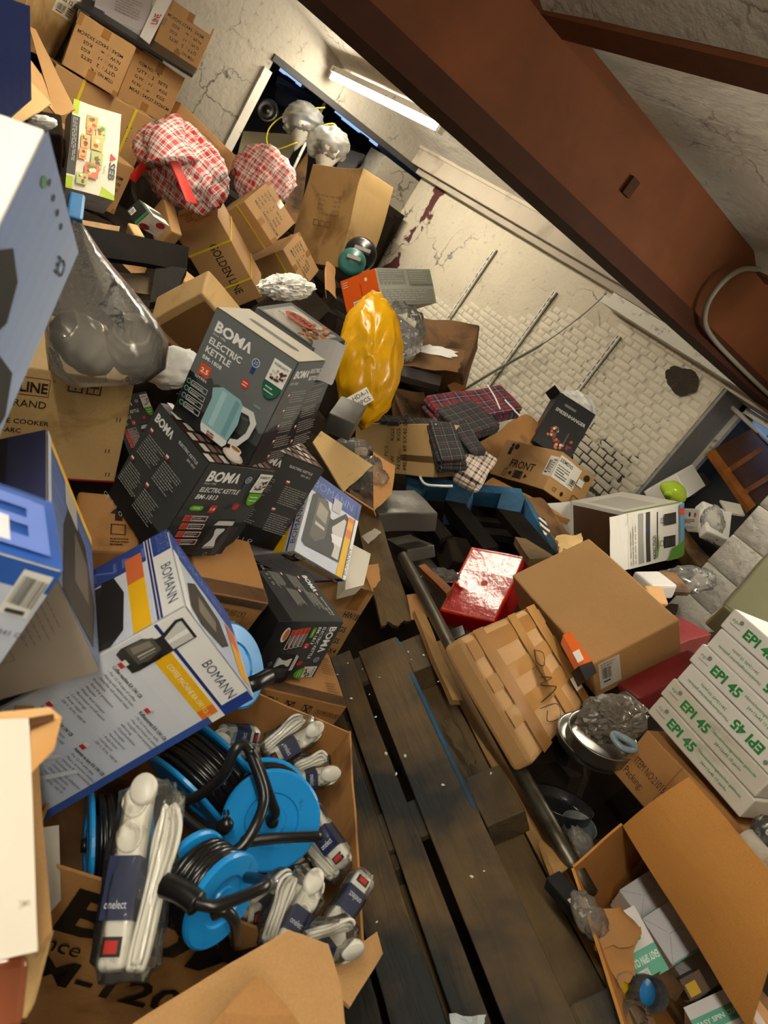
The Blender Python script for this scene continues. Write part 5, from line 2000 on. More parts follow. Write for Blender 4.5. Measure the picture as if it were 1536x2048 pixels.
r1 = reel(P(378, 1592, 1.26), img_dir(-.62, .60, -.55), 'blue cable reel tilted away with black cable wound on it, top of the carton')
bent(r1, [(338, 1606, 1.16), (395, 1592, 1.14), (446, 1550, 1.12), (470, 1500, 1.12), (490, 1490, 1.13), (506, 1520, 1.13), (528, 1592, 1.12), (512, 1650, 1.09), (478, 1698, 1.07), (448, 1700, 1.07), (400, 1660, 1.09), (358, 1625, 1.11), (352, 1598, 1.13)])
r2 = reel(P(543, 1640, 1.20), img_dir(.30, -.10, -.95), 'blue cable reel lying with its whole disc facing up', R=.082)
bent(r2, [(500, 1498, 1.13), (520, 1540, 1.14), (542, 1600, 1.17), (550, 1625, 1.18), (540, 1640, 1.19)])
bent(r2, [(486, 1684, 1.08), (560, 1676, 1.13), (640, 1672, 1.17)])
r3 = reel(P(444, 1800, .99), img_dir(.80, .22, -.52), 'blue cable reel at the front of the carton with black grip handle', R=.066, wdt=.066)
bent(r3, [(330, 1770, .90), (365, 1785, .89), (395, 1808, .88)], .015, 'grip')
bent(r3, [(392, 1806, .88), (430, 1812, .88), (480, 1795, .90), (530, 1772, .93), (522, 1760, .96), (495, 1755, 1.0)], .0075)
bent(r3, [(425, 1830, .89), (450, 1822, .89), (470, 1845, .90), (472, 1885, .92)], .0075)
r4 = reel(P(178, 1690, 1.16), img_dir(-.90, -.05, -.42), 'blue cable reel at the left end of the carton, seen edge-on', R=.085, wdt=.085)
m = MB()
for s in (-1, 1):
    m.add(*tube_geo([P(452 + s * 4, 1620, 1.14), P(454 + s * 4, 1640, 1.13)], .002, 6))
m.add(*lump_geo(.012, .012, .016, 3, .1, 1), M=Matrix.Translation(P(450, 1652, 1.14)))
tag(m.build('mains_plug', M_BLACKP, smooth=True), 'black two-pin mains plug lying between two blue cable reels', 'plug')

# ---- power strips in clear bags
def strip_proto(root, L=.25, seed=1, cable=True, label_pos=.05, side=1, k=1.0):
    S = Matrix.Diagonal((1, side * k, k, 1))
    def fl(fs):
        return [tuple(f)[::-1] for f in fs] if side < 0 else fs
    def part(name, geo, mat, par, smooth=True, T=None):
        m = MB()
        vs, fs = geo
        m.add(vs, fl(fs), M=S @ T if T is not None else S)
        return m.build(name, mat, par, smooth=smooth)
    def bx(x0, y0, z0, x1, y1, z1):
        m = MB()
        m.box(x0, y0, z0, x1, y1, z1)
        return m.v, m.f
    part('socket_bar', rbox((L, .044, .034), .009, 5), M_WHITEP, root)
    for i in range(3):
        part('socket', lathe_geo([(.019, 0), (.02, .004), (.02, .006), (.017, .006), (.016, .003), (0, .003)], 18), M_WHITEP, root, T=Matrix.Translation((L * (.40 - .2 * i), 0, .016)))
    lp = label_pos * L - .05 * L
    lb = part('navy_label', bx(lp - .2 * L, -.0226, -.0176, lp + .14 * L, .0226, .0236), M_NAVY, root, False)
    art = Art(.040, .02)
    art.t('onelect', .05, .3, .5, (226, 228, 236), w=.8)
    m = MB()
    for (pts, f2, c) in art.items:
        m.add([(lp - .17 * L + y, (.02 - x) * k, k * .0242) for x, y in pts], f2, c)
    m.build('maker_name', M_INK, lb)
    sb = part('switch_bezel', bx(-L / 2 + .07 * L, -.014, .015, -L / 2 + .17 * L, .014, .0185), M_BLACKP, root, False)
    part('switch', bx(-L / 2 + .085 * L, -.009, .0185, -L / 2 + .15 * L, .009, .0215), M_REDP, sb, False)
    if cable:
        vs, fs = [], []
        for j in range(6):
            o = .032 + .008 * (j % 3)
            zz = -.006 + .007 * (j // 2)
            l2 = L * (.42 + .03 * (j % 2))
            pts = [(-l2, o - .008, zz), (-l2 * .3, o, zz), (l2 * .5, o + .004 * j * .6, zz), (l2 * .85, o + .012, zz + .003), (l2 * .5, o + .016 + .002 * j, zz + .005), (-l2 * .3, o + .010, zz + .005), (-l2, o + .002, zz + .003), (-l2 * 1.08, o - .004, zz)]
            v2, f2 = tube_geo(smooth_path(pts, 5, True), .0040, 6, True)
            fs += [tuple(i + len(vs) for i in f) for f in f2]
            vs += list(v2)
        part('coiled_cable', (vs, fs), M_WHITEP, root)
    part('plug', lathe_geo([(0, .0), (.019, .0), (.021, .006), (.021, .016), (.018, .02), (0, .021)], 20), M_WHITEP, root, T=Matrix.Translation((L * .47, .012, .012)))
    vs, fs = rbox((L * 1.1, .100 if cable else .056, .046), .02, 9)
    wf = warp_fn(.007, 28, seed)
    part('clear_bag', ([wf(v + Vector((0, .020 if cable else 0, .003))) for v in vs], fs), M_FILM2, root)
    return root
def power_strip(a, b, label, seed, side=1, cable=True, face=None, lp=.0, k=None):
    A, B = P(*a), P(*b)
    L = (B - A).length
    Mx = frame((A + B) / 2, (A - B), face if face is not None else -VIEW)
    root = empty('power_strip', M=Mx)
    tag(root, label, 'power strip', 'bagged white power strips')
    strip_proto(root, L, seed, cable, lp, side, k or max(.72, min(.9, L / .25)))
power_strip((283, 1576, 1.0), (222, 1945, .88), 'large bagged white power strip lying in front over the carton edge', 1, side=-1)
power_strip((612, 1612, 1.30), (692, 1730, 1.24), 'bagged power strip with red switch beside the flat blue disc', 2)
power_strip((650, 1880, 1.10), (728, 1748, 1.17), 'power strip with navy label and red switch against the right carton wall', 3, cable=False)
power_strip((632, 1462, 1.52), (536, 1520, 1.48), 'bagged power strip with round plug ends near the OVEN carton', 4)
power_strip((436, 1465, 1.40), (518, 1472, 1.43), 'short piece of bagged power strip under the corner of the coffee machine box', 5)
power_strip((660, 1550, 1.47), (592, 1560, 1.45), 'dirty bagged power strip with looped cable right of the plug ends', 6)
power_strip((630, 1770, 1.16), (560, 1905, 1.08), 'muddy power strip with looped cable in the middle of the right side', 7)
power_strip((575, 1790, 1.2), (490, 1835, 1.12), 'bagged power strip partly under the front cable reel frame', 8)
power_strip((692, 1895, 1.10), (600, 1905, 1.05), 'white bagged power strip at the near right corner of the carton', 9)
power_strip((625, 1745, 1.30), (540, 1765, 1.27), 'bagged power strip just below the flat blue disc', 10)

# ---- open carton at the lower right
oc = empty('open_carton', P(1330, 1990, 1.75))
tag(oc, 'open orange-brown carton with a big raised flap at the lower right', 'carton')
slab_px('flap', [(1248, 1652, 1.55), (1376, 1553, 1.50), (1590, 1800, 1.28), (1500, 2060, 1.30)], .005, M_CARD_O, parent=oc, amp=.004, freq=7, bend=.02, nu=12, nv=10)
slab_px('side_wall', [(1150, 1735, 1.50), (1246, 1650, 1.555), (1292, 1712, 1.80), (1206, 1822, 1.74)], .005, M_CARD_O, parent=oc, amp=.003)
slab_px('side_wall', [(1150, 1735, 1.50), (1206, 1822, 1.74), (1380, 2090, 1.55), (1262, 2090, 1.24)], .006, M_CARD_O, parent=oc, amp=.003)
slab_px('side_wall', [(1246, 1652, 1.56), (1500, 2060, 1.31), (1560, 2060, 1.65), (1292, 1714, 1.82)], .005, M_CARD2, parent=oc, amp=.003)
slab_px('base', [(1200, 1815, 1.76), (1292, 1708, 1.84), (1600, 2070, 1.66), (1380, 2110, 1.56)], .005, M_CARD_D, parent=oc)
TEAL = (96, 172, 146)
def top_box(name, q, depth, label, artf=None, mat=None):
    w = [P(*p) for p in q]
    x = (w[1] - w[0])
    n = (w[3] - w[0]).cross(x).normalized()
    if n.dot(VIEW) > 0:
        n = -n
    lx = ((w[1] - w[0]).length + (w[2] - w[3]).length) / 2
    ly = ((w[3] - w[0]).length + (w[2] - w[1]).length) / 2
    c = (w[0] + w[1] + w[2] + w[3]) / 4
    Mx = frame(c - n * depth / 2, x, n)
    b = box(name, name, label, 'box', mat or M_WHITE, dims=(lx, ly, depth), M=Mx, seed=int(q[0][0]) % 50, amp=.0012)
    if artf:
        a = face_art(b, 'T')
        artf(a)
        put(a, 'printed_panel', True)
    return b
def env(a):
    a.r(0, 0, 1, 1, (198, 196, 200))
    a.r(0, 0, 1, .03, TEAL)
    for p, q in (((0, 1), (.33, .55)), ((0, 0), (.33, .45)), ((1, 1), (.67, .55)), ((1, 0), (.67, .45)), ((.33, .5), (.67, .5))):
        d = Vector((q[0] - p[0], q[1] - p[1]))
        n = Vector((-d.y, d.x)).normalized() * .006
        a.poly([(p[0] + n.x, p[1] + n.y), (p[0] - n.x, p[1] - n.y), (q[0] - n.x, q[1] - n.y), (q[0] + n.x, q[1] + n.y)], (150, 148, 152))
top_box('cutter_box', [(1236, 1782, 1.66), (1312, 1733, 1.70), (1356, 1792, 1.66), (1283, 1836, 1.62)], .10, 'white cutter box deepest in the open carton, folded lid up', env)
top_box('cutter_box', [(1282, 1838, 1.58), (1352, 1794, 1.60), (1416, 1886, 1.54), (1347, 1932, 1.52)], .10, 'white cutter box in the middle of the open carton, folded lid up', env)
def easy(a):
    a.r(0, 0, 1, 1, (222, 218, 218))
    a.r(0, .40, 1, .72, TEAL)
    a.t('EASY SPIN CUTTER', .05, .52, .10, (236, 240, 236), w=.9, bold=.02)
    a.lines(.1, .30, .8, 5, .05, .015, (150, 146, 146))
def easy_flip(a):
    a.r(0, 0, 1, 1, (222, 218, 218))
    a.r(0, 0, 1, .42, TEAL)
    a.t('EASY SPIN CU', .95, .32, .11, (236, 240, 236), w=.86, bold=.02, rot=180)
    a.r(.05, .03, .42, .16, (226, 226, 222))
    a.t('JUXIN', .38, .13, .07, (90, 110, 100), w=.26, rot=180)
    for (u, v, c) in ((.45, .66, (150, 170, 40)), (.36, .56, (130, 160, 40)), (.3, .76, (210, 60, 70)), (.18, .68, (220, 80, 80)), (.6, .6, (100, 150, 60))):
        a.e(u, v, .12, c)
top_box('cutter_box', [(1232, 1832, 1.47), (1270, 1812, 1.48), (1336, 1940, 1.42), (1262, 1976, 1.40)], .09, 'cutter box with teal band and vegetables, lettering upside down, beside the torn brown card', easy_flip)
top_box('cutter_box', [(1368, 2014, 1.45), (1474, 1966, 1.46), (1540, 2060, 1.40), (1420, 2110, 1.38)], .09, 'cutter box with teal lettered band at the bottom edge of the open carton', easy)
top_box('cutter_box', [(1348, 1934, 1.60), (1418, 1888, 1.62), (1456, 1958, 1.58), (1392, 2002, 1.56)], .09, 'cutter box with clear window in shadow under the big flap', env)
top_box('gold_tin_box', [(1358, 1960, 1.47), (1398, 1938, 1.48), (1420, 1978, 1.46), (1382, 2004, 1.45)], .05, 'small dark box with a shiny gold label between the cutter boxes', lambda a: (a.r(0, 0, 1, 1, (90, 70, 56)), a.r(.1, .1, .6, .7, (200, 160, 40))), M_BLACKCARD)
slab_px('brown_card_sheet', [(1292, 1962, 1.40), (1330, 1936, 1.42), (1370, 1975, 1.42), (1352, 2004, 1.40)], .004, M_CARD_D, 'small dark brown card lying by the drinking glasses', 'card')
M_GLASS = film('clear_glass', (0.99, 0.99, 0.99), 0.12, 0.03)
def glass(px, py, d, r, h, label, liq):
    Mx = frame(P(px, py, d), img_dir(1, .2, .1), (Vector((0, 0, 1)) * .55 - VIEW * .75))
    root = empty('drinking_glass', M=Mx)
    tag(root, label, 'glass', 'drinking glasses in the open carton')
    m = MB()
    m.add(*lathe_geo([(0, -h), (r * .8, -h), (r, -h * .5), (r * .98, 0), (r * .93, 0), (r * .94, -h * .5), (r * .74, -h + .006), (0, -h + .006)], 28))
    m.build('glass_wall', M_GLASS, root, smooth=True)
    if liq:
        m = MB()
        m.add(*lathe_geo([(0, -h + .007), (r * .72, -h + .007), (r * .80, -h * .55), (0, -h * .55)], 24))
        m.build('coloured_base', simple('glass_colour', liq, .3), root, smooth=True)
glass(1256, 1972, 1.34, .023, .06, 'small drinking glass with a yellow base', (220, 190, 30))
glass(1308, 1990, 1.33, .030, .07, 'larger drinking glass with a blue base', (30, 110, 170))
glass(1280, 2040, 1.28, .026, .06, 'clear drinking glass at the bottom edge', None)
slab_px('torn_card', [(1213, 1812, 1.42), (1232, 1800, 1.45), (1278, 1850, 1.40), (1206, 1905, 1.38)], .004, M_CARD2, 'crumpled torn brown card standing in the open carton', 'card', amp=.02, freq=16, bend=.02, rag=.15, nu=12, nv=12)
slab_px('torn_card', [(1200, 1900, 1.38), (1275, 1852, 1.40), (1262, 1940, 1.36), (1236, 1972, 1.34)], .004, M_CARD2, 'lower piece of crumpled torn card beside the teal-banded box', 'card', amp=.016, freq=16, rag=.15, nu=12, nv=12)
b = top_box('black_package', [(1114, 1752, 1.50), (1140, 1738, 1.52), (1176, 1838, 1.42), (1150, 1856, 1.40)], .03, 'black package with a white barcode label wedged between pallet and open carton', lambda a: (a.r(0, 0, 1, 1, (30, 31, 34)), a.barcode(.1, .12, .95, .5)), M_BLACKCARD)
slab_px('wood_splinter', [(1082, 1680, 1.62), (1095, 1690, 1.62), (1150, 1730, 1.54), (1112, 1752, 1.52)], .012, M_WOOD_L, 'pale wooden splinter between the pole and the open carton', 'splinter', amp=.006, rag=.1)

# ================================================================== more of the heap
def lump_obj(name, px, py, d, r, mat, label, cat, group=None, seed=1, amp=.25, freq=2.5, xdir=(1, 0, 0), zdir=None, nu=40, nv=26, ridge=True, smooth=True, flat=None):
    x = img_dir(*xdir)
    Mx = frame(P(px, py, d), x, img_dir(*zdir) if zdir else -VIEW)
    m = MB()
    m.add(*lump_geo(r[0], r[1], r[2], seed, amp, freq, nu, nv, ridge))
    ob = m.build(name, mat, smooth=smooth, M=Mx)
    tag(ob, label, cat, group)
    return ob

M_REDCHECK = plaid('red_white_check_weave', (226, 212, 204), [(.15, .10, (186, 48, 44)), (.40, .02, (40, 40, 60)), (.55, .05, (196, 80, 72)), (.72, .015, (50, 46, 60)), (.85, .07, (180, 44, 44)), (.97, .012, (40, 40, 60))], 8, .55, (0, 1))
bag1 = lump_obj('checked_bag', 366, 332, 3.75, (.25, .17, .14), M_REDCHECK, 'red and white checked woven bag tied at the top, beside the long double-strapped carton', 'bag', 'red checked woven bags', 5, .30, 2.2, (.75, .66, 0), None)
m = MB()
m.add(*tube_geo(smooth_path([P(345, 330, 3.62), P(338, 285, 3.60), P(346, 262, 3.6), P(352, 240, 3.64)], 6), lambda t: .10 * (1 - t) ** 1.2 + .035, 16))
local_build(m, 'gathered_neck', M_REDCHECK, bag1, True)
M_REDBAND = simple('red_webbing', (206, 44, 30), .5)
for q in ([(325, 285, 3.58), (345, 298, 3.555), (395, 408, 3.62), (372, 396, 3.60)], [(335, 278, 3.6), (326, 292, 3.58), (270, 365, 3.72), (263, 362, 3.74)]):
    w = [P(*p) for p in q]
    m = MB()
    m.add(*panel_geo([w[0], w[3], w[2], w[1]], .003, 6, 12, bend=.03, amp=.004))
    local_build(m, 'carry_strap', M_REDBAND, bag1)
bag2 = lump_obj('checked_bag', 526, 352, 4.95, (.205, .185, .11), M_REDCHECK, 'red and white checked woven bag half hidden behind the tilted cartons', 'bag', 'red checked woven bags', 9, .28, 2.6, (.8, .6, 0))

# yellow sack with paper label
ys = lump_obj('yellow_sack', 738, 722, 3.1, (.135, .27, .12), M_YELLOWBAG, 'glossy yellow plastic-wrapped sack with a white paper label', 'sack', None, 14, .16, 2.6, (.95, .10, .1), None, 48, 34)
w = [P(*p) for p in ((688, 799, 2.92), (733, 774, 2.92), (748, 800, 2.92), (703, 826, 2.92))]
m = MB()
m.add(*panel_geo([w[0], w[3], w[2], w[1]], .001, 4, 4))
lb = local_build(m, 'paper_label', M_WHITE, ys)
x = (w[1] - w[0]).normalized()
Mx = frame(w[0], x, -VIEW)
m = MB()
for s, u, v, h in (('HDA-1', .03, -.026, .018), ('100PCS', .02, -.054, .018)):
    vs, fs, W2 = text2d(s, .01)
    m.add([Mx @ Vector((u + a * h / CAP, v + b_ * h / CAP, .004)) for a, b_ in vs], fs, lin((50, 44, 36)))
local_build(m, 'label_lettering', M_INK, lb)

# torn carton and neighbours by the brick wall
def rough_box(name, q, depth, mat, label, cat, amp=.012, freq=6, r=.01, seed=2, group=None):
    w = [P(*p) for p in q]
    x = (w[1] - w[0]) + (w[2] - w[3])
    zup = (w[0] - w[3]) + (w[1] - w[2])
    lx = x.length / 2
    lz = zup.length / 2
    x.normalize()
    zup = (zup - x * zup.dot(x)).normalized()
    y = zup.cross(x)
    c = (w[0] + w[1] + w[2] + w[3]) / 4 + y * depth / 2
    Mx = frame(c, x, zup)
    return box(name, name, label, cat, mat, dims=(lx, depth, lz), M=Mx, seed=seed, amp=amp, freq=freq, r=r, n=10, group=group)
tc_ = rough_box('torn_carton', [(838, 622, 4.1), (950, 655, 4.0), (938, 738, 3.85), (815, 735, 3.9)], .2, M_CARD_D, 'crushed brown carton with torn flap below the orange-ended box', 'carton', .02, 5)
fl_ = slab_px('flap', [(848, 690, 3.80), (930, 702, 3.80), (912, 745, 3.74), (806, 730, 3.72)], .005, M_CARD_D, parent=tc_['o'], amp=.008, rag=.15)
slab_px('torn_paper_edge', [(822, 700, 3.77), (858, 688, 3.79), (916, 706, 3.78), (905, 716, 3.76)], .003, M_TISSUE, parent=fl_, amp=.006, freq=20, rag=.4)
lump_obj('plastic_wrap', 800, 665, 3.72, (.11, .13, .05), M_FILM, 'crumpled clear plastic wrap left of the crushed carton', 'plastic', None, 4, .4, 3.0)
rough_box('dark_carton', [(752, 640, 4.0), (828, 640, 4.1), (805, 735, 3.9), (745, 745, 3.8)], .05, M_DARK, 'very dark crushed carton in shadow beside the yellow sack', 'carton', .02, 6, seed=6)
slab_px('black_tray', [(788, 725, 3.68), (884, 752, 3.72), (880, 772, 3.60), (790, 748, 3.56)], .03, M_BLACKP, 'shiny black plastic tray under the crushed carton', 'tray', amp=.002)
rough_box('small_carton', [(796, 775, 3.85), (850, 780, 3.9), (862, 838, 3.8), (798, 836, 3.75)], .12, M_CARD_D, 'small dented brown carton between the yellow sack and red tartan', 'carton', .02, 7, seed=8)
slab_px('card_edge', [(895, 770, 3.9), (925, 757, 3.95), (932, 775, 3.9), (905, 785, 3.85)], .01, M_CARD2, 'corner of a brown card behind the red tartan bundle', 'card')

# tartan bundles
M_TART_R = plaid('red_navy_tartan', (40, 36, 56), [(.2, .13, (128, 30, 36)), (.5, .012, (190, 190, 196)), (.62, .04, (30, 34, 50)), (.8, .10, (120, 28, 36)), (.93, .01, (186, 186, 190))], 9, .8, (0, 1))
M_TART_D = plaid('dark_green_tartan', (30, 32, 36), [(.2, .05, (54, 44, 50)), (.4, .012, (150, 150, 120)), (.6, .03, (44, 50, 60)), (.75, .012, (140, 60, 60)), (.9, .012, (130, 130, 110))], 12, .8, (0, 1))
M_TART_L = plaid('cream_black_check', (206, 190, 176), [(.2, .08, (40, 34, 36)), (.45, .015, (130, 50, 50)), (.6, .06, (52, 44, 46)), (.85, .02, (120, 60, 56))], 14, .8, (0, 1))
def cloth(q, mat, label, layers=4, t=.014, seed=1):
    w = [P(*p) for p in q]
    x = (w[1] - w[0]) + (w[2] - w[3])
    yy = (w[0] - w[3]) + (w[1] - w[2])
    lx, ly = x.length / 2, yy.length / 2
    n = x.cross(yy).normalized()
    Mx = frame((w[0] + w[1] + w[2] + w[3]) / 4, x, n)
    root = empty('tartan_bundle', M=Mx)
    tag(root, label, 'cloth', 'folded tartan cloth')
    rr = random.Random(seed)
    for i in range(layers):
        vs, fs = rbox((lx * rr.uniform(.93, 1), ly * rr.uniform(.93, 1), t), t * .45, 10)
        wf = warp_fn(.012, 7, seed + i * .3)
        m = MB()
        T = Matrix.Translation((rr.uniform(-.008, .008), rr.uniform(-.008, .008), -t * .95 * i))
        m.add([wf(T @ v) for v in vs], fs)
        m.build('folded_layer', mat, root, smooth=True)
    return root
c1 = cloth([(850, 800, 3.62), (985, 768, 3.75), (1066, 822, 3.62), (880, 838, 3.45)], M_TART_R, 'red and navy tartan cloth bundle lying on top of the dark ones', 4, .02, 1)
for pts in ([(975, 770, 3.66), (990, 795, 3.6), (1000, 818, 3.52)], [(1010, 800, 3.62), (1030, 822, 3.56), (1040, 832, 3.5)]):
    m = MB()
    m.add(*tube_geo(smooth_path([P(*p) for p in pts], 5), .004, 6))
    local_build(m, 'white_tie', M_TISSUE, c1, True)
cloth([(872, 815, 3.35), (958, 795, 3.45), (988, 852, 3.32), (930, 872, 3.22)], M_TART_D, 'dark green tartan cloth bundle just below the red one', 4, .018, 2)
c3 = cloth([(870, 846, 3.15), (926, 846, 3.18), (920, 922, 3.02), (868, 926, 3.0)], M_TART_D, 'dark tartan cloth bundle beside the beige stencilled carton', 5, .016, 3)
cloth([(920, 842, 3.28), (952, 835, 3.3), (950, 905, 3.14), (920, 912, 3.12)], M_TART_D, 'narrow dark tartan bundle standing between two others', 4, .016, 4)
cloth([(952, 890, 3.22), (990, 920, 3.2), (962, 972, 3.05), (905, 945, 3.05)], M_TART_L, 'cream and black checked cloth beside the FRONT carton', 4, .018, 5)
slab_px('cloth_edge', [(755, 829, 3.3), (875, 838, 3.3), (872, 850, 3.26), (760, 842, 3.26)], .02, M_TART_D, 'long dark tartan edge behind the beige stencilled carton', 'cloth', amp=.004)
rough_box('brown_sack', [(958, 872, 4.1), (1070, 828, 4.3), (1090, 865, 4.2), (990, 930, 4.0)], .12, M_CARD2, 'soft brown paper sack behind the FRONT carton', 'sack', .03, 4, .03, 3)
rough_box('brown_sack', [(1050, 1000, 3.3), (1120, 1010, 3.5), (1150, 1090, 3.2), (1100, 1110, 3.0)], .16, M_CARD_D, 'crumpled brown paper sack under the FRONT carton', 'sack', .03, 5, .03, 5)
slab_px('brown_box_edge', [(985, 955, 3.55), (1060, 990, 3.55), (1140, 1040, 3.4), (960, 975, 3.4)], .03, M_CARD2, 'edge of a brown carton lying under the FRONT carton', 'carton', amp=.006)
slab_px('striped_scrap', [(1075, 1035, 2.95), (1088, 1035, 2.95), (1100, 1062, 2.88), (1090, 1072, 2.86)], .004, plaid('striped_card', (220, 216, 206), [(.25, .25, (40, 40, 40))], 60, .6, (1,)), 'small black and white striped scrap by the blue pallet', 'scrap')

# open carton holding plastic sheet, left of the silver boxes
po = empty('worn_open_carton', P(720, 960, 2.7))
tag(po, 'worn open carton with tape-scarred flap and plastic sheet inside', 'carton')
slab_px('flap', [(624, 884, 2.40), (642, 862, 2.46), (746, 930, 2.50), (688, 984, 2.38)], .005, M_CARD_B, parent=po, amp=.005, rag=.03)
slab_px('side_wall', [(745, 905, 2.72), (790, 932, 2.72), (784, 990, 2.62), (748, 1022, 2.52)], .006, M_CARD2, parent=po, amp=.006, rag=.04)
slab_px('side_wall', [(742, 903, 2.72), (788, 930, 2.74), (770, 935, 2.85), (735, 915, 2.85)], .006, M_CARD_D, parent=po, amp=.004)
slab_px('side_wall', [(690, 985, 2.42), (748, 1022, 2.50), (752, 1040, 2.6), (700, 1010, 2.6)], .006, M_CARD2, parent=po, amp=.004)
lump_obj('plastic_sheet', 735, 965, 2.66, (.065, .085, .05), M_FILM, 'crumpled shiny plastic sheet in the worn open carton', 'plastic', None, 7, .4, 3.0)
lump_obj('plastic_sheet', 700, 905, 2.75, (.08, .05, .04), M_FILM, 'grey plastic sheet behind the tape-scarred flap', 'plastic', None, 8, .3, 3.0)
slab_px('white_carton', [(700, 1085, 2.20), (742, 1108, 2.22), (728, 1170, 2.12), (690, 1180, 2.06)], .05, M_WHITE_D, 'plain white box behind the farthest coffee machine box', 'box', amp=.002)
slab_px('torn_brown_corner', [(724, 1130, 2.26), (755, 1128, 2.28), (760, 1160, 2.24), (744, 1182, 2.2)], .004, M_CARD2, 'torn ribbed corner of a brown carton beside the carton behind the lying kettle box', 'card', amp=.006, rag=.15)

# bagged glass jars at the left
M_JAR = simple('smoked_ribbed_glass', (176, 166, 152), .15, .1, var=.3, scale=14, coat=.6)
jb = empty('jar_bag', P(215, 650, 1.5))
tag(jb, 'clear plastic bag holding two ribbed glass jars, at the left', 'bag')
m = MB()
wl = []
rows = [(146, 440, 165, 448, 1.62, .012), (118, 520, 206, 510, 1.54, .05), (98, 590, 262, 580, 1.48, .08), (88, 650, 306, 636, 1.44, .10), (90, 700, 334, 682, 1.42, .11), (104, 740, 324, 738, 1.42, .10), (130, 766, 296, 762, 1.45, .07), (150, 776, 270, 770, 1.48, .02)]
vs, nn = [], 72
for j, (xl, yl_, xr, yr_, dd, rd) in enumerate(rows):
    for i in range(nn):
        a_ = 2 * PI * i / nn
        c_, s_ = math.cos(a_), math.sin(a_)
        c2 = math.copysign(abs(c_) ** .75, c_)
        s2 = math.copysign(abs(s_) ** .75, s_)
        rj = 1 + .10 * noise.noise(Vector((c_ * 3.2, s_ * 3.2, j * .5))) + .06 * abs(noise.noise(Vector((c_ * 9, s_ * 9, j * .3))))
        t_ = .5 + .5 * c2 * rj
        vs.append(P(xl + (xr - xl) * t_, yl_ + (yr_ - yl_) * t_, dd - rd * rj * s2))
fs = [(j * nn + i, j * nn + (i + 1) % nn, (j + 1) * nn + (i + 1) % nn, (j + 1) * nn + i) for j in range(len(rows) - 1) for i in range(nn)]
m.add(vs, fs)
local_build(m, 'clear_bag', M_FILM3, jb, True)
m = MB()
m.add(*panel_geo([P(188, 610, 1.33), P(250, 660, 1.32), P(235, 560, 1.36), P(225, 575, 1.36)], .001, 6, 6, amp=.01, freq=20))
local_build(m, 'bag_corner', M_FILM, jb)
for i, (px, py, dd, ax) in enumerate(((172, 690, 1.44, (-.30, -.35, -.85)), (262, 690, 1.46, (.35, -.25, -.85)))):
    Mx = frame(P(px, py, dd), img_dir(*ax).orthogonal(), img_dir(*ax))
    m = MB()
    m.add(*lathe_geo([(0, -.055), (.036, -.055)] + [(.042 + .008 * math.sin((i + 1) / 18 * PI), -.05 + .1 * i / 17) for i in range(18)] + [(.036, .058), (.036, .066), (.030, .066), (.030, -.03), (0, -.03)], 48, lambda a2, z: 1 + .05 * math.cos(6 * a2) + .02 * math.sin(z * 900)), M=Mx)
    o = local_build(m, 'glass_jar', M_JAR, jb, True)

# upper-left bits
slab_px('black_board', [(152, 14, 3.62), (384, 156, 4.02), (392, 142, 4.25), (164, -6, 3.95)], .015, simple('black_laminate', (26, 26, 30), .35), 'black board lying across the upper cartons', 'board')
wb_ = rough_box('white_print_box', [(190, -60, 4.0), (318, -20, 4.15), (282, 72, 3.95), (202, 12, 3.85)], .12, M_WHITE, 'white printed box with red side lettering on the black board', 'box', .002, 5, .004, 4)
a = face_art(wb_, 'F', 0)
a.r(0, 0, 1, 1, (216, 206, 206))
a.poly([(0, 0), (.2, 0), (.05, .8), (0, 1)], (44, 66, 140))
a.lines(.35, .6, .5, 7, .07, .03, (180, 164, 164))
a.e(.2, .6, .1, (110, 106, 104))
put(a, 'printed_panel', True)
a = face_art(wb_, 'R', 0)
a.r(0, 0, 1, 1, (222, 214, 214))
a.t('LINE', .72, .2, .3, (190, 50, 60), w=.42, rot=90, bold=.02)
a.t('AND', .95, .2, .2, (110, 100, 104), w=.3, rot=90)
put(a, 'printed_panel', True)
sp = slab_px('side_panel', [(322, -20, 4.03), (347, -5, 4.08), (299, 88, 3.86), (280, 72, 3.84)], .004, M_WHITE, parent=wb_['o'])
w = [P(*p) for p in ((283, 70, 3.83), (300, 84, 3.85), (325, -16, 4.02))]
Mx = frame(w[0], w[2] - w[0], -VIEW)
m = MB()
for s_, u_2, v_2, h_2, c_2 in (('LINE', .10, -.055, .035, (190, 50, 60)), ('AND', .10, -.095, .022, (110, 100, 104))):
    vs, fs, W2 = text2d(s_, .02)
    m.add([Mx @ Vector((u_2 + a_2 * h_2 / CAP, v_2 + b_2 * h_2 / CAP, .006)) for a_2, b_2 in vs], fs, lin(c_2))
local_build(m, 'side_lettering', M_INK, sp)
slab_px('navy_box', [(-60, -30, 1.02), (60, 12, 1.10), (63, 200, 1.10), (-20, 262, 1.00)], .10, simple('navy_coated_card', (38, 48, 92), .35, var=.15, dirt=(150, 150, 160), dirt_amt=(.66, .75), dscale=14), 'navy blue coffee machine box high at the left edge, blurred', 'box')
do_ = rough_box('opened_carton', [(70, 215, 2.75), (125, 232, 2.8), (125, 268, 2.75), (60, 262, 2.7)], .2, M_DARK, 'opened carton with raised brown flaps left of the fryer box', 'carton', .008)
for q_, mt_ in (([(58, 52, 2.95), (72, 60, 2.95), (150, 220, 2.85), (112, 236, 2.8)], M_CARD), ([(62, 120, 2.88), (84, 150, 2.86), (112, 230, 2.78), (62, 165, 2.8)], M_CARD), ([(62, 162, 2.70), (102, 208, 2.70), (40, 246, 2.56), (8, 236, 2.54)], M_CARD_B)):
    slab_px('flap', q_, .006, mt_, parent=do_['o'], amp=.004, rag=.03)
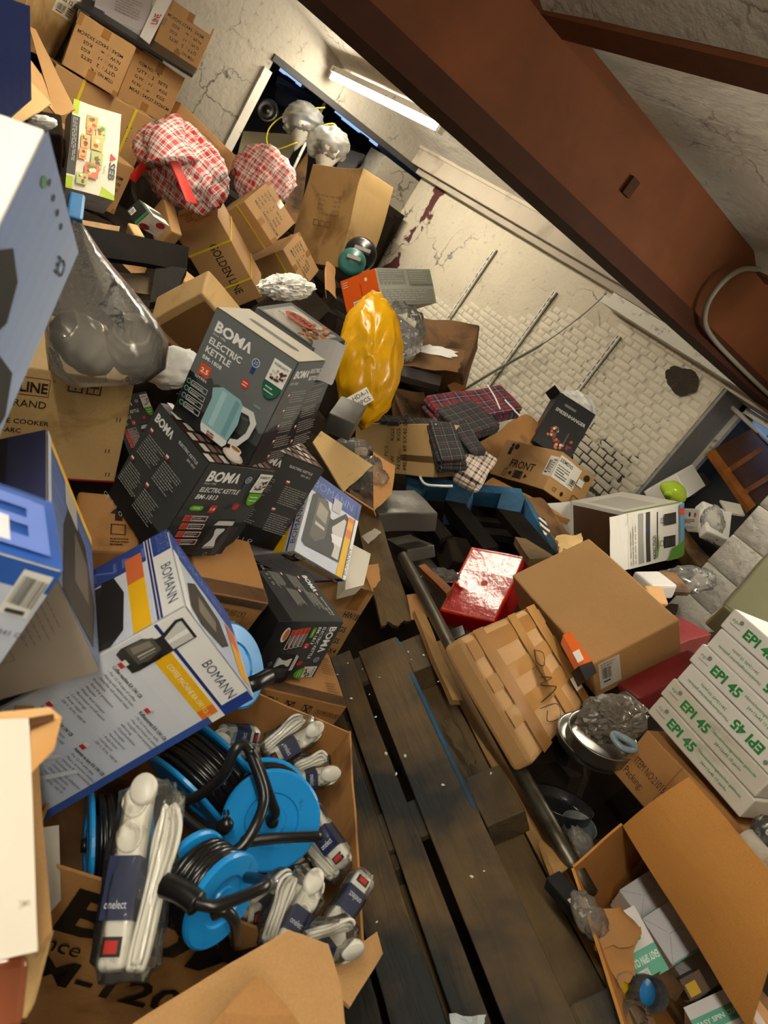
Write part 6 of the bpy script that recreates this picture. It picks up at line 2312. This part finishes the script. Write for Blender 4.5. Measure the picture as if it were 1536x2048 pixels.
lump_obj('white_foam', 85, 245, 2.66, (.05, .02, .03), M_TISSUE, 'piece of white foam in the mouth of the opened carton', 'foam', None, 3, .2, 2)
rough_box('brown_side_box', [(116, 240, 3.0), (142, 205, 3.1), (132, 372, 2.9), (116, 360, 2.85)], .04, M_CARD_D, 'dark side of a box standing left of the fryer box', 'box', .006, 6, seed=7)
rough_box('blue_box', [(132, 378, 2.8), (166, 388, 2.82), (172, 440, 2.75), (140, 432, 2.72)], .1, simple('blue_coated_card', (40, 100, 150), .35, var=.2), 'small blue box just below the fryer box', 'box', .002)
rough_box('beige_box', [(242, 438, 3.1), (268, 452, 3.1), (300, 470, 3.05), (282, 474, 3.0)], .1, M_CARD_B, 'pale box end peeping out under the red-oval box', 'box', .004)
rough_box('strapped_carton', [(370, 545, 3.2), (378, 530, 3.25), (405, 580, 3.2), (378, 590, 3.1)], .12, M_CARD, 'strapped brown carton edge below the long double-strapped carton', 'carton', .003)
rough_box('tall_side_carton', [(333, 395, 3.75), (352, 405, 3.8), (362, 470, 3.7), (338, 460, 3.65)], .15, M_CARD, 'narrow brown carton end left of the long double-strapped carton', 'carton', .003)
lump_obj('white_bag', 572, 574, 3.1, (.10, .045, .05), M_TISSUE, 'crumpled white paper bag below the lower tilted carton', 'bag', None, 12, .5, 4.0, smooth=False)
lump_obj('white_bag', 345, 735, 1.85, (.07, .05, .04), M_TISSUE, 'white carrier bag with loop handle behind the bagged jars', 'bag', None, 15, .3, 2.5)
for i, (px, py, dd, r, mt, lab) in enumerate(((722, 505, 4.9, .11, M_BLACKP, 'black round appliance in the corner beside the orange-ended box'), (705, 522, 4.75, .09, simple('teal_plastic', (44, 110, 104), .35), 'teal round appliance in the corner beside the orange-ended box'))):
    Mx = frame(P(px, py, dd), img_dir(1, .3, .2), img_dir(-.4, -.2, -.8))
    m = MB()
    m.add(*lathe_geo([(0, .03), (r * .3, .035), (r * .4, .02), (r * .8, .015), (r, 0), (r, -.05), (r * .7, -.1), (0, -.1)], 32))
    ob = tag(m.build('round_appliance', mt, smooth=True, M=Mx), lab, 'appliance', 'round appliances in the corner')
    m = MB()
    m.box(-r * .5, -.012, .02, r * .5, .012, .06)
    m.build('handle', M_GREYCARD, ob)
slab_px('crumpled_card', [(652, 545, 3.6), (668, 535, 3.6), (672, 600, 3.4), (652, 596, 3.4)], .006, M_CARD2, 'curled brown card above the yellow sack', 'card', amp=.01, bend=.05)

# doorway clutter
slab_px('leaning_sheet', [(487, 262, 6.3), (605, 270, 6.6), (560, 350, 6.3), (470, 330, 6.2)], .02, simple('cream_boards', (176, 166, 136), .6, var=.15), 'cream boards leaning in the dark doorway', 'board', amp=.004)
slab_px('leaning_sheet', [(590, 340, 6.2), (618, 300, 6.4), (600, 450, 5.9), (560, 440, 5.8)], .02, M_CARD_D, 'dark brown board leaning in the doorway behind the pole', 'board')
m = MB()
m.add(*tube_geo([P(668, 168, 6.25), P(600, 310, 6.0), P(540, 440, 5.5)], .012, 10))
tag(m.build('white_pole', M_TIMBER_W, smooth=True), 'thin pale pole leaning across the doorway', 'pole')
M_SMOKY = film('smoky_film', (0.62, 0.59, 0.54), 0.25, 0.45)
for i, (px, py, dd, lab) in enumerate(((604, 255, 6.0, 'grey plastic bag with a white cone tip hanging at the upper doorway'), (655, 305, 5.75, 'grey plastic bag with a white cone tip hanging above the tall carton'))):
    Mx = frame(P(px, py, dd), img_dir(1, .1, 0), img_dir(-.12, -.98, -.1))
    root = empty('hanging_bag', M=Mx)
    tag(root, lab, 'bag', 'grey bags hanging in the doorway')
    m = MB()
    vs, fs = lathe_geo([(0, -.20), (.02, -.17), (.10, -.02), (.125, .01), (.10, .03), (0, .04)], 28)
    wf = warp_fn(.012, 9, i + 3)
    m.add([wf(Vector(v)) for v in vs], fs, M=Matrix.Rotation(.25, 4, 'Y'))
    m.build('cone', M_WHITE_D, root, smooth=True)
    m = MB()
    m.add(*lump_geo(.16, .13, .12, i + 4, .28, 2.2, 40, 26), M=Matrix.Translation((0, 0, .06)))
    m.build('film_bag', M_SMOKY, root, smooth=True)
m = MB()
m.add(*tube_geo(smooth_path([P(650, 215, 6.0), P(590, 222, 6.0), P(545, 248, 6.0), P(533, 280, 6.0), P(548, 300, 6.0), P(595, 285, 5.95)], 6), .006, 6))
tag(m.build('yellow_hose', M_STRAP, smooth=True), 'yellow strap looping in the dark doorway', 'strap')
m = MB()
m.add(*tube_geo(smooth_path([P(648, 250, 5.9), P(668, 248, 5.9), P(676, 265, 5.9), P(676, 285, 5.85)], 6), .006, 6))
tag(m.build('yellow_hose', M_STRAP, smooth=True), 'short yellow strap above the lower hanging bag', 'strap')
Mx = frame(P(535, 222, 6.5), img_dir(1, 0, 0), img_dir(.5, .2, -.8))
m = MB()
m.add(*lathe_geo([(0, .03), (.02, .03), (.03, .01), (.07, .01), (.09, .03), (.1, 0), (.09, -.04), (0, -.04)], 28), M=Mx)
tag(m.build('wheel', M_STEEL, smooth=True), 'grey metal wheel in the dark doorway', 'wheel')
for i, q in enumerate((((555, 150, 6.9), (640, 190, 6.9), (635, 235, 6.8), (550, 200, 6.8)), ((690, 300, 6.6), (730, 310, 6.6), (700, 345, 6.4), (670, 340, 6.4)))):
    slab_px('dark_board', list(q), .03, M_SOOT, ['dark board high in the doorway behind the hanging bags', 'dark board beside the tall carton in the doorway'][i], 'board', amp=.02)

# foreground left edge
slab_px('white_board', [(-40, 1440, .60), (58, 1436, .62), (76, 1902, .58), (-40, 1928, .56)], .012, simple('soiled_white_board', (226, 218, 202), .6, var=.05, dirt=(120, 100, 70), dirt_amt=(.66, .72), dscale=18), 'soiled white board close at the left edge', 'board', amp=.001)
slab_px('carton_edge', [(20, 1310, 1.10), (60, 1304, 1.12), (106, 1862, .67), (76, 1900, .64)], .01, M_CARD, 'brown carton edge beside the soiled white board', 'carton', amp=.002, nv=14)
hb = empty('bent_wood_bracket', P(60, 1480, .63))
tag(hb, 'curved pale bent-wood bracket above the soiled white board', 'bracket')
slab_px('top_piece', [(-40, 1428, .62), (100, 1414, .645), (125, 1436, .645), (-40, 1470, .61)], .008, simple('pale_bent_wood', (206, 156, 92), .5, var=.1, stretch=(1, 8, 8)), parent=hb)
slab_px('side_piece', [(60, 1462, .625), (124, 1434, .643), (108, 1500, .63), (60, 1548, .61)], .008, simple('pale_bent_wood_side', (196, 146, 84), .5, var=.1, stretch=(1, 8, 8)), parent=hb)
slab_px('slot', [(62, 1436, .618), (108, 1428, .636), (108, 1438, .635), (62, 1450, .617)], .004, M_WOOD_P, parent=hb)
rough_box('wrapped_box', [(-30, 1925, .66), (50, 1905, .68), (62, 2070, .66), (-30, 2080, .64)], .08, simple('rust_brown_card', (140, 74, 44), .25, var=.2, coat=.6), 'plastic-wrapped reddish brown box at the lower left corner', 'box', .003)
slab_px('carton_corner', [(40, 1890, .70), (104, 1862, .70), (62, 2010, .68), (45, 2040, .67)], .006, M_CARD_B, 'corrugated carton corner under the soiled white board', 'carton', amp=.003, rag=.04)
slab_px('label_card', [(84, 1655, 1.02), (118, 1650, 1.05), (122, 1800, .98), (96, 1830, .95)], .003, M_GREYCARD, 'grey label card standing in the left end of the cable carton', 'card')
fc = rough_box('fragile_carton', [(150, 985, 1.55), (280, 985, 1.6), (280, 1110, 1.5), (150, 1090, 1.45)], .2, M_CARD2, 'brown carton with recycling symbols in shadow behind the coffee machine boxes', 'carton', .003, 5, seed=9)
kbh = rough_box('kettle_box_behind', [(255, 795, 1.75), (330, 790, 1.8), (300, 900, 1.75), (225, 930, 1.7)], .16, M_BLACKCARD, 'black kettle box hidden behind the upright black one', 'box', .001, 5, .003, 4)

a = face_art(kbh, 'F')
art_1813_front(a)
put(a, 'printed_panel', True)
a = face_art(fc, 'F')
a.poly([(.52, .62), (.66, .80), (.80, .62), (.72, .62), (.72, .5), (.60, .5), (.60, .62)], (50, 36, 22))
a.frame(.54, .26, .78, .44, .02, (50, 36, 22))
a.lines(.54, .2, .3, 3, .05, .02, (50, 36, 22))
put(a, 'handling_symbols')
r5 = reel(P(470, 1330, 1.50), img_dir(.85, -.30, -.42), 'blue cable reel rim showing between the coffee machine box and lying kettle box', R=.09, wdt=.08)
bent(r5, [(488, 1372, 1.38), (510, 1366, 1.38), (538, 1352, 1.42)], .016, 'grip')
for i, (px, py, d_, rx_, ry_) in enumerate(((1180, 1835, 1.40, .05, .025), (1165, 1690, 1.58, .04, .02))):
    lump_obj('clear_wrapper', px, py, d_, (rx_, ry_, .012), M_FILM3, ['crumpled clear wrapper between the black package and the open carton', 'crumpled clear wrapper at the end of the dark pan'][i], 'wrapper', None, 21 + i, .4, 3.0, (.5, .86, 0))

# right side: pans, tool pack, wrapped parcels
def pan(px, py, d, axis, r, dep, mat, label, hmat=None):
    Mx = frame(P(px, py, d), img_dir(1, .3, 0), img_dir(*axis))
    m = MB()
    m.add(*lathe_geo([(0, -dep), (r * .85, -dep), (r, -dep * .6), (r * 1.02, 0), (r * 1.05, .004), (r * .98, .002), (r * .95, -dep * .55), (r * .8, -dep + .006), (0, -dep + .006)], 40))
    ob = tag(m.build('pan', mat, smooth=True, M=Mx), label, 'pan', 'metal pans')
    return ob
pn = pan(1205, 1470, 1.80, (.65, -.62, -.35), .085, .05, M_STEEL, 'steel pan with blue-grey handle wrapped in bubble film, below the taped carton')
m = MB()
m.add(*tube_geo(smooth_path([P(1228, 1468, 1.70), P(1248, 1476, 1.68), P(1270, 1492, 1.68), P(1264, 1500, 1.68), P(1242, 1494, 1.68), P(1228, 1478, 1.69)], 6, True), .008, 8, True))
local_build(m, 'handle', simple('blue_grey_plastic', (130, 148, 160), .3), pn, True)
pan(1190, 1480, 1.84, (.65, -.62, -.35), .095, .03, M_STEEL, 'second steel pan nested under the one with the blue-grey handle')
lump_obj('bubble_wrap', 1225, 1438, 1.80, (.075, .055, .04), simple('grey_bubble_film', (112, 104, 94), .25, var=.25, bmp=1.0, bscale=90), 'crumpled bubble wrap over the steel pan', 'bubble wrap', None, 6, .35, 3.5, smooth=False)
pan(1122, 1605, 1.74, (.90, -.43, -.06), .075, .03, simple('dark_enamel', (52, 52, 54), .2, .5), 'dark pan standing on edge beside the steel pole')
pan(1158, 1652, 1.68, (.84, -.45, -.3), .04, .02, simple('grey_enamel', (110, 116, 120), .25, .4), 'small grey lid at the lower end of the dark pan')
tb = slab_px('tool_pack', [(1126, 1270, 2.02), (1140, 1262, 2.03), (1184, 1322, 1.96), (1162, 1336, 1.94)], .04, simple('orange_card', (226, 104, 30), .35), 'orange and black tool pack lying on the edge of the large brown carton', 'package')
slab_px('black_end', [(1158, 1332, 1.93), (1184, 1322, 1.95), (1194, 1345, 1.93), (1172, 1362, 1.91)], .045, M_BLACKP, parent=tb)
slab_px('printed_window', [(1145, 1305, 1.965), (1158, 1298, 1.975), (1168, 1318, 1.955), (1156, 1326, 1.945)], .001, M_WHITE, parent=tb)
rough_box('text_box', [(1110, 1470, 1.92), (1168, 1440, 1.95), (1172, 1480, 1.9), (1128, 1500, 1.88)], .08, M_BLACKCARD, 'black box with small white print under the corner of the taped carton', 'box', .002)
kb = rough_box('shaver_carton', [(1240, 1385, 2.0), (1268, 1375, 2.02), (1285, 1420, 1.95), (1262, 1440, 1.92)], .06, M_BLACKCARD, 'narrow black box with white lettering behind the bubble wrap', 'box', .001)
a = face_art(kb, 'F', 3)
a.t('Kemei', .3, .35, .3, (210, 206, 196), w=.5, bold=.01)
put(a, 'white_lettering')
rough_box('red_card_box', [(1235, 1362, 2.15), (1400, 1290, 2.2), (1400, 1330, 2.1), (1270, 1400, 2.05)], .05, M_DRED, 'flat dark red box under the label side of the large brown carton', 'box', .004)
rough_box('green_parcel', [(1452, 1205, 2.08), (1550, 1092, 2.2), (1680, 1215, 2.1), (1580, 1330, 1.98)], .12, simple('olive_wrapped_parcel', (112, 112, 84), .18, var=.2, scale=5, bmp=.5, bscale=16, coat=.5), 'olive green plastic-wrapped parcel at the right edge above the green-lettered boxes', 'parcel', .008, 6, .01, 3)
m = MB()
m.add(*tube_geo([P(1490, 1672, 1.42), P(1545, 1740, 1.36)], .02, 14))
tag(m.build('paper_roll', M_WHITE_D, smooth=True), 'short white paper roll at the right edge above the open carton', 'roll')
lump_obj('foil_ball', 1540, 1668, 1.42, (.035, .035, .03), M_SILVER, 'crumpled grey foil at the right edge beside the paper roll', 'foil', None, 6, .2, 3)

# window recess clutter
cab = empty('wooden_cabinet', P(1480, 940, 4.0))
tag(cab, 'overturned brown wooden cabinet in the window recess', 'cabinet')
slab_px('back_board', [(1418, 903, 4.05), (1502, 858, 4.35), (1600, 960, 4.3), (1503, 1018, 3.85)], .02, M_WOOD_P, parent=cab)
for q in (((1418, 902, 4.0), (1430, 898, 4.02), (1512, 1010, 3.80), (1500, 1020, 3.79)), ((1450, 940, 3.94), (1456, 949, 3.93), (1520, 905, 4.2), (1512, 899, 4.22)), ((1482, 984, 3.86), (1488, 992, 3.85), (1560, 948, 4.15), (1552, 940, 4.17))):
    slab_px('rail', [q[0], q[1], q[2], q[3]], .03, M_WOOD_C, parent=cab)
slab_px('cabinet_side', [(1416, 905, 4.02), (1500, 1020, 3.80), (1496, 1030, 3.86), (1412, 912, 4.08)], .01, M_WOOD_P, parent=cab)
rough_box('styrofoam_slab', [(1282, 1145, 2.75), (1322, 1140, 2.8), (1352, 1172, 2.7), (1290, 1168, 2.65)], .06, simple('grey_white_foam', (196, 194, 190), .7, var=.05), 'grey-white foam slab below the suitcase-print box', 'foam', .002)
rough_box('foam_liner', [(1196, 1050, 3.62), (1225, 1030, 3.7), (1262, 1100, 3.62), (1258, 1120, 3.55)], .05, M_WHITE_D, 'pale card insert sliding out of the open end of the suitcase-print box', 'card', .002)
gb_ = lump_obj('green_bottle', 1348, 985, 3.65, (.075, .05, .045), simple('lime_plastic', (170, 200, 50), .2, var=.1, coat=.5), 'lime green plastic bottle beside the window recess', 'bottle', None, 2, .15, 1.5, (.7, .5, .1), None, 28, 18, False)
m = MB()
m.add(*tube_geo([P(1336, 990, 3.62), P(1340, 972, 3.68)], .022, 14))
local_build(m, 'bottle_neck', simple('lime_plastic_neck', (176, 206, 60), .2), gb_, True)
rough_box('crushed_brown_box', [(1372, 1066, 3.5), (1398, 1062, 3.55), (1400, 1120, 3.4), (1374, 1130, 3.35)], .08, M_CARD_D, 'crushed brown box right of the suitcase-print box', 'box', .01, 8, .01, 3)
rough_box('barcode_box', [(1415, 1012, 3.45), (1470, 1025, 3.5), (1440, 1075, 3.35), (1405, 1050, 3.35)], .06, M_WHITE, 'white box with black bars leaning beside the pillar', 'box', .003)
slab_px('white_leaflet', [(1440, 1000, 3.6), (1480, 1008, 3.6), (1490, 1030, 3.5), (1455, 1025, 3.5)], .01, M_WHITE_D, 'white flat box near the foot of the wooden cabinet', 'box')
lump_obj('silver_bag', 1425, 1050, 3.4, (.05, .08, .03), M_FILM, 'crumpled clear bag between white boxes in the recess', 'bag', None, 5, .35, 3)
lump_obj('silver_bag', 1375, 1160, 2.85, (.10, .05, .03), M_FILM, 'crumpled clear bag beside the foam slab', 'bag', None, 11, .35, 3)
rough_box('brown_flat_box', [(1330, 1150, 2.8), (1375, 1150, 2.85), (1360, 1175, 2.75), (1310, 1170, 2.72)], .03, M_CARD_D, 'flat brown card under the crumpled clear bag', 'card', .004)
rough_box('brown_carton_low', [(1290, 1172, 2.62), (1345, 1176, 2.66), (1320, 1205, 2.6), (1300, 1205, 2.58)], .1, M_CARD, 'brown carton corner between the large brown carton and the pillar', 'carton', .003)
rough_box('dark_box', [(1395, 935, 4.0), (1420, 960, 3.95), (1395, 1000, 3.85), (1376, 975, 3.85)], .12, M_BLACKCARD, 'dark box beside the white folded-end box in the recess', 'box', .002)
slab_px('shelf_grille', [(1500, 838, 4.38), (1560, 830, 4.5), (1560, 870, 4.5), (1520, 872, 4.38)], .01, M_STEEL, 'metal grille at the top of the window recess', 'grille')
m = MB()
m.add(*tube_geo([P(1455, 806, 4.38), P(1560, 905, 4.4)], .014, 8))
tag(m.build('white_bar', M_TIMBER_W, smooth=True), 'white bar slanting across the top of the window recess', 'bar')
slab_px('ribbed_card', [(1112, 1072, 2.95), (1160, 1068, 3.0), (1165, 1095, 2.85), (1118, 1098, 2.8)], .03, M_CARD_B, 'ragged corrugated card behind the large brown carton', 'card', amp=.012, freq=20, rag=.15)
slab_px('grey_plank', [(1030, 1075, 2.75), (1052, 1078, 2.75), (1108, 1112, 2.6), (1060, 1118, 2.55)], .03, M_WOOD, 'short grey plank behind the red box', 'plank', amp=.004)
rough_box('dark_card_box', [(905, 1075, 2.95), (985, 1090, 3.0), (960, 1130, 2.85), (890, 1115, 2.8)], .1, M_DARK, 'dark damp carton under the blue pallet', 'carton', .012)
slab_px('brown_plank', [(838, 1132, 2.55), (850, 1128, 2.56), (905, 1178, 2.42), (893, 1188, 2.4)], .02, M_WOOD_C, 'reddish brown plank between the steel pole and red box', 'plank', amp=.003)
lump_obj('grey_wrapper', 880, 1152, 2.62, (.06, .025, .02), M_FILM, 'crumpled grey wrapper left of the red box', 'wrapper', None, 13, .4, 3)
slab_px('brown_sheet', [(812, 1190, 2.32), (842, 1185, 2.32), (855, 1235, 2.22), (822, 1240, 2.22)], .004, M_CARD2, 'brown card between the dirty plank and the steel pole', 'card', amp=.004)
slab_px('dark_tray', [(895, 1262, 2.35), (925, 1250, 2.36), (930, 1268, 2.3), (905, 1280, 2.28)], .02, M_BLACKP, 'dark tray edge below the red box', 'tray')

# ================================================================== dark filler added under everything, so gaps between the goods stay in shade
bpy.context.view_layer.update()
GX0, GX1, GY0, GY1, CS = XL + 0.03, 0.9, -0.6, YW - 0.03, 0.06
NX, NY = int((GX1 - GX0) / CS) + 1, int((GY1 - GY0) / CS) + 1
low = {}
skip = ('fluorescent_light', 'wall_beam', 'steel_beam', 'cable_conduit', 'wall_ledge', 'shelf_rail', 'wall_rod', 'brick_pillar', 'camera', 'hanging_bag', 'yellow_hose', 'white_pole', 'shelf_grille', 'white_bar')
def root_of(o):
    while o.parent is not None:
        o = o.parent
    return o
for o in list(SC.objects):
    if o.type != 'MESH':
        continue
    r = root_of(o)
    if r.get('kind') == 'structure' or r.name.split('.')[0] in skip:
        continue
    mw = o.matrix_world
    for v in o.data.vertices:
        p = mw @ v.co
        i, j = int((p.x - GX0) / CS + .5), int((p.y - GY0) / CS + .5)
        k = (i, j)
        if k not in low or p.z < low[k]:
            low[k] = p.z
hh = {}
for j in range(NY):
    for i in range(NX):
        best = None
        for rad in (3, 5, 8):
            c = [low[(i + a_, j + b_)] for a_ in range(-rad, rad + 1) for b_ in range(-rad, rad + 1) if (i + a_, j + b_) in low]
            if c:
                best = min(c)
                break
        hh[(i, j)] = max(.02, (best if best is not None else .35) - .03)
vs = []
for j in range(NY):
    for i in range(NX):
        c = [hh[(i, j)]] + [hh.get((i + a_, j + b_), 9) for a_ in (-1, 0, 1) for b_ in (-1, 0, 1)]
        x, y = GX0 + i * CS, GY0 + j * CS
        vs.append((x, y, max(.01, min(c) - .012 * abs(noise.noise(Vector((x * 9, y * 9, 2)))))))
# keep the filler below whatever stands on it or behind it
dg = bpy.context.evaluated_depsgraph_get()
eye = Vector((0, 0, CZ))
for n_, v in enumerate(vs):
    x, y, z = v
    for it in range(14):
        d_ = Vector((x, y, z + .05)) - eye
        L_ = d_.length
        ok, hit, nr, fi, ob_, mt_ = SC.ray_cast(dg, eye, d_.normalized())
        if not ok or (hit - eye).length < L_ - .02:
            break
        if root_of(ob_).get('kind') == 'structure' and (hit.z < H(-.8) or hit.x < XL + .1):
            break
        z -= .08
        if z < .03:
            z = .03
            break
    vs[n_] = (x, y, z)
low_ = list(vs)
for j in range(1, NY - 1):
    for i in range(1, NX - 1):
        k = j * NX + i
        vs[k] = (vs[k][0], vs[k][1], min(low_[k][2], .04 + min(low_[k + 1][2], low_[k - 1][2], low_[k + NX][2], low_[k - NX][2]) + .10))
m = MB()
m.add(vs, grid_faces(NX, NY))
tag(m.build('dark_gap_filler', M_DARK), 'added dark filler standing for the shaded gaps under the piled goods', 'filler', kind='stuff')
